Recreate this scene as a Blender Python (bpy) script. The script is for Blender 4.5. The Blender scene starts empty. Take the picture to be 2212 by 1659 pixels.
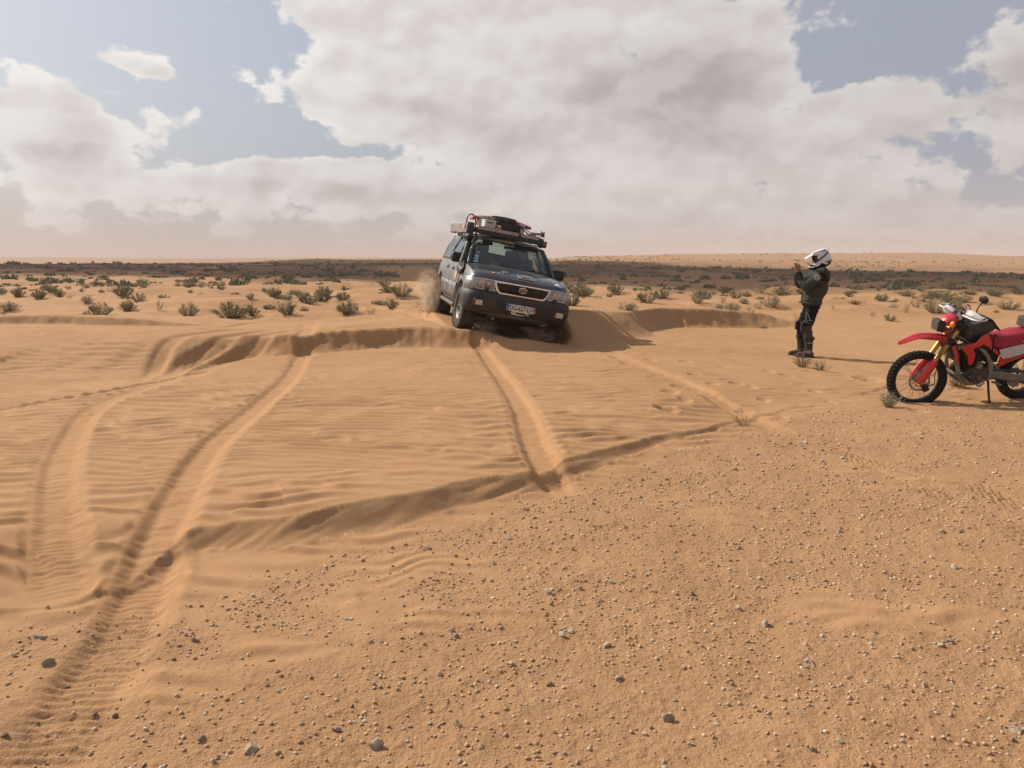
import bpy, bmesh, math, random
import numpy as np
from mathutils import Vector, Matrix, Euler

S = bpy.context.scene
COL = S.collection
R = math.radians
random.seed(7)
RNG = np.random.default_rng(11)

# ------------------------------------------------------------------ camera, sky, sun, exposure
CAM_H, PITCH = 1.68, R(8.8)
cd = bpy.data.cameras.new('camera')
cam = bpy.data.objects.new('camera', cd)
COL.objects.link(cam)
cam.location = (0, 0, CAM_H)
cam.rotation_euler = (R(90) - PITCH, 0, 0)
cd.sensor_width = 36.0
cd.lens = 36.0 * 3178.0 / 4032.0
cd.clip_start, cd.clip_end = 0.05, 20000
S.camera = cam

SUN_EL, SUN_BACK = R(38.5), R(33.0)          # the sun stands to the left and a little beyond the scene
SUN = Vector((-math.cos(SUN_BACK) * math.cos(SUN_EL), math.sin(SUN_BACK) * math.cos(SUN_EL), math.sin(SUN_EL)))
sl = bpy.data.lights.new('sun', 'SUN')
sl.energy, sl.angle, sl.color = 5.0, R(0.5), (1.0, 0.93, 0.83)
so = bpy.data.objects.new('sun', sl)
COL.objects.link(so)
so.rotation_euler = (-SUN).to_track_quat('-Z', 'Y').to_euler()
so.location = (0, 0, 60)

S.view_settings.view_transform = 'Standard'
S.view_settings.look = 'None'
S.view_settings.exposure = 0.17
S.view_settings.gamma = 1.0
S.view_settings.use_curve_mapping = False
S.render.engine = 'CYCLES'
S.cycles.max_bounces = 8
S.cycles.transparent_max_bounces = 12
S.cycles.volume_bounces = 1

SKY_STRENGTH = 0.095
world = bpy.data.worlds.new('World')
S.world = world
world.use_nodes = True


def photo_dir(u, v):
    """azimuth and elevation (radians) of a direction given in photograph coordinates 2212 wide"""
    f = 1743.5
    x, y = (u - 1106) / f, (829.5 - v) / f
    d = Vector((x, math.cos(PITCH) + y * math.sin(PITCH), -math.sin(PITCH) + y * math.cos(PITCH))).normalized()
    return math.atan2(d.x, d.y), math.asin(d.z)


def build_world():
    nt = world.node_tree
    nt.nodes.clear()
    N, L = nt.nodes, nt.links

    def math_(op, a, b=None, c=None, clamp=False):
        n = N.new('ShaderNodeMath')
        n.operation = op
        n.use_clamp = clamp
        for i, x in enumerate((a, b, c)):
            if x is None:
                continue
            if isinstance(x, (int, float)):
                n.inputs[i].default_value = x
            else:
                L.new(x, n.inputs[i])
        return n.outputs[0]

    def smooth(x, a, b, lo=0.0, hi=1.0):
        n = N.new('ShaderNodeMapRange')
        n.interpolation_type = 'SMOOTHSTEP'
        L.new(x, n.inputs[0])
        for i, val in zip((1, 2, 3, 4), (a, b, lo, hi)):
            n.inputs[i].default_value = val
        return n.outputs[0]

    def mixc(f, a, b):
        n = N.new('ShaderNodeMix')
        n.data_type = 'RGBA'
        for sock, val in ((n.inputs[0], f), (n.inputs[6], a), (n.inputs[7], b)):
            if isinstance(val, (tuple, float, int)):
                sock.default_value = val
            else:
                L.new(val, sock)
        return n.outputs[2]

    tc = N.new('ShaderNodeTexCoord')
    sep = N.new('ShaderNodeSeparateXYZ')
    L.new(tc.outputs['Generated'], sep.inputs[0])
    az = math_('ARCTAN2', sep.outputs[0], sep.outputs[1])
    el = math_('ARCSINE', sep.outputs[2])

    # clouds: soft clumps (azimuth, elevation, half sizes, weight, tilt), given where they hang in the sky
    clumps = [
        (1150, 40, 330, 150, 1.0, 0), (1420, 110, 250, 150, 1.05, 0), (830, 55, 190, 70, .8, 12), (690, 25, 90, 35, .5, 15),
        (880, 210, 220, 95, .95, 10), (760, 190, 120, 70, .55, 0), (1150, 235, 330, 110, 1.0, 4), (1050, 290, 230, 50, .55, 8),
        (1330, 305, 270, 85, .75, 0), (1540, 190, 150, 70, .8, 0), (1640, 60, 60, 50, .55, 50), (1250, 372, 150, 36, .3, 0),
        (1850, 225, 150, 58, .75, 0), (1990, 245, 130, 60, .6, 0), (1730, 325, 90, 40, .5, 0), (1960, 390, 210, 55, .62, 0), (1720, 390, 90, 40, .45, 0),
        (2190, 90, 105, 90, .75, 0), (2240, 220, 100, 90, .65, 0), (2215, 330, 110, 60, .4, 0), (1560, 300, 130, 50, .5, 0),
        (130, 235, 125, 85, .95, 12), (10, 255, 110, 80, .85, 0), (210, 300, 90, 50, .5, 0), (130, 350, 120, 50, .55, 0), (250, 350, 60, 25, .3, 0),
        (290, 140, 110, 30, .62, 10), (345, 150, 45, 28, .35, 0), (325, 255, 40, 42, .52, 0), (375, 285, 55, 26, .45, -25), (425, 245, 28, 24, .4, 0),
        (560, 368, 115, 26, .75, 0), (720, 372, 140, 32, .9, 0), (850, 412, 150, 38, .75, 0), (380, 405, 160, 40, .7, 0), (1000, 425, 160, 40, .7, 0), (640, 425, 200, 40, .6, 0),
        (1450, 440, 160, 38, .75, 0), (1280, 445, 130, 34, .6, 0), (1700, 450, 160, 40, .7, 0), (2050, 470, 170, 45, .7, 0), (120, 425, 170, 40, .6, 0), (1106, 500, 1500, 42, .62, 0), (1900, 335, 200, 34, .42, 0), (1590, 385, 130, 32, .40, 0), (1165, 402, 90, 26, .42, 0),
    ]
    # where they are thick and let less light through
    heavy = [(1500, 160, 190, 80, 0.81, 8), (1340, 215, 190, 55, 0.68, 5), (870, 222, 110, 30, 0.51, 8), (1150, 300, 260, 45, 0.47, 5), (1560, 300, 150, 40, 0.42, 0), (1880, 300, 150, 35, 0.38, 0),
             (1960, 420, 200, 40, 0.42, 0), (190, 275, 75, 45, 0.64, 0), (100, 330, 120, 30, 0.38, 0), (2190, 180, 100, 90, 0.51, 0), (780, 420, 220, 26, 0.42, 0), (560, 400, 140, 24, 0.38, 0), (1500, 480, 200, 30, 0.42, 0)]

    def heap(lst):
        cov = None
        for u, v, ru, rv, w, tilt in lst:
            cov = clump(cov, u, v, ru, rv, w, tilt)
        return cov

    def clump(cov, u, v, ru, rv, w, tilt):
        a0, e0 = photo_dir(u, v)
        a1, _ = photo_dir(u + ru, v)
        _, e1 = photo_dir(u, v - rv)
        sa, se = 1 / max(a1 - a0, .01), 1 / max(abs(e1 - e0), .006)
        da, de = math_('SUBTRACT', az, a0), math_('SUBTRACT', el, e0)
        if tilt:                                          # tilt > 0: the right end hangs lower
            c, s = math.cos(R(tilt)), math.sin(R(tilt))
            da, de = (math_('SUBTRACT', math_('MULTIPLY', da, c), math_('MULTIPLY', de, s)),
                      math_('ADD', math_('MULTIPLY', de, c), math_('MULTIPLY', da, s)))
        da, de = math_('MULTIPLY', da, sa), math_('MULTIPLY', de, se)
        d2 = math_('MULTIPLY_ADD', da, da, math_('MULTIPLY', de, de))
        g = math_('MULTIPLY', math_('EXPONENT', math_('MULTIPLY', d2, -0.9)), w)
        return g if cov is None else math_('ADD', cov, g)

    cov, hv = heap(clumps), heap(heavy)
    # the same kind of broken cloud carries on round the rest of the sky
    gen = N.new('ShaderNodeTexNoise')
    gen.inputs['Scale'].default_value = 2.3
    gen.inputs['Detail'].default_value = 2
    L.new(tc.outputs['Generated'], gen.inputs['Vector'])
    behind = math_('MAXIMUM', smooth(math_('ABSOLUTE', az), .62, .8), smooth(el, .36, .55))
    cov = math_('ADD', cov, math_('MULTIPLY', behind, smooth(gen.outputs[0], .50, .68, 0, .9)))

    def noise(vec, scale, detail, rough, dist=0.0):
        n = N.new('ShaderNodeTexNoise')
        n.inputs['Scale'].default_value = scale
        n.inputs['Detail'].default_value = detail
        n.inputs['Roughness'].default_value = rough
        n.inputs['Distortion'].default_value = dist
        L.new(vec, n.inputs['Vector'])
        return n.outputs[0]

    def shift(dx, dy, dz):
        m = N.new('ShaderNodeMapping')
        m.inputs['Location'].default_value = (dx, dy, dz)
        m.inputs['Scale'].default_value = (1, 1, 1.5)
        L.new(tc.outputs['Generated'], m.inputs['Vector'])
        return m.outputs[0]

    covb = math_('SUBTRACT', math_('MULTIPLY', math_('MINIMUM', cov, 1.05), 1.5), .72)
    p0_, p1_, p2_ = shift(0, 0, 0), shift(-.016, 0, .034), shift(-.008, 0, .018)
    big0, big1 = noise(p0_, 11, 2.5, .5), noise(p1_, 11, 2.5, .5)
    fine = noise(p0_, 26, 7, .58, .15)
    d0 = math_('ADD', covb, math_('MULTIPLY_ADD', big0, 1.9, -.95))
    d0 = math_('ADD', d0, math_('MULTIPLY_ADD', fine, 2.3, -1.15))
    alpha = smooth(d0, -.10, .24)
    puff0, puff1 = noise(p0_, 24, 2.5, .5), noise(p2_, 24, 2.5, .5)
    relief = math_('ADD', math_('MULTIPLY', math_('SUBTRACT', big0, big1), 1.3), math_('MULTIPLY', math_('SUBTRACT', puff0, puff1), .75))
    edge = smooth(math_('ADD', relief, math_('MULTIPLY_ADD', fine, .55, -.275)), -.30, .24)
    thin = smooth(d0, .75, .15)                                     # thin rims let the sun through
    edge = math_('ADD', math_('MULTIPLY', edge, .70), math_('MULTIPLY', thin, .35), clamp=True)
    thick = smooth(math_('ADD', hv, math_('MULTIPLY_ADD', big0, .8, -.4)), .05, .85)
    k = .90 / SKY_STRENGTH                                          # cloud and haze colours below are as they show at this exposure
    lit = (.97 * k, .94 * k, .91 * k, 1)
    mid = (.765 * k, .712 * k, .69 * k, 1)
    dark = (.55 * k, .485 * k, .468 * k, 1)
    ccol = mixc(edge, mid, lit)
    ccol = mixc(math_('MULTIPLY', thick, math_('SUBTRACT', 1.0, math_('MULTIPLY', edge, .70))), ccol, dark)
    # the sun-ward left of the sky is brighter than the right
    side = smooth(az, -.6, .65)
    n = N.new('ShaderNodeMix')
    n.data_type = 'RGBA'
    n.blend_type = 'MULTIPLY'
    L.new(side, n.inputs[0])
    L.new(ccol, n.inputs[6])
    n.inputs[7].default_value = (.74, .725, .735, 1)
    ccol = n.outputs[2]

    sky = N.new('ShaderNodeTexSky')
    sky.sky_type = 'NISHITA'
    sky.sun_disc = False
    sky.sun_elevation = SUN_EL
    sky.sun_rotation = math.atan2(SUN.x, SUN.y)
    sky.altitude = 100
    sky.air_density, sky.dust_density, sky.ozone_density = 1.0, 2.6, 1.2
    # dusty air: greys the blue
    hazy = mixc(smooth(el, .85, .10, .22, .60), sky.outputs[0], (.55 * k, .575 * k, .64 * k, 1))
    low = smooth(el, .0, .115)
    hz = mixc(low, (.63 * k, .588 * k, .565 * k, 1), hazy)
    hz2 = mixc(math_('MULTIPLY', side, .8), hz, mixc(low, (.50 * k, .448 * k, .437 * k, 1), (.36 * k, .385 * k, .465 * k, 1)))
    col = mixc(math_('MULTIPLY', alpha, smooth(el, .0, .075, .30, 1.0)), hz2, ccol)
    bg = N.new('ShaderNodeBackground')
    bg.inputs['Strength'].default_value = SKY_STRENGTH
    L.new(col, bg.inputs['Color'])
    out = N.new('ShaderNodeOutputWorld')
    L.new(bg.outputs[0], out.inputs['Surface'])


build_world()


# ------------------------------------------------------------------ helpers
def tag(o, label=None, cat=None, group=None, kind=None):
    for k, v in (('label', label), ('category', cat), ('group', group), ('kind', kind)):
        if v:
            o[k] = v
    return o


def empty(name, loc=(0, 0, 0), parent=None):
    o = bpy.data.objects.new(name, None)
    o.empty_display_size = .2
    COL.objects.link(o)
    o.location = loc
    if parent:
        o.parent = parent
    return o


def finish(me, smooth=True, angle=38):
    if smooth:
        me.polygons.foreach_set('use_smooth', [True] * len(me.polygons))
        me.set_sharp_from_angle(angle=R(angle))
    me.update()


def basis(d, up=Vector((0, 0, 1))):
    d = Vector(d).normalized()
    if abs(d.dot(up)) > .98:
        up = Vector((1, 0, 0))
    a = up.cross(d).normalized()
    return a, d.cross(a).normalized(), d


class MB:
    """collects shapes and links them as ONE mesh object"""

    def __init__(s):
        s.v, s.f, s.m = [], [], []
        s.mi = 0

    def add(s, vs, fs):
        o = len(s.v)
        s.v += [tuple(p) for p in vs]
        s.f += [tuple(i + o for i in f) for f in fs]
        s.m += [s.mi] * len(fs)
        return s

    def box(s, c, size, rot=None, taper=1.0):
        hx, hy, hz = (q / 2 for q in size)
        vs = []
        for z in (-1, 1):
            k = taper if z > 0 else 1
            for y in (-1, 1):
                for x in (-1, 1):
                    vs.append(Vector((x * hx * k, y * hy * k, z * hz)))
        if rot is not None:
            M = rot if isinstance(rot, Matrix) else Euler(rot).to_matrix()
            vs = [M @ p for p in vs]
        vs = [p + Vector(c) for p in vs]
        return s.add(vs, [(0, 2, 3, 1), (4, 5, 7, 6), (0, 1, 5, 4), (2, 6, 7, 3), (0, 4, 6, 2), (1, 3, 7, 5)])

    def bar(s, a, b, w, h, up=(0, 0, 1)):
        a, b = Vector(a), Vector(b)
        x, y, d = basis(b - a, Vector(up))
        vs = []
        for p in (a, b):
            for i, j in ((-1, -1), (1, -1), (1, 1), (-1, 1)):
                vs.append(p + x * i * w / 2 + y * j * h / 2)
        return s.add(vs, [(3, 2, 1, 0), (4, 5, 6, 7), (0, 1, 5, 4), (1, 2, 6, 5), (2, 3, 7, 6), (3, 0, 4, 7)])

    def tube(s, pts, r, seg=8, closed=False, sub=0):
        pts = [Vector(p) for p in pts]
        if sub:
            pts = catmull(pts, sub, closed)
        n = len(pts)
        rs = r if isinstance(r, (list, tuple)) else [r] * n
        if len(rs) != n:
            q = np.interp(np.linspace(0, 1, n), np.linspace(0, 1, len(rs)), rs)
            rs = list(q)
        rings = []
        prev = None
        for i, p in enumerate(pts):
            if closed:
                d = pts[(i + 1) % n] - pts[i - 1]
            else:
                d = pts[min(i + 1, n - 1)] - pts[max(i - 1, 0)]
            d.normalize()
            if prev is None:
                a, b, _ = basis(d)
            else:
                a = (prev - d * prev.dot(d))
                a = a.normalized() if a.length > 1e-6 else basis(d)[0]
                b = d.cross(a)
            prev = a
            rings.append([p + (a * math.cos(t) + b * math.sin(t)) * rs[i] for t in (2 * math.pi * k / seg for k in range(seg))])
        vs = [q for ring in rings for q in ring]
        fs = []
        m = n if closed else n - 1
        for i in range(m):
            for k in range(seg):
                a0, a1 = i * seg + k, i * seg + (k + 1) % seg
                b0, b1 = ((i + 1) % n) * seg + k, ((i + 1) % n) * seg + (k + 1) % seg
                fs.append((a0, a1, b1, b0))
        if not closed:
            fs.append(tuple(range(seg - 1, -1, -1)))
            fs.append(tuple((n - 1) * seg + k for k in range(seg)))
        return s.add(vs, fs)

    def cyl(s, a, b, r0, r1=None, seg=16):
        return s.tube([a, b], [r0, r0 if r1 is None else r1], seg)

    def lathe(s, prof, c, axis, seg=32, a0=0, a1=2 * math.pi, close=False):
        """prof: (radius, along) pairs turned about axis through c; close joins the last profile point to the first"""
        x, y, d = basis(axis)
        c = Vector(c)
        full = abs(a1 - a0 - 2 * math.pi) < 1e-6
        n = seg if full else seg + 1
        vs = []
        for k in range(n):
            t = a0 + (a1 - a0) * k / seg
            for r, h in prof:
                vs.append(c + (x * math.cos(t) + y * math.sin(t)) * r + d * h)
        m = len(prof)
        fs = []
        for k in range(seg):
            k2 = (k + 1) % n
            for i in range(m if close else m - 1):
                j = (i + 1) % m
                fs.append((k * m + i, k2 * m + i, k2 * m + j, k * m + j))
        return s.add(vs, fs)

    def ball(s, c, r, seg=12, rot=None):
        """ellipsoid with radii r"""
        r = Vector((r, r, r)) if isinstance(r, (int, float)) else Vector(r)
        c = Vector(c)
        M = None if rot is None else (rot if isinstance(rot, Matrix) else Euler(rot).to_matrix())
        h = seg // 2
        vs = [Vector((0, 0, r.z))]
        for i in range(1, h):
            p = math.pi * i / h
            for k in range(seg):
                t = 2 * math.pi * k / seg
                vs.append(Vector((r.x * math.sin(p) * math.cos(t), r.y * math.sin(p) * math.sin(t), r.z * math.cos(p))))
        vs.append(Vector((0, 0, -r.z)))
        if M is not None:
            vs = [M @ q for q in vs]
        vs = [q + c for q in vs]
        fs = [(0, 1 + k, 1 + (k + 1) % seg) for k in range(seg)]
        for i in range(h - 2):
            for k in range(seg):
                a, b = 1 + i * seg + k, 1 + i * seg + (k + 1) % seg
                fs.append((a, a + seg, b + seg, b))
        e = len(vs) - 1
        o = 1 + (h - 2) * seg
        fs += [(o + k, e, o + (k + 1) % seg) for k in range(seg)]
        return s.add(vs, fs)

    def cone(s, a, b, r0, r1, seg=12):
        """round-ended tapered limb"""
        a, b = Vector(a), Vector(b)
        x, y, d = basis(b - a)
        L = (b - a).length
        prof = []
        for i in range(5):
            t = math.pi / 2 * (1 - i / 4)
            prof.append((r0 * math.cos(t), -r0 * math.sin(t)))
        for i in range(5):
            t = math.pi / 2 * i / 4
            prof.append((r1 * math.cos(t), L + r1 * math.sin(t)))
        prof[0] = (r0 * .02, prof[0][1])
        prof[-1] = (r1 * .02, prof[-1][1])
        n0 = len(s.f)
        s.lathe(prof, a, d, seg)
        m = len(prof)
        o = len(s.v) - seg * m
        s.f.append(tuple(o + k * m for k in range(seg)))
        s.f.append(tuple(o + k * m + m - 1 for k in range(seg - 1, -1, -1)))
        s.m += [s.mi] * 2
        return s

    def prism(s, pts, thick, fn):
        """outline in 2-D given depth: fn(u, v, w) -> 3-D point with w in (-thick/2 .. thick/2)"""
        n = len(pts)
        vs = [fn(u, v, -thick / 2) for u, v in pts] + [fn(u, v, thick / 2) for u, v in pts]
        fs = [tuple(range(n - 1, -1, -1)), tuple(range(n, 2 * n))]
        fs += [(i, (i + 1) % n, n + (i + 1) % n, n + i) for i in range(n)]
        return s.add(vs, fs)

    def loft(s, secs, closed=True, cap=True):
        m = len(secs[0])
        vs = [p for sec in secs for p in sec]
        fs = []
        for i in range(len(secs) - 1):
            for k in range(m if closed else m - 1):
                j = (k + 1) % m
                fs.append((i * m + k, i * m + j, (i + 1) * m + j, (i + 1) * m + k))
        if cap and closed:
            fs.append(tuple(range(m - 1, -1, -1)))
            fs.append(tuple((len(secs) - 1) * m + k for k in range(m)))
        return s.add(vs, fs)

    def grid(s, nu, nv, fn):
        vs = [fn(i / nu, j / nv) for j in range(nv + 1) for i in range(nu + 1)]
        w = nu + 1
        return s.add(vs, [(j * w + i, j * w + i + 1, (j + 1) * w + i + 1, (j + 1) * w + i) for j in range(nv) for i in range(nu)])

    def mesh(s, name):
        me = bpy.data.meshes.new(name)
        me.from_pydata(s.v, [], s.f)
        if any(s.m):
            me.polygons.foreach_set('material_index', s.m)
        return me

    def build(s, name, mats, parent=None, smooth=True, angle=38, bevel=0, seg=2, solid=0, sub=0, flip=True):
        me = s.mesh(name)
        if flip:
            bm = bmesh.new()
            bm.from_mesh(me)
            bmesh.ops.recalc_face_normals(bm, faces=bm.faces)
            bm.to_mesh(me)
            bm.free()
        for m in (mats if isinstance(mats, (list, tuple)) else [mats]):
            me.materials.append(m)
        finish(me, smooth, angle)
        o = bpy.data.objects.new(name, me)
        COL.objects.link(o)
        if parent:
            o.parent = parent
        if solid:
            md = o.modifiers.new('s', 'SOLIDIFY')
            md.thickness, md.offset = solid, 0
        if bevel:
            md = o.modifiers.new('b', 'BEVEL')
            md.width, md.segments, md.limit_method, md.angle_limit = bevel, seg, 'ANGLE', R(35)
        if sub:
            md = o.modifiers.new('u', 'SUBSURF')
            md.levels = md.render_levels = sub
        return o

    def skin(s, name, mats, parent=None, voxel=.012, it=6, fac=.5, wrinkle=None, colour=None):
        """melts the shapes into one continuous surface"""
        me = s.mesh(name)
        o = bpy.data.objects.new(name, me)
        COL.objects.link(o)
        md = o.modifiers.new('r', 'REMESH')
        md.mode, md.voxel_size = 'VOXEL', voxel
        sm = o.modifiers.new('s', 'SMOOTH')
        sm.iterations, sm.factor = it, fac
        dg = bpy.context.evaluated_depsgraph_get()
        me2 = bpy.data.meshes.new_from_object(o.evaluated_get(dg))
        me2.name = name
        o.modifiers.clear()
        o.data = me2
        bpy.data.meshes.remove(me)
        n = len(me2.vertices)
        if wrinkle and n:
            co = np.empty(n * 3)
            me2.vertices.foreach_get('co', co)
            no = np.empty(n * 3)
            me2.vertices.foreach_get('normal', no)
            co, no = co.reshape(-1, 3), no.reshape(-1, 3)
            co = co + no * wrinkle(co)[:, None]
            me2.vertices.foreach_set('co', co.ravel())
        me2.materials.clear()
        for m in (mats if isinstance(mats, (list, tuple)) else [mats]):
            me2.materials.append(m)
        if colour and n:
            idx = colour(np.array([p.center for p in me2.polygons]))
            me2.polygons.foreach_set('material_index', [int(q) for q in idx])
        me2.polygons.foreach_set('use_smooth', [True] * len(me2.polygons))
        me2.update()
        if parent:
            o.parent = parent
        return o


def catmull(pts, sub, closed=False):
    out = []
    n = len(pts)
    segs = n if closed else n - 1
    for i in range(segs):
        if closed:
            p0, p1, p2, p3 = pts[i - 1], pts[i], pts[(i + 1) % n], pts[(i + 2) % n]
        else:
            p0, p1, p2, p3 = pts[max(i - 1, 0)], pts[i], pts[i + 1], pts[min(i + 2, n - 1)]
        for k in range(sub):
            t = k / sub
            out.append(0.5 * ((2 * p1) + (p2 - p0) * t + (2 * p0 - 5 * p1 + 4 * p2 - p3) * t * t + (3 * p1 - p0 - 3 * p2 + p3) * t ** 3))
    if not closed:
        out.append(pts[-1])
    return out


def copy_tree(o, parent=None):
    c = o.copy()
    COL.objects.link(c)
    if parent:
        c.parent = parent
    for ch in list(o.children):
        copy_tree(ch, c)
    return c


def text(name, body, size, mat, parent, M, depth=.002, align='CENTER', shear=0, xs=1.0, bold=0.0):
    cu = bpy.data.curves.new(name, 'FONT')
    cu.body, cu.size, cu.extrude, cu.align_x, cu.align_y, cu.shear = body, size, depth / 2, align, 'CENTER', shear
    cu.resolution_u = 3
    cu.offset = bold
    tmp = bpy.data.objects.new(name, cu)
    COL.objects.link(tmp)
    dg = bpy.context.evaluated_depsgraph_get()
    me = bpy.data.meshes.new_from_object(tmp.evaluated_get(dg))
    bpy.data.objects.remove(tmp)
    me.materials.clear()
    me.materials.append(mat)
    me.transform(M @ Matrix.Diagonal((xs, 1, 1, 1)))
    me.name = name
    o = bpy.data.objects.new(name, me)
    COL.objects.link(o)
    o.parent = parent
    return o


def frame(origin, x, y):
    """4x4 with local x, y axes along the given directions"""
    x = Vector(x).normalized()
    z = x.cross(Vector(y)).normalized()
    y = z.cross(x)
    M = Matrix.Identity(4)
    for i in range(3):
        M[i][0], M[i][1], M[i][2], M[i][3] = x[i], y[i], z[i], origin[i]
    return M


# ------------------------------------------------------------------ materials
MATS = {}


def mat(name, col, rough=.6, metal=0.0, var=.12, vscale=8.0, bump=0.0, bscale=60.0, dust=0.0, dcol=(.40, .27, .17), dscale=3.0, coat=0.0, spec=.5, alpha=None, detail=4):
    m = bpy.data.materials.new(name)
    m.use_nodes = True
    nt = m.node_tree
    N, L = nt.nodes, nt.links
    b = N['Principled BSDF']
    tc = N.new('ShaderNodeTexCoord')
    n = N.new('ShaderNodeTexNoise')
    n.inputs['Scale'].default_value = vscale
    n.inputs['Detail'].default_value = detail
    L.new(tc.outputs['Object'], n.inputs['Vector'])
    r = N.new('ShaderNodeMapRange')
    L.new(n.outputs[0], r.inputs[0])
    r.inputs[1].default_value, r.inputs[2].default_value = .3, .7
    r.inputs[3].default_value, r.inputs[4].default_value = 1 - var, 1 + var
    mx = N.new('ShaderNodeVectorMath')
    mx.operation = 'SCALE'
    mx.inputs[0].default_value = col
    L.new(r.outputs[0], mx.inputs['Scale'])
    cout = mx.outputs[0]
    if dust:
        n2 = N.new('ShaderNodeTexNoise')
        n2.inputs['Scale'].default_value = dscale
        n2.inputs['Detail'].default_value = 6
        n2.inputs['Roughness'].default_value = .65
        L.new(tc.outputs['Object'], n2.inputs['Vector'])
        r2 = N.new('ShaderNodeMapRange')
        L.new(n2.outputs[0], r2.inputs[0])
        r2.inputs[1].default_value, r2.inputs[2].default_value = .30, .75
        r2.inputs[3].default_value, r2.inputs[4].default_value = dust * .25, min(dust * 1.6, 1)
        mm = N.new('ShaderNodeMix')
        mm.data_type = 'RGBA'
        L.new(r2.outputs[0], mm.inputs[0])
        L.new(cout, mm.inputs[6])
        mm.inputs[7].default_value = (*dcol, 1)
        cout = mm.outputs[2]
        r3 = N.new('ShaderNodeMapRange')
        L.new(r2.outputs[0], r3.inputs[0])
        r3.inputs[3].default_value, r3.inputs[4].default_value = rough, .95
        L.new(r3.outputs[0], b.inputs['Roughness'])
    else:
        b.inputs['Roughness'].default_value = rough
    L.new(cout, b.inputs['Base Color'])
    b.inputs['Metallic'].default_value = metal
    b.inputs['Coat Weight'].default_value = coat
    b.inputs['Specular IOR Level'].default_value = spec
    if bump:
        n3 = N.new('ShaderNodeTexNoise')
        n3.inputs['Scale'].default_value = bscale
        n3.inputs['Detail'].default_value = 5
        L.new(tc.outputs['Object'], n3.inputs['Vector'])
        bp = N.new('ShaderNodeBump')
        bp.inputs['Strength'].default_value = 1.0
        bp.inputs['Distance'].default_value = bump
        L.new(n3.outputs[0], bp.inputs['Height'])
        L.new(bp.outputs[0], b.inputs['Normal'])
    MATS[name] = m
    return m


def glass(name, tint=(.75, .85, .82), rough=.02, refl=.05, dirt_sheen=.10, dcol=(.30, .22, .15)):
    m = bpy.data.materials.new(name)
    m.use_nodes = True
    N, L = m.node_tree.nodes, m.node_tree.links
    N.remove(N['Principled BSDF'])
    t = N.new('ShaderNodeBsdfTransparent')
    t.inputs[0].default_value = (*tint, 1)
    g = N.new('ShaderNodeBsdfGlossy')
    g.inputs['Roughness'].default_value = rough
    d = N.new('ShaderNodeBsdfDiffuse')
    d.inputs[0].default_value = (*dcol, 1)
    lw = N.new('ShaderNodeLayerWeight')
    lw.inputs[0].default_value = .5
    pw = N.new('ShaderNodeMath')
    pw.operation = 'POWER'
    L.new(lw.outputs['Facing'], pw.inputs[0])
    pw.inputs[1].default_value = 4.0
    fr = N.new('ShaderNodeMapRange')
    L.new(pw.outputs[0], fr.inputs[0])
    fr.inputs[3].default_value, fr.inputs[4].default_value = refl, .9
    mx = N.new('ShaderNodeMixShader')
    L.new(fr.outputs[0], mx.inputs[0])
    L.new(t.outputs[0], mx.inputs[1])
    L.new(g.outputs[0], mx.inputs[2])
    tc = N.new('ShaderNodeTexCoord')
    n = N.new('ShaderNodeTexNoise')
    n.inputs['Scale'].default_value = 4
    n.inputs['Detail'].default_value = 5
    L.new(tc.outputs['Object'], n.inputs['Vector'])
    r = N.new('ShaderNodeMapRange')
    L.new(n.outputs[0], r.inputs[0])
    r.inputs[1].default_value, r.inputs[2].default_value, r.inputs[3].default_value, r.inputs[4].default_value = .4, .75, dirt_sheen * .15, dirt_sheen
    m2 = N.new('ShaderNodeMixShader')
    L.new(r.outputs[0], m2.inputs[0])
    L.new(mx.outputs[0], m2.inputs[1])
    L.new(d.outputs[0], m2.inputs[2])
    L.new(m2.outputs[0], N['Material Output'].inputs['Surface'])
    MATS[name] = m
    return m


# ------------------------------------------------------------------ noise on arrays
def vnoise(x, y, seed=0):
    xi, yi = np.floor(x), np.floor(y)
    fx, fy = x - xi, y - yi
    fx, fy = fx * fx * fx * (fx * (fx * 6 - 15) + 10), fy * fy * fy * (fy * (fy * 6 - 15) + 10)
    xi, yi = xi.astype(np.int64), yi.astype(np.int64)

    def h(a, b):
        k = (a * 374761393 + b * 668265263 + seed * 974634777) & 0xffffffff
        k = ((k ^ (k >> 13)) * 1274126177) & 0xffffffff
        k = ((k ^ (k >> 16)) * 2246822519) & 0xffffffff
        return ((k ^ (k >> 15)) & 0xffffff) / 16777215.0
    a, b, c, d = h(xi, yi), h(xi + 1, yi), h(xi, yi + 1), h(xi + 1, yi + 1)
    return (a + (b - a) * fx) * (1 - fy) + (c + (d - c) * fx) * fy


def fbm(x, y, o=3, seed=0):
    s, a, t = 0.0, 1.0, 0.0
    for i in range(o):
        s = s + a * (vnoise(x * 2 ** i + 17.3 * i, y * 2 ** i + 9.1 * i, seed + i) - .5)
        t += a
        a *= .5
    return s / t * 2          # about -1..1


def sstep(a, b, x):
    t = np.clip((x - a) / (b - a), 0, 1)
    return t * t * (3 - 2 * t)
# ------------------------------------------------------------------ the lie of the land
FP = 1743.5


def at(u, v, z=0.0):
    """ground point that the photograph (2212 wide) shows at u, v when the ground stands z high there"""
    x, y = (u - 1106) / FP, (829.5 - v) / FP
    d = (x, math.cos(PITCH) + y * math.sin(PITCH), -math.sin(PITCH) + y * math.cos(PITCH))
    t = (z - CAM_H) / d[2]
    return d[0] * t, d[1] * t


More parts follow.
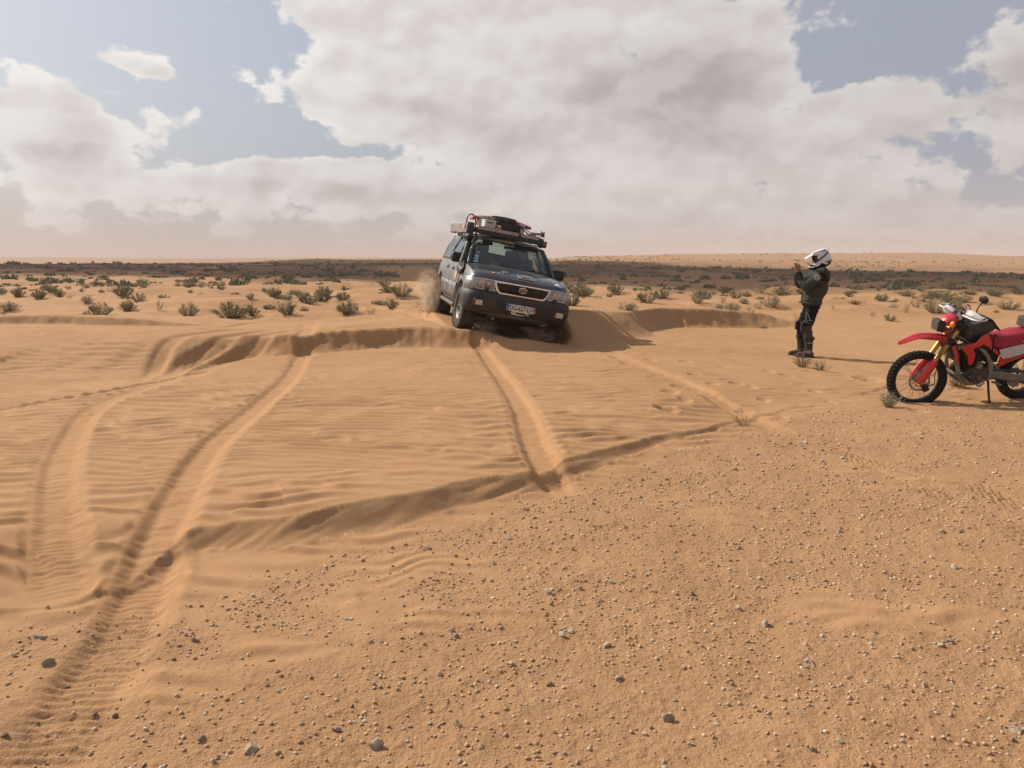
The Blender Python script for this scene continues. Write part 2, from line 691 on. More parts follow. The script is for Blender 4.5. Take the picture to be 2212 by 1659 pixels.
def line(pts, sub=4):
    """photograph points (u, v, z, attributes...) -> plan polyline with attributes, smoothed"""
    P = [Vector((*at(p[0], p[1], p[2]), 0)) for p in pts]
    A = np.array([p[2:] for p in pts], float)
    Q = catmull(P, sub)
    n = len(pts)
    tt = np.linspace(0, n - 1, len(Q))
    att = np.stack([np.interp(tt, np.arange(n), A[:, k]) for k in range(A.shape[1])], 1)
    return np.array([(q.x, q.y) for q in Q]), att


def near_line(X, Y, L, reach):
    """signed distance (positive = left of the walking direction), arc length and attributes of the nearest point of a polyline"""
    P, A = L
    n = X.size
    D = np.full(n, 1e9)
    Sg = np.ones(n)
    T = np.zeros(n)
    AT = np.zeros((n, A.shape[1]))
    lo, hi = P.min(0) - reach, P.max(0) + reach
    idx = np.nonzero((X > lo[0]) & (X < hi[0]) & (Y > lo[1]) & (Y < hi[1]))[0]
    if idx.size == 0:
        return D, T, AT, idx
    x, y = X[idx], Y[idx]
    d2 = np.full(x.size, 1e18)
    sg, tt, at_ = np.ones(x.size), np.zeros(x.size), np.zeros((x.size, A.shape[1]))
    arc = 0.0
    for i in range(len(P) - 1):
        ax, ay = P[i]
        bx, by = P[i + 1] - P[i]
        ll = bx * bx + by * by
        if ll < 1e-12:
            continue
        t = np.clip(((x - ax) * bx + (y - ay) * by) / ll, 0, 1)
        ex, ey = x - ax - t * bx, y - ay - t * by
        q = ex * ex + ey * ey
        m = q < d2
        d2[m] = q[m]
        sg[m] = np.sign(bx * ey - by * ex)[m]
        tt[m] = arc + t[m] * math.sqrt(ll)
        at_[m] = A[i] + (A[i + 1] - A[i]) * t[m][:, None]
        arc += math.sqrt(ll)
    sg[sg == 0] = 1
    D[idx], T[idx], AT[idx] = np.sqrt(d2) * sg, tt, at_
    return D, T, AT, idx


# edge of the low sand sheet: a small slip face (height in the 4th place)
CREST1 = line([(-260, 1345, .02, .02), (60, 1318, .02, .008), (240, 1262, .04, .022), (385, 1162, .10, .09), (520, 1140, .115, .115), (640, 1128, .13, .13),
               (760, 1098, .14, .145), (900, 1066, .14, .14), (1040, 1040, .125, .125), (1150, 1020, .115, .115), (1228, 992, .11, .11), (1330, 966, .10, .09),
               (1450, 934, .08, .065), (1560, 912, .05, .045), (1650, 892, .02, .015), (1800, 862, .0, .0)])
# brow of the dune behind it: (u, v, z, height, width of the slope, how rough)
CREST2 = line([(-330, 705, .45, .34, 4.2, 0), (0, 716, .45, .34, 4.0, 0), (200, 717, .45, .34, 3.4, 0), (330, 722, .45, .34, 2.4, 0), (430, 723, .43, .32, 1.3, .3), (500, 724, .41, .30, .7, .8),
               (560, 723, .41, .30, .48, 1), (640, 721, .43, .31, .42, 1), (780, 714, .44, .32, .40, 1), (900, 712, .44, .32, .40, 1), (1000, 713, .44, .32, .40, 1), (1060, 713, .44, .32, .42, 1),
               (1130, 712, .46, .36, .6, .6), (1190, 700, .50, .44, .8, .3), (1230, 687, .53, .5, .9, .3), (1317, 687, .47, .46, 1.0, .4), (1355, 688, .40, .40, .6, .6), (1392, 681, .41, .41, .5, 1),
               (1430, 675, .42, .42, .5, 1), (1536, 672, .42, .42, .5, 1), (1646, 677, .32, .32, .6, .8), (1700, 689, .14, .14, .9, .4), (1800, 700, .02, .02, 1.5, 0), (2400, 704, .0, .0, 2, 0)])
# a second, lower step on top of the dune at the left
CREST3 = line([(-300, 700, .45, .10), (-40, 699, .46, .14), (60, 696, .47, .16), (150, 694, .48, .16), (230, 695, .48, .16), (310, 694, .48, .12), (380, 692, .48, .06), (460, 690, .48, .0)])
# border between blown sand (left of it) and gravel
EDGE = line([(-900, 1360, 0), (-100, 1352, 0), (160, 1350, 0), (350, 1345, 0), (490, 1300, 0), (640, 1248, 0), (800, 1190, 0), (1000, 1138, 0), (1190, 1082, 0), (1330, 1026, 0), (1560, 948, 0),
             (1700, 908, 0), (1800, 884, 0), (1900, 870, 0), (2060, 872, 0), (2212, 874, 0), (2700, 880, 0), (4200, 890, 0)])

# wheel tracks: (u, v, z, half width, depth)
TRACKS = [
    # right-hand old rut, runs from the bottom left up to the dune
    line([(20, 1720, 0, .22, .02), (120, 1600, 0, .2, .035), (185, 1500, .0, .19, .045), (250, 1400, .01, .17, .055), (297, 1290, .03, .16, .065), (338, 1175, .09, .155, .075), (395, 1060, .12, .15, .07), (455, 970, .12, .145, .06),
          (535, 900, .12, .14, .055), (605, 835, .12, .14, .05), (636, 795, .12, .14, .05), (648, 768, .15, .15, .06), (655, 742, .30, .17, .06), (660, 715, .43, .17, .06), (668, 690, .46, .16, .03), (674, 675, .46, .15, .0)]),
    # left-hand old rut
    line([(128, 1325, .02, .13, .0), (128, 1250, .04, .135, .022), (126, 1160, .09, .135, .034), (124, 1080, .11, .135, .04), (132, 1005, .12, .135, .045), (155, 945, .12, .13, .045), (190, 895, .12, .13, .04), (248, 863, .12, .13, .03), (320, 835, .12, .12, .018), (380, 815, .12, .12, .0)]),
    # rut in front of the car
    line([(1022, 706, .44, .1, .05), (1030, 728, .34, .11, .07), (1040, 757, .14, .11, .06), (1062, 790, .12, .12, .05), (1098, 840, .12, .13, .05), (1128, 890, .12, .14, .055), (1146, 940, .12, .15, .06), (1166, 985, .115, .155, .08),
          (1192, 1030, .09, .15, .075), (1212, 1062, .02, .13, .02), (1226, 1080, 0, .12, .0)]),
    # thin old rut across the left
    line([(-120, 905, .12, .055, .02), (0, 888, .12, .06, .028), (100, 869, .12, .06, .034), (200, 850, .13, .07, .05), (300, 828, .13, .07, .045), (385, 807, .13, .07, .04), (445, 790, .14, .08, .03), (500, 772, .17, .1, .0)]),
    # curved ruts climbing the dune
    line([(315, 822, .13, .15, .0), (328, 790, .2, .15, .05), (352, 758, .27, .15, .06), (400, 730, .37, .16, .06), (470, 710, .44, .16, .05), (560, 699, .46, .16, .04), (660, 690, .47, .15, .0)]),
    line([(352, 818, .13, .16, .02), (372, 790, .19, .17, .06), (402, 762, .27, .18, .09), (455, 738, .36, .18, .09), (530, 716, .43, .18, .07), (620, 703, .46, .17, .0)]),
    line([(415, 803, .14, .16, .02), (440, 778, .2, .18, .07), (480, 752, .3, .2, .1), (540, 730, .39, .2, .08), (610, 715, .44, .2, .04), (680, 703, .46, .2, .0)]),
    # the newer soft track towards the lower right
    line([(1290, 768, .0, .12, .0), (1380, 805, .03, .13, .03), (1455, 832, .04, .14, .045), (1530, 862, .03, .14, .05), (1600, 893, .02, .14, .045), (1655, 917, .0, .14, .025), (1720, 945, .0, .14, .0)]),
    # tracks on the plain behind
    line([(900, 690, .4, .2, .0), (905, 668, .36, .25, .06), (925, 640, .3, .25, .06), (915, 612, .28, .3, .05), (880, 590, .3, .3, .0)]),
    line([(945, 672, .36, .25, .05), (955, 640, .3, .25, .05), (950, 612, .28, .3, .05), (905, 588, .3, .3, .0)]),
]
# print of knobbly tyres on the gravel
TREAD = [line([(1650, 915, 0, .13), (1760, 958, 0, .13), (1880, 1000, 0, .13), (2000, 1052, 0, .14), (2120, 1110, 0, .14), (2260, 1185, 0, .14)]),
         line([(1900, 968, 0, .12), (2020, 1010, 0, .12), (2130, 1062, 0, .12), (2260, 1130, 0, .12)])]
ROAD = line([(935, 672, .3, .9), (925, 645, .3, 1.3), (915, 622, .3, 1.8), (900, 605, .3, 2.4), (884, 592, .35, 3.0), (872, 584, .45, 3.6), (864, 578, .5, 4.2)])
STEPS = [at(u, v, .05) + (r, d) for u, v, r, d in [
    (1447, 858, .11, .05), (1440, 893, .13, .05), (1464, 846, .1, .045), (1478, 872, .09, .04), (1415, 830, .1, .03), (1500, 820, .1, .035), (1540, 838, .09, .03), (1590, 835, .1, .03), (1618, 840, .11, .04),
    (1610, 880, .1, .035), (1560, 800, .1, .03), (1480, 790, .11, .04), (1405, 790, .1, .03), (1660, 805, .09, .03), (1700, 812, .1, .03), (1760, 840, .08, .03), (1795, 860, .08, .02), (1885, 815, .22, .07),
    (1350, 800, .1, .03), (1330, 785, .12, .03), (1650, 860, .08, .03), (1690, 890, .08, .02), (1985, 878, .1, .03)]]

# the wheels of the car stand here (their lowest points); the sand is ploughed to fit
CAR_R = Euler((R(-10.15), R(2.09), R(-77.8)), 'XYZ').to_matrix()
CAR_T = Vector((-.451, 16.267, .305))
_n = CAR_R @ Vector((0, 0, 1))

# far profile: where the surface shows in the photograph (its v) at these distances ahead
FAR_Y = np.array([60, 110, 170, 260, 420, 560, 900, 1500, 3500, 9000.])
FAR_U = np.array([0, 440, 700, 1150, 1260, 1480, 1960, 2212.])
FAR_V = np.array([[600, 578, 572, 577, 576, 574, 567, 557, 556.5, 559],
                  [600, 578, 571, 576, 573, 571, 566, 559.5, 558, 559],
                  [600, 577.5, 571, 576, 562.5, 564, 562, 557.5, 558, 559],
                  [601, 577, 572, 577, 566, 565, 561.5, 559, 559, 559],
                  [602, 575, 580, 574, 562, 555, 560, 561, 560, 559],
                  [602, 577, 586, 578, 561, 550, 557, 561, 560, 559],
                  [602, 587, 594, 586, 566, 549, 556, 561, 560, 559],
                  [603, 592, 597, 590, 572, 555, 556, 561, 560, 559.]])
FAR_Z = CAM_H - FAR_Y[None, :] * (FAR_V - 560.0) / FP


def far_height(Sx, Yf):
    u = np.clip(1106 + Sx * FP, 0, 2212)
    iu = np.clip(np.searchsorted(FAR_U, u) - 1, 0, len(FAR_U) - 2)
    fu = np.clip((u - FAR_U[iu]) / (FAR_U[iu + 1] - FAR_U[iu]), 0, 1)
    ly = np.log(np.maximum(Yf, FAR_Y[0]))
    LY = np.log(FAR_Y)
    iy = np.clip(np.searchsorted(LY, ly) - 1, 0, len(LY) - 2)
    fy = np.clip((ly - LY[iy]) / (LY[iy + 1] - LY[iy]), 0, 1)
    fu, fy = fu * fu * (3 - 2 * fu), fy * fy * (3 - 2 * fy)
    z = FAR_Z
    return (z[iu, iy] * (1 - fu) + z[iu + 1, iy] * fu) * (1 - fy) + (z[iu, iy + 1] * (1 - fu) + z[iu + 1, iy + 1] * fu) * fy


def ripples(X, Y):
    def ph(seed, lam, tilt, wv=.15, sc=.40):
        w = .20 * fbm(X / 1.3, Y / 1.0, 2, seed) + wv * fbm(X / sc, Y / (sc * 1.4), 2, seed + 5)
        return (Y + tilt * X + w) / lam
    big = sstep(-.12, .12, fbm(X / 2.2, Y / 1.2, 2, 31) + .5 * sstep(8.5, 5.0, Y) - .25)

    def saw(p):
        f = p - np.floor(p)
        k = .34
        return np.where(f < k, .5 - .5 * np.cos(np.pi * f / k), .5 + .5 * np.cos(np.pi * (f - k) / (1 - k)))
    a = saw(ph(3, .185, .10))
    b = saw(ph(9, .155, .05))
    c = saw(ph(14, .25, .14, .18, .50))
    d = saw(ph(19, .215, .10, .17, .46))
    m = sstep(-.08, .08, fbm(X / .9, Y / .5, 2, 40))
    h = (a * (1 - m) + b * m) * (1 - big) + (c * (1 - m) + d * m) * big
    amp = .62 + .40 * fbm(X / 1.3, Y / 1.0, 2, 50) + .35 * fbm(X / .35, Y / .25, 2, 51)
    return h * np.clip(amp, .15, 1.25) * (.031 + .010 * big - .005 * sstep(7, 11, Y))


def land(X, Y, detail=True):
    """height of the ground, and masks: gravel, smooth sand, reg"""
    shape = X.shape
    X, Y = X.ravel().astype(float), Y.ravel().astype(float)
    rr = np.hypot(X, Y)
    az = np.arctan2(X, Y)
    azc = np.clip(az, -R(40), R(40))
    Yf = rr * np.cos(azc)
    Sx = np.tan(azc)
    z = .022 * fbm(X / 2.2, Y / 2.2, 3, 1) + .05 * fbm(X / 6, Y / 6, 2, 2)
    near = sstep(24, 15, rr)
    # low sand sheet
    D, T, A, idx = near_line(X, Y, CREST1, 14)
    sheet = np.zeros_like(z)
    inside = np.zeros_like(z)
    lee = np.zeros_like(z)
    brow = np.ones_like(z)
    if idx.size:
        d = D[idx] + .07 * fbm(X[idx] / .55, Y[idx] / .55, 2, 60)
        h = A[idx, 1]
        flat = .12 * sstep(5.5, .5, X[idx] - .12 * (Y[idx] - 5))
        top = h + (flat - h) * sstep(.1, 1.0, d)
        sl = h + .68 * np.minimum(d, 0)
        toe = np.maximum(sl, 0) + .02 * np.exp(-np.abs(np.minimum(sl, .3)) / .02) * (h > .02)
        sheet[idx] = np.where(d > 0, top, np.minimum(toe, h))
        inside[idx] = (d > 0)
        brow[idx] = np.where((d > -.02) & (h > .03), sstep(.0, .16, d) * .85 + .15, 1)
        lee[idx] = ((d <= 0) & (sl > -.01)) * sstep(.01, .05, h)
    sheet = np.where((rr > 15), .12 * sstep(5.5, .5, X - .12 * (Y - 5)), sheet)
    sheet[Y < 1.0] *= 0
    # dune
    D, T, A, idx = near_line(X, Y, CREST2, 9)
    dune = np.zeros_like(z)
    scarp = np.zeros_like(z)
    d2 = np.full_like(z, -9.0)
    if idx.size:
        x, y = X[idx], Y[idx]
        h, w, rough = A[idx, 1], A[idx, 2], A[idx, 3]
        d = -D[idx] * -1
        d = d + rough * (.05 * fbm(x / .55, y / .55, 2, 70) + .03 * fbm(x / .16, y / .4, 2, 71))
        t = np.clip(-d / np.maximum(w, .05), 0, 1)
        soft = t * t * (3 - 2 * t)
        crisp = np.clip(t * 1.02, 0, 1)
        crisp = crisp + .10 * np.sin(np.pi * crisp)
        k = np.clip(rough, 0, 1)
        prof = 1 - (soft * (1 - k) + np.clip(crisp, 0, 1) * k)
        back = 1 - .75 * sstep(.8, 6.0, d)
        dune[idx] = np.where(d > 0, h * back, h * prof)
        gul = rough * ((t > 0) & (t < 1)) * np.sin(np.pi * t)
        dune[idx] += gul * (.030 * fbm(x / .24, y / .26, 3, 72) + .016 * fbm(x / .08, y / .10, 2, 74) + .03 * fbm(x / .7, y / .6, 2, 73))
        scarp[idx] = rough * ((t > .02) & (t < .99))
        d2[idx] = d
    dune *= sstep(26, 21, rr)
    D, T, A, idx = near_line(X, Y, CREST3, 5)
    if idx.size:
        x, y = X[idx], Y[idx]
        h = A[idx, 1]
        d = D[idx] + .05 * fbm(x / .5, y / .5, 2, 80)
        t = np.clip(-d / .22, 0, 1)
        add = np.where(d > 0, h * (1 - sstep(.3, 3.0, d)), h * (1 - t))
        dune[idx] += add + (t > 0) * (t < 1) * .02 * fbm(x / .15, y / .4, 2, 82)
        scarp[idx] = np.maximum(scarp[idx], ((t > .02) & (t < .98)) * (h > .03))
    z = z * near + (sheet + dune)
    park = np.exp(-((X - 5.6) / 1.3) ** 4 - ((Y - 9.82) / .55) ** 4)
    z = z + park * (-.045 - .03 * (X < 0) - z)
    # little dunes between the shrubs, then the open plain and the hills beyond it
    farz = far_height(Sx, Yf)
    p = sstep(17, 60, Yf)
    hum = (.34 * fbm(X / 4.5, Y / 2.2, 3, 20) + .12 * np.maximum(fbm(X / 3.0, Y / 1.3, 2, 21), 0)) * sstep(16, 21, Yf) * sstep(90, 38, Yf)
    base_far = .16 + (farz - .16) * p
    behind = np.where(d2 > -8.9, sstep(.4, 4.5, d2), 1)
    z = z + (base_far * sstep(15.5, 21, Yf) + hum) * behind
    z = z + sstep(60, 200, Yf) * .35 * fbm(X / 22, Y / 30, 3, 25) + sstep(200, 500, Yf) * .9 * fbm(X / 60, Y / 80, 3, 26)
    # gravel border
    D, T, A, idx = near_line(X, Y, EDGE, 9)
    g = np.where(Y < 4, 1.0, 0.0)
    g[rr > 14] = 0
    if idx.size:
        d = D[idx] + .22 * fbm(X[idx] / .8, Y[idx] / .8, 3, 90)
        g[idx] = sstep(.22, -.22, d)
    g = np.where(Y < 0, 1.0, g)
    # blown sand lies in patches on the gravel
    g = g * sstep(-.75, .15, fbm(X / .9 + .3 * Y, Y / .6, 3, 93) + .35 * sstep(-1.2, 1.0, X))
    tracks = np.zeros_like(z)
    for L in TRACKS:
        D, T, A, idx = near_line(X, Y, L, .9)
        if not idx.size:
            continue
        x, y = X[idx], Y[idx]
        w, dep = A[idx, 1], A[idx, 2]
        wob = .010 * fbm(T[idx] / .14, D[idx] / .5, 2, 100) + .010 * fbm(T[idx] / .035, D[idx] / .1, 2, 104)
        a = np.abs(D[idx]) + wob
        fl = sstep(w * 1.05, w * .45, a)
        berm = np.exp(-((a - w * 1.22) / (w * .28)) ** 2)
        tread = .007 * np.sin(T[idx] / .052 * 2 * np.pi + 3 * np.abs(D[idx]) / w) * fl * sstep(-.2, .4, fbm(T[idx] / .7, D[idx], 2, 101)) * sstep(14, 9, rr[idx])
        lump = .010 * fbm(T[idx] / .045, D[idx] / .12, 3, 102) * sstep(w * 1.3, w * .6, a)
        z[idx] += -.58 * dep * fl * (1 + .15 * fbm(T[idx] / .5, D[idx] * 0, 2, 103)) + dep * .07 * berm + (tread + lump) * sstep(0, .03, dep)
        tracks[idx] = np.maximum(tracks[idx], sstep(w * 1.5, w * .9, a) * sstep(.0, .015, dep))
    for L in TREAD:
        D, T, A, idx = near_line(X, Y, L, .6)
        if idx.size:
            w = A[idx, 1]
            m = sstep(w, w * .7, np.abs(D[idx])) * sstep(-.5, .2, fbm(T[idx] / .5, D[idx] / .3, 2, 107))
            z[idx] += m * (-.008 + .008 * np.sign(np.sin(T[idx] / .07 * 2 * np.pi + np.sign(D[idx]) * 1.3)))
            tracks[idx] = np.maximum(tracks[idx], m * .6)
    for sx, sy, r, dep in STEPS:
        q = ((X - sx) / (r * .85)) ** 2 + ((Y - sy) / (r * 1.2)) ** 2
        m = q < 4
        z[m] += (-.8 * dep * np.exp(-q[m] ** 1.5) + dep * .16 * np.exp(-((q[m] - 1.9) / .6) ** 2)) * (1 + .5 * fbm(X[m] / .07, Y[m] / .07, 2, 141))
    # sand ploughed by the car
    lx = (X - CAR_T.x) * CAR_R[0][0] + (Y - CAR_T.y) * CAR_R[1][0]
    ly = (X - CAR_T.x) * CAR_R[0][1] + (Y - CAR_T.y) * CAR_R[1][1]
    zc = CAR_T.z - (_n.x * (X - CAR_T.x) + _n.y * (Y - CAR_T.y)) / _n.z
    foot = sstep(1.25, .95, np.abs(ly)) * sstep(2.7, 2.2, np.abs(lx))
    belly = zc + .09 - .06 * sstep(.4, .0, np.abs(ly)) + .05 * fbm(X / .4, Y / .4, 2, 110)
    z = np.where(foot > 0, z + foot * np.minimum(0, belly - z), z)
    wide = .2
    for s in (-1, 1):
        rut = sstep(wide + .16, wide, np.abs(ly - s * .80)) * sstep(2.0, 1.7, lx) * sstep(-9, -2.2, lx)
        tgt = zc + .045
        z = np.where(rut > 0, z + rut * (np.where(np.abs(lx) < 2.0, tgt, np.minimum(tgt, z - .05)) - z) * sstep(-5, -2, lx), z)
    # the ground stays flat under the parked motorcycle and the person's boots
    rip = np.zeros_like(z)
    if detail:
        mask = (1 - g) * (1 - np.clip(tracks * 1.3, 0, 1)) * (1 - np.clip(lee, 0, 1)) * (1 - np.clip(scarp, 0, 1)) * sstep(30, 17, rr) * (1 - foot)
        rip = ripples(X, Y) * mask * brow
        z = z + rip
        flute = lee * .011 * fbm((X - .9 * Y) / .07, (Y + .9 * X) / .6, 2, 120)
        z = z + flute
        z = z + g * sstep(16, 9, rr) * (.010 * fbm(X / .16, Y / .16, 3, 121) + .008 * np.maximum(fbm(X / .05, Y / .05, 2, 122), 0))
        z = z + (1 - g) * sstep(14, 6, rr) * .0022 * fbm(X / .06, Y / .04, 2, 123)
    reg_shade = sstep(34, 75, Yf) * sstep(-.8, .2, fbm(X / 9, Y / 14, 3, 130)) * sstep(420, 240, Yf)  # dark stony plain, also carrying painted cloud shade
    reg_shade = np.maximum(reg_shade, .8 * sstep(380, 420, Yf) * sstep(900, 600, Yf) * sstep(-.02, -.1, Sx) * sstep(-.40, -.36, Sx))  # cloud shade on the mid-left hill, put into its colour
    D, T, A, idx = near_line(X, Y, ROAD, 9)
    if idx.size:
        w = A[idx, 1]
        on = sstep(w, w * .6, np.abs(D[idx]) + .3 * w * fbm(X[idx] / 2, Y[idx] / 3, 2, 150))
        reg_shade[idx] *= 1 - .85 * on
        tracks[idx] = np.maximum(tracks[idx], .0)
    return z.reshape(shape), g.reshape(shape), np.clip(tracks, 0, 1).reshape(shape), reg_shade.reshape(shape), scarp.reshape(shape)


def ground_z(x, y):
    z = land(np.array([float(x)]), np.array([float(y)]), False)[0]
    return float(z[0])


def sand_material():
    m = bpy.data.materials.new('sand_and_gravel')
    m.use_nodes = True
    N, L = m.node_tree.nodes, m.node_tree.links
    b = N['Principled BSDF']
    b.inputs['Roughness'].default_value = .95
    b.inputs['Specular IOR Level'].default_value = .12
    geo = N.new('ShaderNodeNewGeometry')

    def noise(scale, detail=4, rough=.55):
        n = N.new('ShaderNodeTexNoise')
        n.inputs['Scale'].default_value, n.inputs['Detail'].default_value, n.inputs['Roughness'].default_value = scale, detail, rough
        L.new(geo.outputs['Position'], n.inputs['Vector'])
        return n.outputs[0]

    def rng(x, a, b_, c, d):
        n = N.new('ShaderNodeMapRange')
        L.new(x, n.inputs[0])
        for i, q in zip((1, 2, 3, 4), (a, b_, c, d)):
            n.inputs[i].default_value = q
        return n.outputs[0]

    def mix(f, a, c):
        n = N.new('ShaderNodeMix')
        n.data_type = 'RGBA'
        for s_, v in ((n.inputs[0], f), (n.inputs[6], a), (n.inputs[7], c)):
            if isinstance(v, tuple):
                s_.default_value = v
            else:
                L.new(v, s_)
        return n.outputs[2]

    def mul(a, c):
        n = N.new('ShaderNodeMath')
        n.operation = 'MULTIPLY'
        L.new(a, n.inputs[0])
        if isinstance(c, float):
            n.inputs[1].default_value = c
        else:
            L.new(c, n.inputs[1])
        return n.outputs[0]

    def attr(name):
        n = N.new('ShaderNodeAttribute')
        n.attribute_name = name
        return n.outputs['Fac']
    base = mix(rng(noise(.35, 3), .3, .7, 0, 1), (0.385, 0.216, 0.104, 1), (0.431, 0.249, 0.125, 1))
    base = mix(rng(noise(2.2, 4), .35, .75, 0, .5), base, (0.362, 0.192, 0.085, 1))
    base = mix(mul(attr('track'), rng(noise(5, 3), .3, .7, .1, .5)), base, (0.400, 0.214, 0.095, 1))
    base = mix(mul(attr('scarp'), rng(noise(3, 4), .3, .7, .15, .55)), base, (0.339, 0.184, 0.087, 1))
    grain = rng(noise(240, 3, .7), .25, .75, .0, 1)
    base = mix(mul(grain, .10), base, (0.169, 0.090, 0.044, 1))
    gr = mix(rng(noise(1.6, 5), .3, .7, 0, 1), (0.368, 0.202, 0.099, 1), (0.419, 0.239, 0.119, 1))
    gr = mix(rng(noise(75, 4, .65), .58, .68, 0, .3), gr, (0.220, 0.131, 0.073, 1))
    gr = mix(rng(noise(110, 3, .6), .62, .7, 0, .6), gr, (0.455, 0.336, 0.224, 1))
    base = mix(attr('gravel'), base, gr)
    rg = mix(rng(noise(.22, 5), .35, .7, 0, 1), (0.200, 0.113, 0.068, 1), (0.308, 0.178, 0.101, 1))  # stony brown, painted deeper to strengthen the cloud shade
    rg = mix(rng(noise(1.3, 5, .7), .52, .72, 0, .6), rg, (0.154, 0.099, 0.063, 1))
    base = mix(attr('reg_shade'), base, rg)
    L.new(base, b.inputs['Base Color'])
    b1 = N.new('ShaderNodeBump')
    b1.inputs['Distance'].default_value = .004
    b1.inputs['Strength'].default_value = .6
    L.new(noise(150, 4, .7), b1.inputs['Height'])
    b2 = N.new('ShaderNodeBump')
    b2.inputs['Distance'].default_value = .018
    L.new(attr('gravel'), b2.inputs['Strength'])
    L.new(noise(42, 5, .65), b2.inputs['Height'])
    L.new(b1.outputs[0], b2.inputs['Normal'])
    b3 = N.new('ShaderNodeBump')
    b3.inputs['Distance'].default_value = .5
    L.new(attr('reg_shade'), b3.inputs['Strength'])
    L.new(noise(2.2, 5, .7), b3.inputs['Height'])
    L.new(b2.outputs[0], b3.inputs['Normal'])
    L.new(b3.outputs[0], b.inputs['Normal'])
    return m


SAND = sand_material()
NEAR_STEP, FAR_STEP, ANG = .0037, .022, .1


def build_ground():
    r = [.25]
    while r[-1] < 1.5:
        r.append(r[-1] * 1.06)
    while r[-1] < 24:
        r.append(r[-1] * (1 + NEAR_STEP))
    while r[-1] < 70:
        r.append(r[-1] * 1.008)
    while r[-1] < 9000:
        r.append(r[-1] * (1 + FAR_STEP))
    r = np.array(r)
    a = np.concatenate([np.arange(-178, -60, 4.0), np.arange(-60, -37, 1.0), np.arange(-37, 37, ANG), np.arange(37, 60, 1.0), np.arange(60, 179, 4.0)])
    a = np.radians(a)
    X, Y = np.outer(r, np.sin(a)), np.outer(r, np.cos(a))
    z, g, t, reg_shade, sc = land(X, Y)
    nr, na = X.shape
    co = np.empty((nr * na + 1, 3))
    co[:-1, 0], co[:-1, 1], co[:-1, 2] = X.ravel(), Y.ravel(), z.ravel()
    co[-1] = (0, 0, z[0].mean())
    i = np.arange(nr - 1)[:, None] * na
    k = np.arange(na)[None, :]
    k2 = (k + 1) % na
    quads = np.stack([i + k, i + k2, i + na + k2, i + na + k], -1).reshape(-1, 4)[:, ::-1]
    k = np.arange(na)
    tris = np.stack([np.full(na, nr * na), k, (k + 1) % na], 1)[:, ::-1]
    me = bpy.data.meshes.new('ground')
    me.vertices.add(len(co))
    me.vertices.foreach_set('co', co.astype(np.float32).ravel())
    nl = quads.size + tris.size
    me.loops.add(nl)
    me.loops.foreach_set('vertex_index', np.concatenate([quads.ravel(), tris.ravel()]).astype(np.int32))
    me.polygons.add(len(quads) + len(tris))
    st = np.concatenate([np.arange(len(quads)) * 4, len(quads) * 4 + np.arange(len(tris)) * 3]).astype(np.int32)
    me.polygons.foreach_set('loop_start', st)
    me.polygons.foreach_set('use_smooth', np.ones(len(st), bool))
    for nm, val in (('gravel', g), ('track', t), ('reg_shade', reg_shade), ('scarp', sc)):
        at_ = me.attributes.new(nm, 'FLOAT', 'POINT')
        at_.data.foreach_set('value', np.append(val.ravel(), 0).astype(np.float32))
    me.update(calc_edges=True)
    me.validate()
    me.materials.append(SAND)
    o = bpy.data.objects.new('ground', me)
    COL.objects.link(o)
    tag(o, 'rippled orange desert sand with wheel ruts, gravel flat and far plain', None, None, 'structure')
    return o


GROUND = build_ground()


# ------------------------------------------------------------------ drifting clouds that shade the plain
def cloud(name, foot, H, thick, label, seed, soft=0.0):
    """lumpy cloud bank whose shade falls on the plan outline foot [(x, y)]"""
    off = Vector((SUN.x, SUN.y)) * (H / SUN.z)
    n = len(foot)
    P = [Vector((*p, 0)) for p in foot]
    ring = catmull(P, 10, True)
    c = sum((p for p in ring), Vector()) / len(ring)
    nu, nv = len(ring), 10
    m = MB()
    for side in (1, -1):
        vs = [(c.x + off.x, c.y + off.y, H + side * thick * (.75 if side > 0 else .28))]
        fs = []
        for j in range(1, nv + 1):
            t = j / nv
            for i, p in enumerate(ring):
                q = c + (p - c) * t
                hh = thick * math.sqrt(max(1 - t ** 2.4, 0)) * (1 if side > 0 else .3)
                hh *= .7 + .6 * vnoise(np.array([q.x / 60.]), np.array([q.y / 60.]), seed)[0] if j < nv else 1
                k = 1 + (.05 * (vnoise(np.array([i * .9]), np.array([3.]), seed + 2)[0] - .5) if j == nv else 0)
                vs.append((c.x + (q.x - c.x) * k + off.x, c.y + (q.y - c.y) * k + off.y, H + side * hh))
        for i in range(nu):
            fs.append((0, 1 + i, 1 + (i + 1) % nu))
        for j in range(nv - 1):
            for i in range(nu):
                a, b = 1 + j * nu + i, 1 + j * nu + (i + 1) % nu
                fs.append((a, a + nu, b + nu, b))
        m.add(vs, fs)
    o = m.build(name, CLOUD, angle=180)
    return tag(o, label, 'cloud', None, 'stuff')


CLOUD = bpy.data.materials.new('cloud_vapour')
CLOUD.use_nodes = True
_N, _L = CLOUD.node_tree.nodes, CLOUD.node_tree.links
_N.remove(_N['Principled BSDF'])
_d, _t, _m = _N.new('ShaderNodeBsdfDiffuse'), _N.new('ShaderNodeBsdfTranslucent'), _N.new('ShaderNodeMixShader')
_d.inputs[0].default_value = _t.inputs[0].default_value = (.9, .88, .87, 1)
_m.inputs[0].default_value = .5
_L.new(_d.outputs[0], _m.inputs[1])
_L.new(_t.outputs[0], _m.inputs[2])
_L.new(_m.outputs[0], _N['Material Output'].inputs['Surface'])

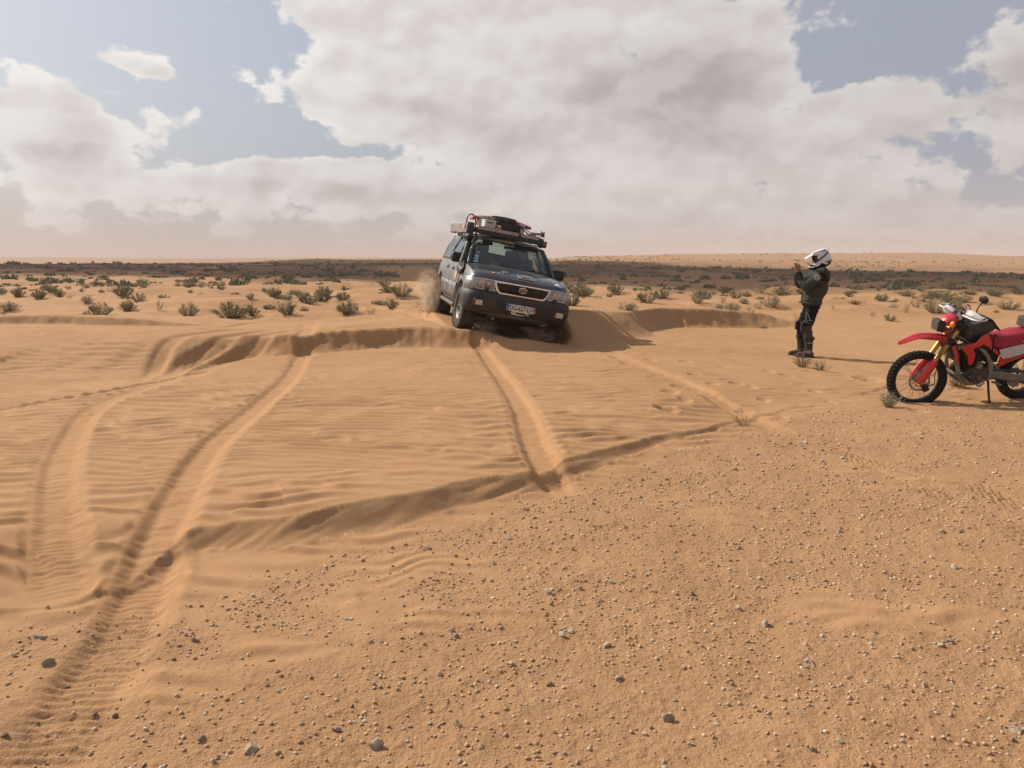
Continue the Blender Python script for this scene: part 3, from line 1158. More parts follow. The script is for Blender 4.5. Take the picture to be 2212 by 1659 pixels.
cloud('clouds', [(-420, 150), (-230, 110), (-110, 92), (-40, 66), (-14, 50), (4, 42), (22, 37), (60, 34), (200, 38), (330, 55), (380, 140), (300, 215), (150, 205), (60, 215), (0, 260), (20, 380), (-60, 470), (-200, 480), (-190, 330), (-260, 230)], 430, 60,
      'broad cloud bank drifting over the plain, its shade browns the scrub behind the car', 5)


def haze():
    m = bpy.data.materials.new('haze_air')
    m.use_nodes = True
    N, L = m.node_tree.nodes, m.node_tree.links
    N.remove(N['Principled BSDF'])
    v = N.new('ShaderNodeVolumePrincipled')
    v.inputs['Color'].default_value = (.74, .69, .66, 1)
    v.inputs['Density'].default_value = .00050
    v.inputs['Anisotropy'].default_value = 0.0
    L.new(v.outputs[0], N['Material Output'].inputs['Volume'])
    b = MB()
    b.box((0, 0, 12), (18400, 18400, 90))
    o = b.build('haze', m, smooth=False)
    tag(o, 'thin dusty air over the desert', None, None, 'stuff')


haze()
# ------------------------------------------------------------------ stones and gravel
STONE_TAN = mat('stone_tan', (.45, .31, .195), .9, var=.3, vscale=30, bump=.004, bscale=90, spec=.2)
STONE_PALE = mat('stone_pale', (.54, .43, .31), .9, var=.25, vscale=25, bump=.004, bscale=80, spec=.2)
STONE_GREY = mat('stone_grey', (.43, .325, .23), .9, var=.3, vscale=25, bump=.004, bscale=80, spec=.2)
STONE_DARK = mat('stone_dark', (.33, .21, .125), .9, var=.3, vscale=30, bump=.004, bscale=90, spec=.2)
STONE_RED = mat('stone_red', (0.288, 0.160, 0.088), .9, var=.3, vscale=30, bump=.004, bscale=90, spec=.2)


def ico(sub):
    bm = bmesh.new()
    bmesh.ops.create_icosphere(bm, subdivisions=sub, radius=1)
    v = np.array([p.co[:] for p in bm.verts])
    f = np.array([[q.index for q in p.verts] for p in bm.faces])
    bm.free()
    return v, f


def stone_mesh(name, seed, mt, flat, sub=2):
    rg = np.random.default_rng(seed)
    v, f = ico(sub)
    v = v.copy()
    for _ in range(9):                                   # broken faces
        n = rg.normal(size=3)
        n /= np.linalg.norm(n)
        d = rg.uniform(.5, .85)
        k = v @ n
        v -= np.maximum(k - d, 0)[:, None] * n
    v *= (1 + .10 * rg.normal(size=(len(v), 1)))
    v *= np.array([1, rg.uniform(.55, .85), flat])
    me = bpy.data.meshes.new(name)
    me.from_pydata(v.tolist(), [], f.tolist())
    me.materials.append(mt)
    finish(me, True, 28)
    return me


STONES = {}
for key, mt, n in (('tan', STONE_TAN, 5), ('pale', STONE_PALE, 4), ('grey', STONE_GREY, 4), ('dark', STONE_DARK, 4), ('red', STONE_RED, 2)):
    STONES[key] = [stone_mesh('stone', 10 * n + i + len(key), mt, (.75, .6, .95, .45, .7)[i]) for i in range(n)]

# the stones one can pick out: u, v, width in photograph pixels, colour, label
NAMED = [
    (1104, 1439, 34, 'pale', 'flat cream stone, the widest pale slab in the middle of the gravel'),
    (925, 1196, 24, 'dark', 'brown pointed stone standing alone just below the end of the slip face'),
    (1443, 1559, 34, 'grey', 'pointed grey stone with a dark shaded side near the bottom of the gravel'),
    (1187, 1479, 26, 'dark', 'dark brown upright stone below the cream slab'),
    (541, 1617, 48, 'pale', 'long pale stone lying across the sand left of the gravel'),
    (726, 1574, 30, 'grey', 'upright grey stone right of the long pale stone'),
    (422, 1390, 26, 'dark', 'dark pyramid shaped stone at the edge of the wide rut'),
    (497, 1412, 18, 'grey', 'small grey block next to the dark pyramid stone'),
    (747, 1345, 20, 'pale', 'small white stone at the upper left border of the gravel'),
    (1338, 1471, 30, 'pale', 'low whitish stone right of the dark upright stone'),
    (815, 1608, 40, 'pale', 'knobbly pale stone in the lower middle of the gravel'),
    (985, 1560, 22, 'tan', 'tan stone with a dark hollow beside it, near the bottom'),
    (995, 1568, 20, 'dark', 'brown stone touching the tan stone near the bottom'),
    (1038, 1612, 28, 'tan', 'rounded tan stone at the lower edge of the picture'),
    (1652, 1358, 28, 'pale', 'white faceted stone on open gravel, upper of the two white ones'),
    (1705, 1355, 20, 'pale', 'small white stone right of the white faceted one'),
    (1744, 1441, 28, 'pale', 'white wedge shaped stone with a dark underside'),
    (1756, 1490, 24, 'pale', 'rounded white stone below the white wedge'),
    (1503, 1411, 20, 'tan', 'tan broken stone left of the white wedge'),
    (1533, 1437, 18, 'pale', 'small cream stone below the tan broken one'),
    (2030, 1406, 30, 'pale', 'cream stone leaning on a grey one at the right'),
    (2052, 1396, 22, 'grey', 'grey stone behind the leaning cream one at the right'),
    (1660, 1565, 24, 'grey', 'pale grey stone among fine gravel in the lower right'),
    (1812, 1612, 26, 'pale', 'flat whitish stone near the lower right edge'),
    (2190, 1590, 40, 'pale', 'large cream stone cut by the right edge of the picture'),
    (2185, 1612, 22, 'tan', 'broken tan stone just below the large cream one'),
    (105, 1440, 34, 'grey', 'flat dark slab of slate half buried beside the rut'),
    (80, 1380, 26, 'grey', 'grey stone in the small heap left of the rut'),
    (95, 1383, 22, 'grey', 'second grey stone of the heap left of the rut, the right one'),
    (55, 1383, 20, 'pale', 'pale stone at the left end of the small heap'),
    (103, 1323, 22, 'pale', 'thin pale chip lying at the top of the left rut'),
    (144, 1472, 20, 'dark', 'round brown stone on the wall of the rut'),
    (300, 1433, 18, 'dark', 'brown stone at the right rim of the wide rut'),
    (205, 1535, 20, 'dark', 'black flat stone at the bottom of the rut'),
    (250, 1545, 18, 'dark', 'dark stone right of the black flat one'),
    (10, 1590, 26, 'dark', 'dark reddish stone at the left edge'),
    (1135, 1108, 18, 'dark', 'brown stone on the gravel in front of the narrow rut'),
    (1268, 1132, 14, 'dark', 'dark chip on the gravel right of the narrow rut'),
    (1185, 1290, 22, 'pale', 'whitish stone in the upper middle of the gravel'),
    (1100, 1175, 22, 'grey', 'grey stone with a pale flank in the upper gravel'),
    (1596, 1192, 20, 'tan', 'tan stone with a long shadow in the middle right'),
    (1820, 987, 18, 'pale', 'white chip on the rise in front of the motorcycle'),
    (1740, 955, 18, 'grey', 'grey stone on the rise in front of the motorcycle'),
    (1640, 1255, 18, 'pale', 'pale stone above the white faceted one'),
    (1890, 1378, 16, 'dark', 'dark rounded stone at the right'),
    (1310, 1402, 34, 'pale', 'pale crumbling slab partly covered by sand'),
    (1215, 1380, 26, 'pale', 'flat cream patch of stone flush with the sand'),
    (985, 1380, 20, 'tan', 'reddish tan stone in the middle of the gravel'),
    (600, 1455, 18, 'dark', 'dark stone in the cluster left of the gravel'),
    (690, 1610, 22, 'dark', 'dark angular stone at the lower left of the gravel'),
]
taken = []


def put_stone(x, y, w, key, i, label, group, sink=.35):
    me = STONES[key][i % len(STONES[key])]
    o = bpy.data.objects.new('stone', me)
    COL.objects.link(o)
    s = w * .5
    hz = max(p.co.z for p in me.vertices[:]) if False else .55
    o.scale = (s, s, s)
    o.rotation_euler = (random.uniform(-.25, .25), random.uniform(-.25, .25), random.uniform(0, 6.28))
    o.location = (x, y, ground_z(x, y) + s * hz * (1 - 2 * sink) * .8)
    taken.append((x, y, w))
    return tag(o, label, 'stone', group)


for i, (u, v, wpx, key, label) in enumerate(NAMED):
    x, y = at(u, v + wpx * .15, 0)
    d = y * math.cos(PITCH) + CAM_H * math.sin(PITCH)
    put_stone(x, y, .85 * wpx / FP * d, key, i, label, 'stones on the gravel flat', sink=.3)


def wedge_points(n, rmin, rmax, half=36):
    r = np.sqrt(RNG.uniform(rmin ** 2, rmax ** 2, n))
    a = np.radians(RNG.uniform(-half, half, n))
    return r * np.sin(a), r * np.cos(a)


KC = {'tan': 'tan', 'pale': 'whitish', 'grey': 'grey', 'dark': 'dark brown', 'red': 'reddish'}
SSECT = [(-.42, 'near the left picture edge'), (-.25, 'right of the wide rut'), (-.10, 'below the slip face'), (.04, 'in line with the car'), (.18, 'below the narrow rut'), (.32, 'below the dead twig'), (.45, 'below the person'), (9, 'below the motorcycle')]
SDEP = [(2.75, 'at the bottom'), (3.1, 'low down'), (3.6, 'in the near gravel'), (4.4, 'in the middle gravel'), (5.6, 'in the upper gravel'), (99, 'far up the gravel')]


def stone_label(x, y, w, key, i):
    size = 'tiny' if w < .020 else 'small' if w < .026 else 'large' if w > .04 else 'medium'
    form = ('blocky', 'flat', 'tall', 'slab-like', 'chipped')[i % len(STONES[key])]
    where = next(t for lim, t in SSECT if x / y < lim)
    far = next(t for lim, t in SDEP if y < lim)
    return '%s %s %s stone %s, %s' % (size, form, KC[key], far, where)


keys = ['tan'] * 12 + ['pale'] * 6 + ['grey'] * 3 + ['dark'] * 3 + ['red'] * 2
gx, gy = wedge_points(1500, 2.3, 8.5)
gm = land(gx, gy, False)[1]
n_small = 0
for x, y, m in zip(gx, gy, gm):
    if n_small >= 240:
        break
    if m < .35 or abs(x) > .645 * y + .1:
        continue
    r = math.hypot(x, y)
    w = min((.015 + .025 * random.random() ** 3) * (1 + .10 * (r - 2.4)), .075)
    if any((x - a) ** 2 + (y - b) ** 2 < (.6 * (w + c)) ** 2 for a, b, c in taken):
        continue
    key = random.choice(keys)
    put_stone(x, y, w, key, n_small, stone_label(x, y, w, key, n_small), 'stones on the gravel flat', sink=.25)
    n_small += 1


def gravel():
    """the uncountable small stuff: one mesh of broken pebbles"""
    v0, f0 = ico(1)
    v0, f0 = v0, f0
    base = []
    for k in range(10):
        v = v0.copy()
        rg = np.random.default_rng(400 + k)
        for _ in range(5):
            n = rg.normal(size=3)
            n /= np.linalg.norm(n)
            v -= np.maximum(v @ n - rg.uniform(.35, .75), 0)[:, None] * n
        v *= (1 + .14 * rg.normal(size=(len(v), 1)))
        v[:, 2] *= rg.uniform(.45, .85)
        base.append(v)
    bm = bmesh.new()
    bmesh.ops.create_icosphere(bm, subdivisions=1, radius=1)
    bm.free()
    X, Y, W = [], [], []
    for n, r0, r1, w0, w1, p in ((12500, 1.9, 4.2, .0035, .021, 2.6), (9500, 4.2, 6.5, .0055, .025, 2.5), (6500, 6.5, 9.5, .009, .030, 2.4), (1900, 9.5, 14, .012, .036, 2.4)):
        x, y = wedge_points(n, r0, r1)
        X.append(x)
        Y.append(y)
        W.append(w0 + (w1 - w0) * RNG.random(n) ** p)
    X, Y, W = map(np.concatenate, (X, Y, W))
    z, g, tr, _, _ = land(X, Y)
    clump = .45 + .9 * sstep(-.4, .5, fbm(X / .5, Y / .4, 3, 210))
    prob = np.clip(g * 1.2, 0, 1) ** 1.6 * clump * np.where(tr > .5, .25, 1)
    # scattered stones on the sand at the very bottom left
    prob = np.where((Y < 3.7) & (X < -.3), np.maximum(prob, .16 * clump), prob)
    prob = np.where((Y > 9.5), prob * .8, prob)
    m = RNG.random(X.size) < prob
    X, Y, W, z = X[m], Y[m], W[m], z[m]
    n = X.size
    sel = RNG.integers(0, 10, n)
    B = np.stack(base)[sel]
    ang = RNG.uniform(0, 2 * np.pi, n)
    asp = RNG.uniform(.6, 1.0, n)
    c, s = np.cos(ang), np.sin(ang)
    x0, y0 = B[:, :, 0], B[:, :, 1] * asp[:, None]
    Px = (x0 * c[:, None] - y0 * s[:, None]) * (W * .6)[:, None] + X[:, None]
    Py = (x0 * s[:, None] + y0 * c[:, None]) * (W * .6)[:, None] + Y[:, None]
    Pz = B[:, :, 2] * (W * .6)[:, None] + (z + W * .15)[:, None]
    nv = B.shape[1]
    co = np.stack([Px, Py, Pz], -1).reshape(-1, 3)
    F = (f0[None] + (np.arange(n) * nv)[:, None, None]).reshape(-1, 3)
    me = bpy.data.meshes.new('gravel')
    me.vertices.add(len(co))
    me.vertices.foreach_set('co', co.astype(np.float32).ravel())
    me.loops.add(F.size)
    me.loops.foreach_set('vertex_index', F.astype(np.int32).ravel())
    me.polygons.add(len(F))
    me.polygons.foreach_set('loop_start', (np.arange(len(F)) * 3).astype(np.int32))
    cls = RNG.choice(5, n, p=[.44, .20, .04, .04, .28])
    me.polygons.foreach_set('material_index', np.repeat(cls, len(f0)).astype(np.int32))
    me.update(calc_edges=True)
    G = [mat('gravel_tan', (.45, .30, .185), .95, var=.3, vscale=14, spec=.15), STONE_PALE, STONE_GREY, STONE_DARK, mat('gravel_sand', (.41, .25, .135), .95, var=.2, vscale=14, spec=.15)]
    for q in G:
        me.materials.append(q)
    o = bpy.data.objects.new('gravel', me)
    COL.objects.link(o)
    tag(o, 'fine broken gravel strewn over the sand flat in front', 'gravel', None, 'stuff')
    return n


N_GRAVEL = gravel()

# ------------------------------------------------------------------ desert scrub
LEAF = mat('scrub_leaf', (.235, .225, .128), .8, var=.35, vscale=9, spec=.2)
LEAF_GREY = mat('scrub_leaf_grey', (.30, .27, .172), .85, var=.3, vscale=9, spec=.2)
LEAF_DARK = mat('scrub_leaf_dark', (.185, .174, .10), .8, var=.35, vscale=9, spec=.2)
TWIG = mat('scrub_twig', (0.216, 0.152, 0.096), .9, var=.3, vscale=9, spec=.2)
STRAW = mat('dry_straw', (0.336, 0.248, 0.128), .9, var=.3, vscale=12, spec=.2)


def shrub_meshes(seed, stems, h, spread, leaf, leaf_len, leaf_w, leaves, bare=.0, lean=.5):
    """unit shrub about 1 m wide: returns (foliage, stems) builders"""
    rg = random.Random(seed)
    fo, st = MB(), MB()
    for i in range(stems):
        a = rg.uniform(0, 6.283)
        rad = math.sqrt(rg.random()) * spread
        tipx, tipy = rad * math.cos(a), rad * math.sin(a)
        top = h * (1.0 - .55 * (rad / max(spread, .01)) ** 2) * rg.uniform(.65, 1.08)
        b = Vector((tipx * .25, tipy * .25, -.03))
        tip = Vector((tipx, tipy, top))
        mid = b.lerp(tip, .55) + Vector((tipx * .12, tipy * .12, top * .06))
        pts = catmull([b, mid, tip], 4)
        # thin woody stem: three-sided
        st.tube([pts[0], pts[3], pts[6], pts[-1]], [.009, .006, .004, .002], 3)
        for k in range(leaves):
            t = bare + (1 - bare) * rg.random() ** .8
            q = pts[min(int(t * (len(pts) - 1)), len(pts) - 1)] + Vector((rg.gauss(0, .025), rg.gauss(0, .025), rg.gauss(0, .02)))
            d = Vector((rg.gauss(0, lean) + tipx * .8, rg.gauss(0, lean) + tipy * .8, rg.uniform(.25, 1.1))).normalized()
            L = leaf_len * rg.uniform(.6, 1.35)
            sdir = d.cross(Vector((rg.gauss(0, 1), rg.gauss(0, 1), rg.gauss(0, 1)))).normalized() * leaf_w * rg.uniform(.7, 1.3)
            m = q + d * L * .5
            e = q + d * L
            fo.add([q, m + sdir, e, m - sdir], [(0, 1, 2, 3)])
    return fo, st


KINDS = {
    'full': [shrub_meshes(1, 46, .62, .50, LEAF, .065, .008, 60), shrub_meshes(2, 52, .55, .50, LEAF, .06, .008, 56), shrub_meshes(3, 40, .75, .48, LEAF, .065, .008, 60)],
    'grey': [shrub_meshes(4, 44, .58, .50, LEAF_GREY, .06, .007, 44, .1), shrub_meshes(5, 38, .66, .48, LEAF_GREY, .062, .007, 46, .1)],
    'thin': [shrub_meshes(6, 24, .62, .45, LEAF_GREY, .07, .007, 11, .3), shrub_meshes(7, 18, .55, .42, LEAF_GREY, .07, .007, 10, .35)],
    'dark': [shrub_meshes(8, 34, .55, .46, LEAF_DARK, .065, .009, 52), shrub_meshes(9, 30, .68, .44, LEAF_DARK, .065, .009, 52)],
}
KM = {'full': LEAF, 'grey': LEAF_GREY, 'thin': LEAF_GREY, 'dark': LEAF_DARK}
SHRUB = {}
for k, lst in KINDS.items():
    SHRUB[k] = []
    for fo, st in lst:
        a, b = fo.mesh('foliage'), st.mesh('stems')
        a.materials.append(KM[k])
        b.materials.append(TWIG)
        SHRUB[k].append((a, b))


def add_shrub(x, y, w, h, kind, i, label, group, parts=True, z=None):
    a, b = SHRUB[kind][i % len(SHRUB[kind])]
    o = bpy.data.objects.new('shrub', a)
    COL.objects.link(o)
    hh = max(v[2] for v in (a.vertices[j].co for j in range(0, len(a.vertices), 37)))
    o.location = (x, y, (ground_z(x, y) if z is None else z) - .01)
    o.scale = (w, w * random.uniform(.8, 1.1), h / hh)
    o.rotation_euler = (0, 0, random.uniform(0, 6.28))
    if parts:
        s = bpy.data.objects.new('stems', b)
        COL.objects.link(s)
        s.parent = o
    return tag(o, label, 'shrub', group)


# shrubs one can point at: u, v of the foot, width and height in photograph pixels, kind, label
BUSHES = [
    (500, 688, 100, 46, 'full', 'broad grey green shrub on the dune edge, the widest left of the car'),
    (545, 682, 44, 32, 'dark', 'dark shrub touching the right side of the widest shrub'),
    (622, 680, 54, 34, 'full', 'rounded shrub with bare feet on the dune edge, next right of the widest shrubs'),
    (752, 680, 66, 36, 'full', 'spreading shrub with a bare left flank in front of the dune edge'),
    (800, 680, 36, 20, 'thin', 'sparse twiggy shrub right of the spreading one'),
    (846, 670, 38, 28, 'full', 'compact ball of a shrub, nearest the track left of the car'),
    (408, 684, 52, 40, 'grey', 'upright grey shrub left of the widest shrub'),
    (342, 672, 30, 28, 'thin', 'thin forked shrub standing on the sand mound'),
    (20, 672, 56, 26, 'grey', 'low grey green shrub cut by the left edge'),
    (276, 672, 42, 30, 'full', 'bushy shrub left of the thin forked one'),
    (268, 640, 50, 34, 'full', 'green shrub behind the bushy one at the left'),
    (300, 652, 40, 24, 'grey', 'loose grey shrub between the two left hand bushes'),
    (40, 640, 36, 26, 'full', 'shrub behind the low one at the left edge'),
    (85, 645, 34, 26, 'full', 'second shrub of the row at the far left'),
    (130, 642, 30, 24, 'dark', 'third shrub of the row at the far left, darker'),
    (190, 655, 36, 22, 'grey', 'grey shrub in front of the far left row'),
    (700, 640, 46, 28, 'full', 'shrub on a little dune left of the spreading shrub'),
    (655, 645, 34, 20, 'full', 'low shrub in the middle of the left scrub'),
    (590, 640, 44, 24, 'full', 'wide shrub behind the rounded shrub'),
    (740, 648, 36, 22, 'full', 'green shrub just behind the spreading shrub'),
    (865, 640, 60, 34, 'full', 'big double shrub beside the track behind the car'),
    (835, 632, 34, 20, 'full', 'shrub against the left of the double shrub'),
    (1235, 662, 42, 40, 'full', 'tall shrub right of the car headlight'),
    (1238, 632, 38, 22, 'full', 'shrub behind the tall one right of the car'),
    (1265, 640, 50, 24, 'full', 'wide shrub right of the car, in front of a sandy rise'),
    (1355, 672, 72, 24, 'grey', 'low grey shrub right on the dune brow'),
    (1395, 655, 60, 34, 'full', 'wide shrub behind the low grey one'),
    (1430, 645, 50, 26, 'full', 'right hand neighbour of the wide shrub'),
    (1330, 632, 44, 22, 'dark', 'dark low shrub on the sandy rise'),
    (1508, 655, 36, 28, 'grey', 'small round shrub alone on bare sand'),
    (1515, 642, 28, 18, 'full', 'small shrub behind the round one'),
    (1665, 662, 56, 32, 'grey', 'round grey shrub left of the standing person'),
    (1590, 645, 34, 24, 'grey', 'bristly shrub in the right hand scrub'),
    (1690, 636, 66, 22, 'dark', 'dark wide shrub left of the person at knee height'),
    (1565, 632, 34, 18, 'dark', 'small dark shrub in the right hand scrub'),
    (1640, 668, 38, 20, 'thin', 'thin dry shrub before the round grey one'),
    (1735, 636, 42, 18, 'dark', 'dark shrub partly behind the person'),
    (1905, 650, 36, 20, 'full', 'flat shrub right of the person'),
    (1980, 664, 36, 30, 'thin', 'twiggy grey shrub left of the large one before the motorcycle'),
    (1955, 676, 26, 26, 'thin', 'thin twiggy shrub on the sand left of the motorcycle'),
    (2020, 676, 64, 40, 'grey', 'large grey shrub behind the motorcycle headlamp'),
    (2065, 668, 46, 26, 'grey', 'grey shrub right of the large one behind the motorcycle'),
    (2035, 644, 80, 22, 'dark', 'long dark shrub behind the large grey one'),
    (2178, 668, 60, 24, 'grey', 'grey green shrub at the right edge behind the seat'),
    (2150, 640, 44, 18, 'dark', 'dark low shrub at the right edge'),
    (1800, 668, 14, 12, 'thin', 'tiny shrub right of the person'),
    (1885, 684, 18, 14, 'thin', 'tiny dry shrub on bare sand between person and motorcycle'),
    (2150, 676, 20, 8, 'dark', 'tiny dark tuft on the sand behind the seat'),
]


def foot_point(u, v):
    """where the ground is met at photograph point u, v (walks along the sight line)"""
    x, y = (u - 1106) / FP, (829.5 - v) / FP
    d = np.array((x, math.cos(PITCH) + y * math.sin(PITCH), -math.sin(PITCH) + y * math.cos(PITCH)))
    t = np.concatenate([np.arange(10, 40, .1), np.arange(40, 400, .5)])
    px, py, pz = d[0] * t, d[1] * t, CAM_H + d[2] * t
    z = land(px, py, False)[0]
    hit = np.nonzero((z > pz) & (py > 16.2))[0]
    i = hit[0] if hit.size else len(t) - 1
    return px[i], py[i], z[i]


used = []
for i, (u, v, w, h, kind, label) in enumerate(BUSHES):
    x, y, z = foot_point(u, v)
    y = min(y, 60)
    add_shrub(x, y, .92 * w / FP * y, .84 * h / FP * y, kind, i, label, 'shrubs on the near dunes', True, z)
    used.append((x, y))

# the scattered scrub of the plain
cand = []
px, py = wedge_points(5200, 20, 175, 35)
qx, qy = wedge_points(900, 20, 62, 35)
px, py = np.append(px, qx), np.append(py, qy)
keepp = np.where(py < 60, .95, .30) * (.35 + .9 * sstep(-.3, .5, fbm(px / 7, py / 9, 2, 300)))
keepp = np.where((py < 30), keepp * .5, keepp)
ok = RNG.random(px.size) < keepp
px, py = px[ok], py[ok]
pz, _, tr, _, _ = land(px, py, False)
for x, y, z, t in zip(px, py, pz, tr):
    sx = x / y
    if -.135 < sx < -.085 and y < 150 and t > -1 and abs(sx + .108 + .01 * math.sin(y / 20)) < .022:
        continue                                          # the track leaves the scrub open
    if any((x - a) ** 2 + (y - b) ** 2 < .5 for a, b in used[:60]):
        continue
    cand.append((y, x, z))
cand.sort()
rest = []
KT = {'full': 'grey green', 'grey': 'pale grey', 'thin': 'sparse twiggy', 'dark': 'dark olive'}
SECT = [(-.48, 'at the left edge'), (-.36, 'above the left ruts'), (-.24, 'above the curved ruts'), (-.13, 'left of the car'), (.0, 'behind the car'), (.10, 'just right of the car'), (.2, 'above the right dune brow'),
        (.33, 'left of the person'), (.44, 'right of the person'), (9, 'above the motorcycle')]
DEPTH = [(28, 'on the near sand'), (38, 'on the middle sand'), (52, 'on the plain'), (75, 'on the shaded plain'), (400, 'at the far rim')]


def shrub_label(x, y, w, h, kind):
    size = 'tiny' if w < .42 else 'small' if w < .62 else 'mid-sized' if w < .9 else 'broad'
    form = 'flat' if h / w < .42 else 'rounded' if h / w < .5 else 'upright'
    where = next(t for lim, t in SECT if x / y < lim)
    far = next(t for lim, t in DEPTH if y < lim)
    return '%s %s %s shrub %s, %s' % (size, form, KT[kind], far, where)


count = 0
for y, x, z in cand:
    kind = random.choice(('full', 'full', 'grey', 'dark', 'dark', 'thin') if y < 60 else ('full', 'dark', 'dark', 'dark'))
    w = random.uniform(.30, .8) * (.6 if random.random() < .6 else 1.05) * (1 if y < 60 else 1.25)
    h = w * random.uniform(.34, .58)
    if count < 248:
        add_shrub(x, y, w, h, kind, count, shrub_label(x, y, w, h, kind), 'scattered shrubs of the plain', y < 34, z)
        count += 1
    else:
        rest.append((x, y, z, w, h))


def tell_apart(kind):
    """things that still read alike are told apart by their order from the left"""
    groups = {}
    for o in list(COL.objects):
        if o.name.split('.')[0] == kind and o.get('label'):
            groups.setdefault(o['label'], []).append(o)
    order = ['second', 'third', 'fourth', 'fifth', 'sixth', 'seventh', 'eighth', 'ninth', 'tenth', 'eleventh', 'twelfth']
    for lab, lst in groups.items():
        if len(lst) < 2:
            continue
        lst.sort(key=lambda o: o.location.x / o.location.y)
        for i, o in enumerate(lst):
            new = lab + (', leftmost' if i == 0 else ', rightmost' if i == len(lst) - 1 else ', %s from left' % order[min(i - 1, 10)])
            o['label'] = new if len(new.split()) <= 16 else new.replace(' twiggy', '').replace('dark olive', 'olive').replace('grey green', 'green').replace('pale grey', 'grey')


tell_apart('shrub')
tell_apart('stone')


def far_scrub():
    """tufts too many to count: the back of the plain and the slopes of the hills"""
    rg = np.random.default_rng(77)
    pts = list(rest)
    hx, hy = wedge_points(15000, 170, 800, 35)
    dens = sstep(-.5, .6, fbm(hx / 40, hy / 60, 2, 310))
    ok = RNG.random(hx.size) < .55 * dens * np.where(hx / hy > 0, 1, .35)
    hx, hy = hx[ok], hy[ok]
    hz = land(hx, hy, False)[0]
    for x, y, z in zip(hx, hy, hz):
        w = rg.uniform(.6, 2.1)
        pts.append((x, y, z, w, w * .6))
    m = MB()
    for x, y, z, w, h in pts:
        k = 14 if y < 90 else 8 if y < 170 else 3
        vs, fs = [], []
        for j in range(k):
            a = rg.uniform(0, 6.28)
            r = w * .5 * math.sqrt(rg.random())
            cx, cy, cz = x + r * math.cos(a), y + r * math.sin(a), z + h * rg.uniform(.1, .6) * (1 - r / w)
            s = w * rg.uniform(.16, .28)
            t = rg.uniform(0, 6.28)
            o = len(vs)
            vs += [(cx - s * math.cos(t), cy - s * math.sin(t), cz - s * .5), (cx + s * math.cos(t), cy + s * math.sin(t), cz - s * .5),
                   (cx - s * math.sin(t) * .7, cy + s * math.cos(t) * .7, cz - s * .4), (cx + rg.uniform(-.3, .3) * s, cy + rg.uniform(-.3, .3) * s, cz + s * .9)]
            fs += [(o, o + 1, o + 3), (o + 1, o + 2, o + 3), (o + 2, o, o + 3)]
        m.add(vs, fs)
    o = m.build('scrub', LEAF_DARK, flip=False, smooth=False)
    tag(o, 'countless far tufts of scrub on the plain and hill slopes', 'scrub', None, 'stuff')


far_scrub()


# small plants in front
def twig_plant(name, x, y, w, h, n, leaf, label, mt, seed, leaves=3, z=None):
    rg = random.Random(seed)
    root = empty(name, (x, y, ground_z(x, y) if z is None else z))
    tag(root, label, 'plant', None)
    st, fo = MB(), MB()
    for i in range(n):
        a = rg.uniform(0, 6.28)
        r = w * .5 * math.sqrt(rg.random())
        tip = Vector((r * math.cos(a), r * math.sin(a), h * rg.uniform(.45, 1.05) * (1 - .5 * (2 * r / w) ** 2)))
        mid = tip * .5 + Vector((rg.gauss(0, .02), rg.gauss(0, .02), .03 * h))
        pts = catmull([Vector((tip.x * .1, tip.y * .1, -.02)), mid, tip], 3)
        st.tube(pts, [.004, .003, .0015], 4)
        for k in range(3):
            q = pts[rg.randint(2, len(pts) - 1)]
            e = q + Vector((rg.gauss(0, .05), rg.gauss(0, .05), rg.uniform(.01, .08))) * (h / .3)
            st.tube([q, e], [.002, .001], 3)
            for _ in range(leaves):
                p = q.lerp(e, rg.random())
                d = Vector((rg.gauss(0, .5), rg.gauss(0, .5), rg.uniform(.2, 1))).normalized() * leaf
                s = d.cross(Vector((rg.gauss(0, 1), rg.gauss(0, 1), .3))).normalized() * leaf * .06
                fo.add([p, p + d * .5 + s, p + d, p + d * .5 - s], [(0, 1, 2, 3)])
    st.build('stems', mt[0], root, flip=False)
    if leaves:
        fo.build('leaves', mt[1], root, flip=False, smooth=False)
    return root


x, y = at(1919, 880, -.02)
twig_plant('desert_plant', x, y, .30, .19, 38, .045, 'wispy grey plant at the foot of the front wheel of the motorcycle', (LEAF_GREY, LEAF_GREY), 3, 2)
x, y = at(1733, 799, 0)
twig_plant('desert_plant', x, y, .36, .27, 34, .035, 'grey twiggy plant in front of the boots of the person', (TWIG, LEAF_GREY), 4, 2)
x, y = at(1772, 806, 0)
twig_plant('desert_plant', x, y, .30, .20, 22, .03, 'smaller dry plant right of the boots on the hollow sand', (TWIG, LEAF_GREY), 5, 3)
x, y = at(1606, 918, 0)
twig_plant('dry_twig', x, y, .24, .16, 14, .05, 'bare pale dead twig at the end of the slip face', (STRAW, STRAW), 6, 0)
x, y = at(2117, 852, -.03)
twig_plant('straw_tuft', x, y + .5, .34, .17, 60, .06, 'yellow straw tuft growing under the engine of the motorcycle', (STRAW, STRAW), 7, 2)
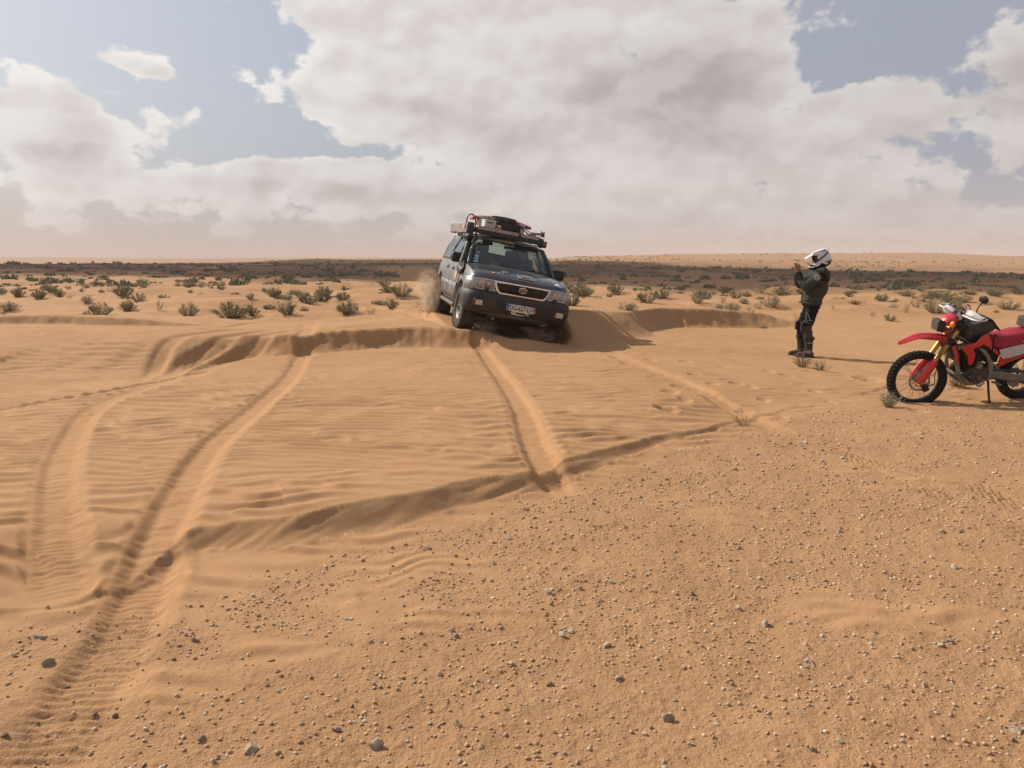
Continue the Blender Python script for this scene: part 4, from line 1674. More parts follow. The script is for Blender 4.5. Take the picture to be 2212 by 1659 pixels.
# ------------------------------------------------------------------ the off-road car
DUSTC = (.36, .27, .19)
PAINT = mat('car_paint', (.012, .0145, .022), .28, var=.1, coat=.6, dust=.08, dcol=(.24, .22, .19), dscale=2.2)
SIDE = mat('dusty_paint', (.022, .025, .032), .42, var=.1, coat=.2, dust=.34, dcol=(.30, .27, .235), dscale=2.6)
BUMP = mat('bumper_plastic', (.013, .013, .014), .6, var=.15, spec=.4, dust=.06, dcol=DUSTC, dscale=5)
BLACK = mat('black_plastic', (.008, .008, .009), .5, var=.2, spec=.35, dust=.035, dcol=DUSTC, dscale=6)
RUBBER = mat('tyre_rubber', (.016, .016, .017), .85, var=.25, vscale=14, dust=.16, dcol=DUSTC, dscale=7, spec=.25)
RUBBER_CLEAN = mat('spare_rubber', (.014, .014, .015), .7, var=.25, vscale=14, dust=.10, dcol=DUSTC, dscale=7)
ALLOY = mat('alloy', (.17, .17, .17), .45, metal=.6, dust=.30, dcol=DUSTC, dscale=8)
CHROME = mat('chrome', (.72, .73, .76), .16, metal=1.0, dust=.10, dcol=DUSTC, dscale=8)
REFLECT = mat('lamp_reflector', (.74, .71, .67), .35, metal=.15, var=.3, vscale=26, bump=.006, bscale=45)
LENS = glass('lamp_glass', (.95, .94, .92), .06, .05, .62, (.62, .59, .55))  # pale diffuse film paints brightness into the headlamp glass
FOGLENS = mat('fog_lens', (.56, .45, .34), .35, var=.2, vscale=25, bump=.003, bscale=70, dust=.3, dcol=(.46, .34, .24))
SCREEN = glass('windscreen_glass', (.80, .87, .85), .015, .045, .07)
SIDEGLASS = glass('side_glass', (.66, .74, .75), .02, .06, .08)
DARKIN = mat('interior', (.030, .030, .032), .8, var=.2)
SEATC = mat('seat_cloth', (.085, .088, .088), .9, var=.2, vscale=12)
UNDER = mat('underbody', (.006, .0055, .005), .9, var=.2)
RACKM = mat('rack_metal', (.035, .033, .032), .6, metal=.3, dust=.22, dcol=DUSTC, dscale=6)
PLANK = mat('sand_plank', (.33, .28, .23), .6, metal=.3, var=.25, vscale=7, dust=.4, dcol=DUSTC, dscale=5)
WHITEP = mat('white_plate', (.58, .56, .54), .45, var=.06)
BLUEP = mat('plate_blue', (.03, .10, .33), .45, var=.05)
REDP = mat('plate_red', (.55, .06, .06), .45, var=.05)
INK = mat('black_ink', (.012, .012, .014), .5, var=0)
WHITEINK = mat('white_ink', (.6, .6, .6), .5, var=.04)
YELLOW = mat('yellow_sticker', (.62, .42, .07), .5, var=.15, vscale=18)
CREAM = mat('cream_sticker', (.66, .60, .48), .5, var=.1)
PALEBLUE = mat('pale_blue_sticker', (.30, .46, .62), .5, var=.1)
ROPE = mat('black_rope', (.014, .013, .012), .9, var=.3)
ORANGE = mat('orange_strap', (.60, .10, .04), .7, var=.2, vscale=30)
REDPL = mat('red_plastic', (.42, .025, .025), .45, var=.15, vscale=9, dust=.15, dcol=DUSTC)
BAGGREY = mat('grey_canvas', (.12, .115, .11), .85, var=.25, vscale=6, bump=.01, bscale=14, dust=.55, dcol=(.34, .27, .20), dscale=5)
BAGDARK = mat('dark_canvas', (.022, .021, .021), .8, var=.25, vscale=6, bump=.01, bscale=16, dust=.12, dcol=DUSTC)
ALU = mat('white_case', (.56, .56, .54), .5, metal=.1, var=.15, vscale=9, dust=.25, dcol=DUSTC)
STEEL = mat('grey_steel', (.20, .195, .19), .5, metal=.6, dust=.25, dcol=DUSTC, dscale=9)

CAR = empty('off_road_car')
CAR.matrix_world = Matrix.LocRotScale(CAR_T, CAR_R.to_quaternion(), None)
tag(CAR, 'dusty dark blue off-road car with loaded roof rack tipping off the dune edge', 'car')


def halfw(x):
    return float(np.interp(x, [-2.45, -2.3, -2.0, -1, 1, 1.75, 1.9, 2.0, 2.05, 2.10, 2.14, 2.17], [.86, .91, .945, .955, .955, .945, .93, .90, .86, .79, .66, .53]))


def sidey(x, z):
    return halfw(x) * float(np.interp(z, [.40, .48, .6, .78, .95, 1.08, 1.22], [.93, .96, .985, 1.0, .995, .975, .925]))


def car_body():
    m = MB()

    def section(x, hood):
        W = halfw(x)
        if hood:
            e = float(np.interp(x, [1.05, 1.6, 1.95, 2.10, 2.17], [1.205, 1.165, 1.10, 1.055, 1.02]))
            tops = [(W * .925, e), (W * .86, e + .018), (W * .62, e + .045), (W * .3, e + .062), (0, e + .066)]
        else:
            e = 1.215
            tops = [(W * .92, e), (W * .86, e), (W * .84, 1.00), (.3, .98), (0, .98)]
        zs = [.46, .60, .78, .93, min(1.08, e - .06)]
        half = [(0, .42), (W * .86, .42)] + [(W * float(np.interp(z, [.40, .48, .6, .78, .95, 1.08], [.93, .96, .985, 1.0, .995, .975])), z) for z in zs] + tops
        pts = [Vector((x, y, z)) for y, z in half]
        return pts + [Vector((x, -y, z)) for y, z in half[-2:0:-1]]
    xs = [(-2.45, 0), (-2.3, 0), (-2.0, 0), (-1.6, 0), (-1.2, 0), (-.7, 0), (-.2, 0), (.3, 0), (.7, 0), (1.03, 0), (1.06, 1), (1.3, 1), (1.6, 1), (1.8, 1), (1.95, 1), (2.05, 1), (2.13, 1), (2.17, 1)]
    m.loft([section(x, h) for x, h in xs])
    o = m.build('body', [PAINT, SIDE], CAR, angle=32)
    cut = MB()
    for x, r in ((1.425, .475), (-1.425, .475)):
        for s in (-1, 1):
            cut.cyl((x, s * .56, .44), (x, s * 1.2, .44), r, seg=40)
    c = cut.build('cut', PAINT, None)
    md = o.modifiers.new('arch', 'BOOLEAN')
    md.object, md.operation, md.solver = c, 'DIFFERENCE', 'EXACT'
    CAR_MW = CAR.matrix_world.copy()
    CAR.matrix_world = Matrix.Identity(4)
    bpy.context.view_layer.update()
    dg = bpy.context.evaluated_depsgraph_get()
    me = bpy.data.meshes.new_from_object(o.evaluated_get(dg))
    o.modifiers.clear()
    o.data = me
    bpy.data.objects.remove(c)
    CAR.matrix_world = CAR_MW
    me.materials.clear()
    me.materials.append(PAINT)
    me.materials.append(SIDE)
    for p in me.polygons:                                # sides carry a thicker coat of dust than bonnet and front
        p.material_index = 1 if abs(p.normal.y) > .5 and p.center.x < 1.98 and p.center.z < 1.2 else 0
    finish(me, True, 32)
    me.name = 'body'
    return o


car_body()

# doors: skins a little proud of the body, the gaps between them are the seams
def door(s, x0, x1, z0, z1, handle_x, notch=None):
    m = MB()
    nu, nv = 10, 8

    def pt(a, b, off):
        x, z = x0 + (x1 - x0) * a, z0 + (z1 - z0) * b
        if notch:
            cx, r = notch
            z = max(z, .44 + math.sqrt(max((r) ** 2 - (x - cx) ** 2, 0)) if abs(x - cx) < r else z)
            z = min(z, z1) if z < z1 else z1
        return Vector((x, s * (sidey(x, z) + off), z))
    m.grid(nu, nv, lambda a, b: pt(a, b, .012))
    n = len(m.v)
    m.grid(nu, nv, lambda a, b: pt(a, b, -.02))
    w = nu + 1
    rim = list(range(w)) + [j * w + nu for j in range(1, nv + 1)] + [nv * w + i for i in range(nu - 1, -1, -1)] + [j * w for j in range(nv - 1, 0, -1)]
    m.f += [(a, b, b + n, a + n) for a, b in zip(rim, rim[1:] + rim[:1])]
    m.m += [0] * len(rim)
    d = m.build('door', SIDE, CAR, angle=30)
    h = MB()
    y = sidey(handle_x, 1.05)
    h.lathe([(0, .004), (.055, .004), (.06, .012), (.045, .016), (0, .016)], (handle_x, s * (y - .002), 1.05), (0, s, 0), 18)
    h.box((handle_x, s * (y + .028), 1.055), (.15, .018, .034))
    h.build('handle', BLACK, d, bevel=.006)
    g = MB()                                              # lower cladding
    g.grid(8, 3, lambda a, b: Vector((x0 + .02 + (x1 - x0 - .04) * a, s * (sidey(x0, z0 + .02 + .30 * b) + .030), max(z0 + .02 + .30 * b, pt(a, 0, 0).z + .02 if notch else 0))))
    g.build('cladding', SIDE, d, solid=.02)
    return d


for s in (-1, 1):
    door(s, 1.005, -.02, .50, 1.205, .14, (1.425, .50))
    door(s, -.035, -1.06, .50, 1.205, -.62, (-1.425, .50))

# wheel arch flares and sills
for s in (-1, 1):
    for cx in (1.425, -1.425):
        m = MB()
        m.lathe([(.475, -.10), (.475, .012), (.492, .024), (.53, .018), (.55, -.01), (.55, -.10)], (cx, s * .945, .44), (0, s, 0), 30, 0, 2 * math.pi)
        o = m.build('wheel_arch', SIDE, CAR)
        bm = bmesh.new()
        bm.from_mesh(o.data)
        bmesh.ops.bisect_plane(bm, geom=bm.verts[:] + bm.edges[:] + bm.faces[:], plane_co=(0, 0, .50), plane_no=(0, 0, 1), clear_inner=True)
        bm.to_mesh(o.data)
        bm.free()
    m = MB()
    m.tube([(.86, s * .93, .40), (-.88, s * .93, .40)], .045, 8)
    for x in (.6, 0, -.6):
        m.bar((x, s * .93, .40), (x, s * .6, .44), .04, .03)
    m.build('side_step', RACKM, CAR)

# cabin: roof, pillars, glass
def roof_half(x):
    zc = float(np.interp(x, [-2.25, -2.0, -1, 0, .3, .45], [1.77, 1.815, 1.84, 1.825, 1.80, 1.765]))
    return [(0, zc), (.30, zc - .008), (.52, zc - .03), (.63, zc - .062), (.685, zc - .10), (.69, zc - .135)]


m = MB()
secs = []
for x in (.46, .40, .2, -.3, -1, -1.7, -2.05, -2.25):
    h = roof_half(x)
    top = [Vector((x, y, z)) for y, z in h[::-1]] + [Vector((x, -y, z)) for y, z in h[1:]]
    und = [Vector((x, -y, z - .03)) for y, z in h[::-1][1:]] + [Vector((x, y, z - .03)) for y, z in h[1:-1]]
    secs.append(top + und)
m.loft(secs)
m.build('roof', PAINT, CAR, angle=40)

PIL = [((1.05, .835, 1.20), (.43, .665, 1.69), .075, .05), ((-.06, .865, 1.20), (-.12, .685, 1.70), .10, .04), ((-1.10, .865, 1.20), (-1.12, .685, 1.71), .11, .04), ((-2.32, .83, 1.20), (-2.16, .665, 1.69), .16, .06)]
for s in (-1, 1):
    for a, b, w, t in PIL:
        m = MB()
        a2, b2 = Vector((a[0], a[1] * s, a[2])), Vector((b[0], b[1] * s, b[2]))
        mid = a2.lerp(b2, .5) + Vector((0, .02 * s, .01))
        m.bar(a2, mid, t, w, up=(1, 0, 0))
        m.bar(mid, b2, t, w, up=(1, 0, 0))
        m.build('pillar', PAINT if a[0] > 1 else BLACK, CAR, bevel=.01)
    # side windows
    ends = [(1.00, .50), (-.10, -.15), (-1.14, -1.15), (-2.28, -2.12)]
    for k in range(3):
        (b0, t0), (b1, t1) = ends[k], ends[k + 1]

        def pane(a, b, b0=b0, b1=b1, t0=t0, t1=t1, s=s):
            xb, xt = b0 + (b1 - b0) * a, t0 + (t1 - t0) * a
            return Vector((xb + (xt - xb) * b, s * (.872 - .185 * b + .018 * math.sin(math.pi * b)), 1.20 + .505 * b))
        m = MB()
        m.grid(6, 6, pane)
        m.build('side_window', SIDEGLASS, CAR, solid=.005)
    m = MB()
    m.tube([(1.00, s * .882, 1.215), (-.1, s * .888, 1.215), (-1.1, s * .888, 1.215), (-2.3, s * .872, 1.215)], .011, 6)
    m.build('window_trim', BLACK, CAR)
    m = MB()
    m.tube([(.40, s * .63, 1.745), (.1, s * .65, 1.775), (-1.2, s * .65, 1.795), (-2.1, s * .64, 1.75)], .014, 6)
    m.build('roof_gutter', BLACK, CAR)


def shield(a, b):
    y = (a - .5) * 2
    xb, xt = 1.055 - .11 * y * y, .455 - .06 * y * y
    return Vector((xb + (xt - xb) * b + .02 * math.sin(math.pi * b), y * (.80 - .125 * b), 1.225 + .475 * b))


m = MB()
m.grid(16, 10, shield)
ws = m.build('windscreen', SCREEN, CAR, solid=.006)
m = MB()
rim = [shield(i / 16, 0) for i in range(17)] + [shield(1, j / 8) for j in range(1, 9)] + [shield(i / 16, 1) for i in range(15, -1, -1)] + [shield(0, j / 8) for j in range(7, 0, -1)]
m.tube([p + Vector((.008, 0, .005)) for p in rim], .014, 6, closed=True)
m.build('windscreen_seal', BLACK, CAR)
m = MB()
m.grid(8, 6, lambda a, b: Vector((-2.36 + .15 * b - .03 * (1 - (2 * a - 1) ** 2), (a - .5) * 2 * (.76 - .10 * b), 1.20 + .52 * b)))
m.build('rear_window', glass('rear_glass', (.80, .88, .86)), CAR, solid=.005)
# toll and insurance stickers inside the screen
for b, mt in ((.30, PALEBLUE), (.20, PALEBLUE), (.10, PALEBLUE)):
    m = MB()
    m.grid(3, 3, lambda u, v, b=b: shield(.045 + .05 * u, b - .04 + .07 * v) + Vector((.012, 0, .006)))
    m.build('windscreen_sticker', mt, ws, solid=.002)
m = MB()
c = shield(.075, .43) + Vector((.014, 0, .008))
m.tube([c + Vector((0, .028 * math.cos(t), .022 * math.sin(t))) for t in np.linspace(0, 2 * math.pi, 17)[:-1]], .005, 5, closed=True)
m.build('windscreen_sticker', WHITEINK, ws)
# wipers
for y0, y1 in ((-.36, .12), (.22, .66)):
    m = MB()
    A = shield(.5 + y0 / 1.6, .02) + Vector((.02, 0, .01))
    B = shield(.5 + y1 / 1.6, .10) + Vector((.02, 0, .012))
    m.tube([A, A.lerp(B, .5) + Vector((.012, 0, .02)), B], [.012, .009, .006], 6)
    m.bar(shield(.5 + (y0 + .02) / 1.6, .075) + Vector((.016, 0, .006)), shield(.5 + (y1 + .10) / 1.6, .055) + Vector((.016, 0, .006)), .012, .016)
    m.build('wiper', BLACK, CAR)
m = MB()
m.grid(12, 2, lambda a, b: Vector((1.14 - .11 * (2 * a - 1) ** 2 - .09 * b, (a - .5) * 1.58, 1.205 + .03 * b)))
m.build('cowl_panel', BLACK, CAR, solid=.012)

# inside
m = MB()
m.box((.80, 0, 1.12), (.45, 1.5, .20))
m.box((.62, 0, 1.20), (.22, 1.5, .07))
m.box((.70, .40, 1.245), (.18, .34, .06))
m.build('dashboard', DARKIN, CAR, bevel=.03)
m = MB()
m.lathe([(.18 + .016 * math.cos(t), .016 * math.sin(t)) for t in np.linspace(0, 2 * math.pi, 9)[:-1]], (.50, .40, 1.20), (-.85, 0, .5), 24, close=True)
for t in (0, 2.1, 4.2):
    x_, y_, d_ = basis((-.85, 0, .5))
    m.bar((.50, .40, 1.20), Vector((.50, .40, 1.20)) + (x_ * math.cos(t) + y_ * math.sin(t)) * .18, .03, .012)
m.build('steering_wheel', DARKIN, CAR)


def seat(x, y, w, hz, head):
    m = MB()
    m.box((x + .25, y, 1.02), (.55, w, .16))
    m.box((x - .06, y, 1.22), (.15, w, .52), (0, -.22, 0))
    sx = m.build('car_seat', SEATC, CAR, bevel=.05, seg=3)
    for yy in head:
        h = MB()
        h.box((x - .13, yy, hz), (.11, .27, .20), (0, -.15, 0))
        h.build('headrest', SEATC, sx, bevel=.045, seg=3)


seat(-.05, -.40, .54, 1.54, (-.40,))
seat(-.05, .40, .54, 1.54, (.40,))
seat(-1.0, 0, 1.35, 1.50, (-.42, .42))
m = MB()
m.bar((.47, .03, 1.66), (.42, .03, 1.70), .02, .02)
m.box((.44, .03, 1.625), (.03, .24, .065), (0, .3, 0))
m.build('rear_view_mirror', DARKIN, CAR, bevel=.012)
m = MB()
m.box((.40, -.42, 1.655), (.05, .20, .055), (0, .6, 0))
m.tube([(.42, -.52, 1.66), (.43, -.58, 1.64), (.44, -.60, 1.615), (.43, -.55, 1.61)], .006, 5)
m.build('screen_gadget', DARKIN, CAR, bevel=.006)
m = MB()
m.box((.36, .37, 1.665), (.16, .46, .012), (0, .35, 0))
m.build('sun_visor', SEATC, CAR, bevel=.004)

# nose: grille, lamps
FX = 2.185
def ringpts(inset):
    k = inset
    o = [(-.505 + k, 1.02 - k), (.505 - k, 1.02 - k), (.490 - k, .93), (.455 - k, .845 + k * .6), (.40 - k * .5, .80 + k), (-.40 + k * .5, .80 + k), (-.455 + k, .845 + k * .6), (-.490 + k, .93)]
    return [Vector((0, y, z)) for y, z in o]


def nose_x(y):
    return FX + .045 * (1 - (y / .55) ** 2)


m = MB()
out, inn = ringpts(0), ringpts(.034)
vs, fs = [], []
for p in out + inn:
    vs.append((nose_x(p.y) + .02, p.y, p.z))
for p in out + inn:
    vs.append((nose_x(p.y) - .05, p.y, p.z))
for i in range(8):
    j = (i + 1) % 8
    fs += [(i, j, 8 + j, 8 + i), (16 + i, 24 + i, 24 + j, 16 + j), (i, 16 + i, 16 + j, j), (8 + i, 8 + j, 24 + j, 24 + i)]
m.add(vs, fs)
gr = m.build('grille', CHROME, CAR, bevel=.008)
m = MB()
m.prism([(p.y, p.z) for p in inn], .02, lambda y, z, w: Vector((nose_x(y) - .045 + w, y, z)))
m.build('grille_backing', BLACK, gr)
for k in range(6):
    z = .845 + k * .0285
    hw = float(np.interp(z, [.82, .86, .93, .99], [.385, .415, .447, .462]))
    m = MB()
    ys = np.linspace(-hw, hw, 13)
    m.loft([[Vector((nose_x(y) - .018, y, z - .008)), Vector((nose_x(y) + .004, y, z - .006)), Vector((nose_x(y) + .006, y, z + .004)), Vector((nose_x(y) - .016, y, z + .009))] for y in ys])
    m.build('grille_slat', BLACK, gr, angle=50)
for y in (-.34, -.2, -.08, .08, .2, .34):
    m = MB()
    m.box((nose_x(y) - .012, y, .915), (.012, .006, .17))
    m.build('grille_rib', BLACK, gr)
m = MB()
def ell(cy, cz, ry, rz, r):
    m.tube([(nose_x(cy) + .022, cy + ry * math.cos(t), cz + rz * math.sin(t)) for t in np.linspace(0, 2 * math.pi, 29)[:-1]], r, 6, closed=True)
ell(0, .925, .070, .048, .0062)
ell(0, .925, .022, .046, .0052)
ell(0, .945, .052, .022, .0052)
m.build('emblem', CHROME, gr)

for s in (-1, 1):
    y0, y1, y2 = .515, .80, .925
    xa, xb, xc = 2.185, 2.105, 1.93
    quad = lambda dx: [Vector((xa + dx, s * y0, 1.015)), Vector((xb + dx, s * y1, 1.012)), Vector((xb + dx, s * y1, .832)), Vector((xa + dx, s * .465, .838))]
    m = MB()
    f, b = quad(0), quad(-.04)
    b = [p.lerp(sum(b, Vector()) / 4, .12) for p in b]
    m.add(f + b, [(4, 5, 6, 7)] + [(i, (i + 1) % 4, 4 + (i + 1) % 4, 4 + i) for i in range(4)])
    hl = m.build('headlight', REFLECT, CAR, solid=.012, smooth=False)
    m = MB()
    m.grid(6, 4, lambda a, c, f=quad(.012): f[0].lerp(f[1], a).lerp(f[3].lerp(f[2], a), c) + Vector((.018 * math.sin(math.pi * a) * math.sin(math.pi * c), 0, 0)))
    m.build('headlight_lens', LENS, hl, solid=.006)
    fr = quad(.014)
    m = MB()
    m.tube([fr[0], fr[1], fr[2], fr[3]], .010, 6, closed=True)
    m.build('headlight_frame', CHROME, hl)
    bl = MB()
    bl.ball((xa - .02, s * .60, .95), (.03, .034, .034))
    bl.ball((xb + .0, s * .745, .96), (.02, .024, .03))
    bl.build('bulb', mat('bulb_glass', (.55, .45, .36), .2), hl)
    m = MB()
    m.bar((xb + .035, s * .69, 1.01), (xb + .035, s * .685, .836), .012, .010)
    m.build('headlight_divider', REFLECT, hl)
    # wrap-round corner lamp
    prof = [(2.10, .812), (2.075, .868), (2.01, .915), (1.92, .942), (1.82, .958)]
    m = MB()
    top = [Vector((x, s * y, 1.01 - .035 * max(0, (2.02 - x)))) for x, y in prof]
    bot = [Vector((x + .01, s * y, .832 + .30 * max(0, 1.96 - x))) for x, y in prof]
    inn_ = [(p.lerp(q, t)) for t in (0, 1) for p, q in zip(top, bot)]
    n = len(prof)
    m.add(top + bot, [(i, i + 1, n + i + 1, n + i) for i in range(n - 1)])
    cl = m.build('corner_lamp', mat('corner_glass', (.36, .35, .335), .25, metal=.2, var=.2, vscale=40, bump=.003, bscale=80), CAR, solid=.03)
    m = MB()
    m.tube(top + bot[::-1], .007, 6, closed=True)
    m.build('lamp_frame', CHROME, cl)

# bonnet stickers, flush on the curved bonnet
def bonnet(x, y):
    W = halfw(x)
    e = float(np.interp(x, [1.05, 1.6, 1.95, 2.10, 2.17], [1.205, 1.165, 1.10, 1.055, 1.02]))
    return e + float(np.interp(abs(y), [0, W * .3, W * .62, W * .86, W * .925], [.066, .062, .045, .018, 0]))


def on_bonnet(x0, x1, y0, y1, lift=.006, nu=8, nv=4):
    m = MB()
    m.grid(nu, nv, lambda a, b: Vector((x0 + (x1 - x0) * b, y0 + (y1 - y0) * a, bonnet(x0 + (x1 - x0) * b, y0 + (y1 - y0) * a) + lift)))
    return m


def hood_text(body, x, y, size, mt, par, lift=.009, shear=0, xs=1.0):
    sl_ = (bonnet(x + .03, y) - bonnet(x - .03, y)) / .06
    sy_ = (bonnet(x, y + .05) - bonnet(x, y - .05)) / .1
    M = frame((x, y, bonnet(x, y) + lift), (0, 1, sy_), (-1, 0, -sl_))
    return text('sticker_lettering', body, size, mt, par, M, .003, 'CENTER', shear, xs)


st = on_bonnet(2.11, 1.94, -.08, .22).build('bonnet_sticker', mat('sticker_black', (.02, .02, .03), .4), CAR, solid=.002)
hood_text('4PEX', 1.985, .07, .105, WHITEINK, st, .014, .35, 1.05)
hood_text('euro', 2.065, -.02, .042, WHITEINK, st, .014)
hood_text('4x4', 2.065, .07, .046, mat('red_ink', (.5, .03, .04), .5), st, .014)
hood_text('parts', 2.065, .165, .042, WHITEINK, st, .014)
m = MB()
m.tube([Vector((x, y, bonnet(x, y) + .011)) for x, y in ((1.94, -.08), (2.03, -.07), (2.105, -.05), (2.105, .215), (2.03, .22))], .004, 5)
m.build('sticker_border', WHITEINK, st)
m = MB()
cx_, cy_ = 2.03, .68
ring = [Vector((cx_ + .055 * math.sin(t), cy_ + .078 * math.cos(t), 0)) for t in np.linspace(0, 2 * math.pi, 25)[:-1]]
m.add([(p.x, p.y, bonnet(p.x, p.y) + .008) for p in ring], [tuple(range(24))])
rs = m.build('round_sticker', WHITEINK, CAR, solid=.002)
hood_text('sunnee', 2.03, .68, .036, BLUEP, rs, .014)
st2 = on_bonnet(2.02, 1.97, -.54, -.40, .007).build('bonnet_sticker', mat('sticker_sand', (.50, .36, .24), .5, var=.2), CAR, solid=.002)
hood_text('4x4', 1.995, -.47, .04, INK, st2, .012)
on_bonnet(1.97, 1.78, -.34, -.22, .006).build('bonnet_patch', mat('dull_patch', (.10, .11, .14), .5), CAR, solid=.002)
for y in (-.80, .80):
    m = MB()
    m.tube([Vector((x, y * float(np.interp(x, [1.1, 2.1], [1, .93])), bonnet(x, y * float(np.interp(x, [1.1, 2.1], [1, .93]))) + .002)) for x in (1.1, 1.4, 1.7, 1.95, 2.08)], .005, 5)
    m.build('bonnet_seam', BLACK, CAR)

# bumper
m = MB()
path = [(1.62, -.965), (1.80, -.975), (1.98, -.955), (2.12, -.87), (2.21, -.70), (2.265, -.45), (2.29, 0), (2.265, .45), (2.21, .70), (2.12, .87), (1.98, .955), (1.80, .975), (1.62, .965)]
pp = catmull([Vector((x, y, 0)) for x, y in path], 3)
secs = []
for i, p in enumerate(pp):
    d = (pp[min(i + 1, len(pp) - 1)] - pp[max(i - 1, 0)]).normalized()
    n = Vector((d.y, -d.x, 0))
    if n.dot(Vector((p.x - 1.2, p.y, 0))) < 0:
        n = -n
    drop = .06 * max(0, 1 - abs(p.y) / .9)
    sec = [(-.16, .80), (-.03, .805), (.0, .785), (.012, .70), (.012, .60), (-.005, .52), (-.03, .455 + drop * .4), (-.09, .42 + drop), (-.20, .43 + drop)]
    if p.x < 1.95:
        sec = [(a, max(z, .44 + .0 * a)) for a, z in sec]
    secs.append([p + n * a + Vector((0, 0, z)) for a, z in sec])
m.loft(secs)
bp = m.build('front_bumper', BUMP, CAR, angle=50)
for s in (-1, 1):
    c = Vector((2.203, s * .69, .605))
    sl_ = -s * .30
    m = MB()
    m.box(c, (.05, .28, .135), (0, 0, sl_))
    fb = m.build('fog_lamp', BLACK, CAR, bevel=.02)
    m = MB()
    m.box(c + Vector((.016, 0, 0)), (.04, .225, .095), (0, 0, sl_))
    m.build('fog_lens', FOGLENS, fb, bevel=.016)
    m = MB()
    m.box((2.17, s * .62, .825), (.10, .06, .085))
    m.build('washer_nozzle', BLACK, CAR, bevel=.012)
m = MB()
m.prism([(-.45, .655), (.45, .655), (.40, .565), (-.40, .565)], .02, lambda y, z, w: Vector((2.304 - .10 * y * y + w, y, z)))
ai = m.build('air_intake', BLACK, CAR)
for z in (.588, .622):
    m = MB()
    m.loft([[Vector((2.312 - .10 * y * y + a, y, z + b)) for a, b in ((0, -.006), (.012, -.006), (.012, .006), (0, .006))] for y in np.linspace(-.41, .41, 9)])
    m.build('intake_slat', BUMP, ai)
for y in (-.36, .36):
    m = MB()
    m.box((2.312 - .10 * y * y, y, .61), (.014, .012, .085))
    m.build('intake_slat', BUMP, ai)
# number plate
PM = frame((2.345, .0, .615), (0, 1, 0), (0, 0, 1))
m = MB()
m.box((2.338, 0, .615), (.012, .52, .112))
pl = m.build('number_plate', WHITEP, CAR, bevel=.003)
m = MB()
m.box((2.3455, -.236, .615), (.003, .046, .110))
bb = m.build('plate_band', BLUEP, pl)
text('plate_letter', 'F', .036, WHITEINK, bb, frame((2.3475, -.236, .583), (0, 1, 0), (0, 0, 1)), .002)
m = MB()
m.box((2.3455, .238, .641), (.003, .042, .058))
m.build('plate_band', REDP, pl)
m = MB()
m.box((2.3455, .238, .586), (.003, .042, .050))
b3 = m.build('plate_band', BLUEP, pl)
text('plate_digits', '30', .045, WHITEINK, b3, frame((2.3475, .238, .586), (0, 1, 0), (0, 0, 1)), .002)
text('plate_lettering', 'DG-627-LV', .112, INK, pl, frame((2.3455, .0, .612), (0, 1, 0), (0, 0, 1)), .003, 'CENTER', 0, .78, .0022)
# winch fairlead with rope
m = MB()
o_ = [(-.165, .53), (-.14, .562), (.14, .562), (.165, .53), (.14, .498), (-.14, .498)]
i_ = [(-.09, .53), (-.08, .545), (.08, .545), (.09, .53), (.08, .515), (-.08, .515)]
for x in (2.312, 2.335):
    pass
vs = [(2.335, y, z) for y, z in o_ + i_] + [(2.305, y, z) for y, z in o_ + i_]
fs = []
for i in range(6):
    j = (i + 1) % 6
    fs += [(i, j, 6 + j, 6 + i), (12 + i, 18 + i, 18 + j, 12 + j), (i, 12 + i, 12 + j, j), (6 + i, 6 + j, 18 + j, 18 + i)]
m.add(vs, fs)
fl = m.build('winch_fairlead', CREAM, CAR, bevel=.006)
for y in (-.128, .128):
    m = MB()
    m.cyl((2.33, y, .53), (2.345, y, .53), .014, seg=10)
    m.build('bolt', STEEL, fl)
m = MB()
m.tube([(2.25, .02, .53), (2.345, .06, .53), (2.36, .12, .50), (2.33, .22, .43), (2.25, .34, .39), (2.2, .46, .40)], .016, 8, sub=4)
m.build('winch_rope', ROPE, CAR)
m = MB()
m.tube([(2.2, .40, .395), (2.22, .46, .385), (2.2, .50, .40), (2.18, .56, .40)], .009, 6, sub=3)
m.build('rope_end', STRAW, CAR)
# underside
m = MB()
m.box((.2, 0, .40), (3.6, 1.5, .10))
m.box((1.30, 0, .36), (.30, 1.2, .14))
m.box((-1.425, 0, .40), (.2, 1.3, .14))
m.ball((-1.42, .15, .38), (.17, .17, .16))
m.ball((1.42, .25, .38), (.16, .15, .15))
m.build('underbody', UNDER, CAR)
m = MB()
m.grid(6, 4, lambda a, b: Vector((2.16 - .28 * b, (a - .5) * 1.05, .42 - .12 * b ** .7)))
sk = m.build('skid_plate', BUMP, CAR, solid=.014)
for y, sh in ((-.20, 0), (-.11, 0), (.05, .07), (.14, .07)):
    m = MB()
    m.bar((2.085, y, .352), (2.055, y + sh * 0 - sh, .331), .02, .012)
    m.bar((2.115, y + sh * .5, .366), (2.055, y - sh * .5, .331), .022, .010, up=(1, 0, .6))
    m.build('slot', UNDER, sk)
m = MB()
m.tube([(2.10, -.42, .42), (2.13, -.42, .36), (2.17, -.42, .35), (2.17, -.42, .38)], .014, 8, sub=3)
m.build('tow_hook', STEEL, CAR)

# mirrors
for s in (-1, 1):
    m = MB()
    m.box((.74, s * .995, 1.285), (.13, .235, .19), (0, 0, s * -.12))
    mi = m.build('wing_mirror', BLACK, CAR, bevel=.045, seg=4)
    m = MB()
    m.bar((.80, s * .87, 1.235), (.76, s * .92, 1.25), .05, .06)
    m.build('mirror_arm', BLACK, mi)
    m = MB()
    m.box((.672, s * .985, 1.285), (.006, .19, .15), (0, 0, s * -.12))
    m.build('mirror_glass', CHROME, mi)

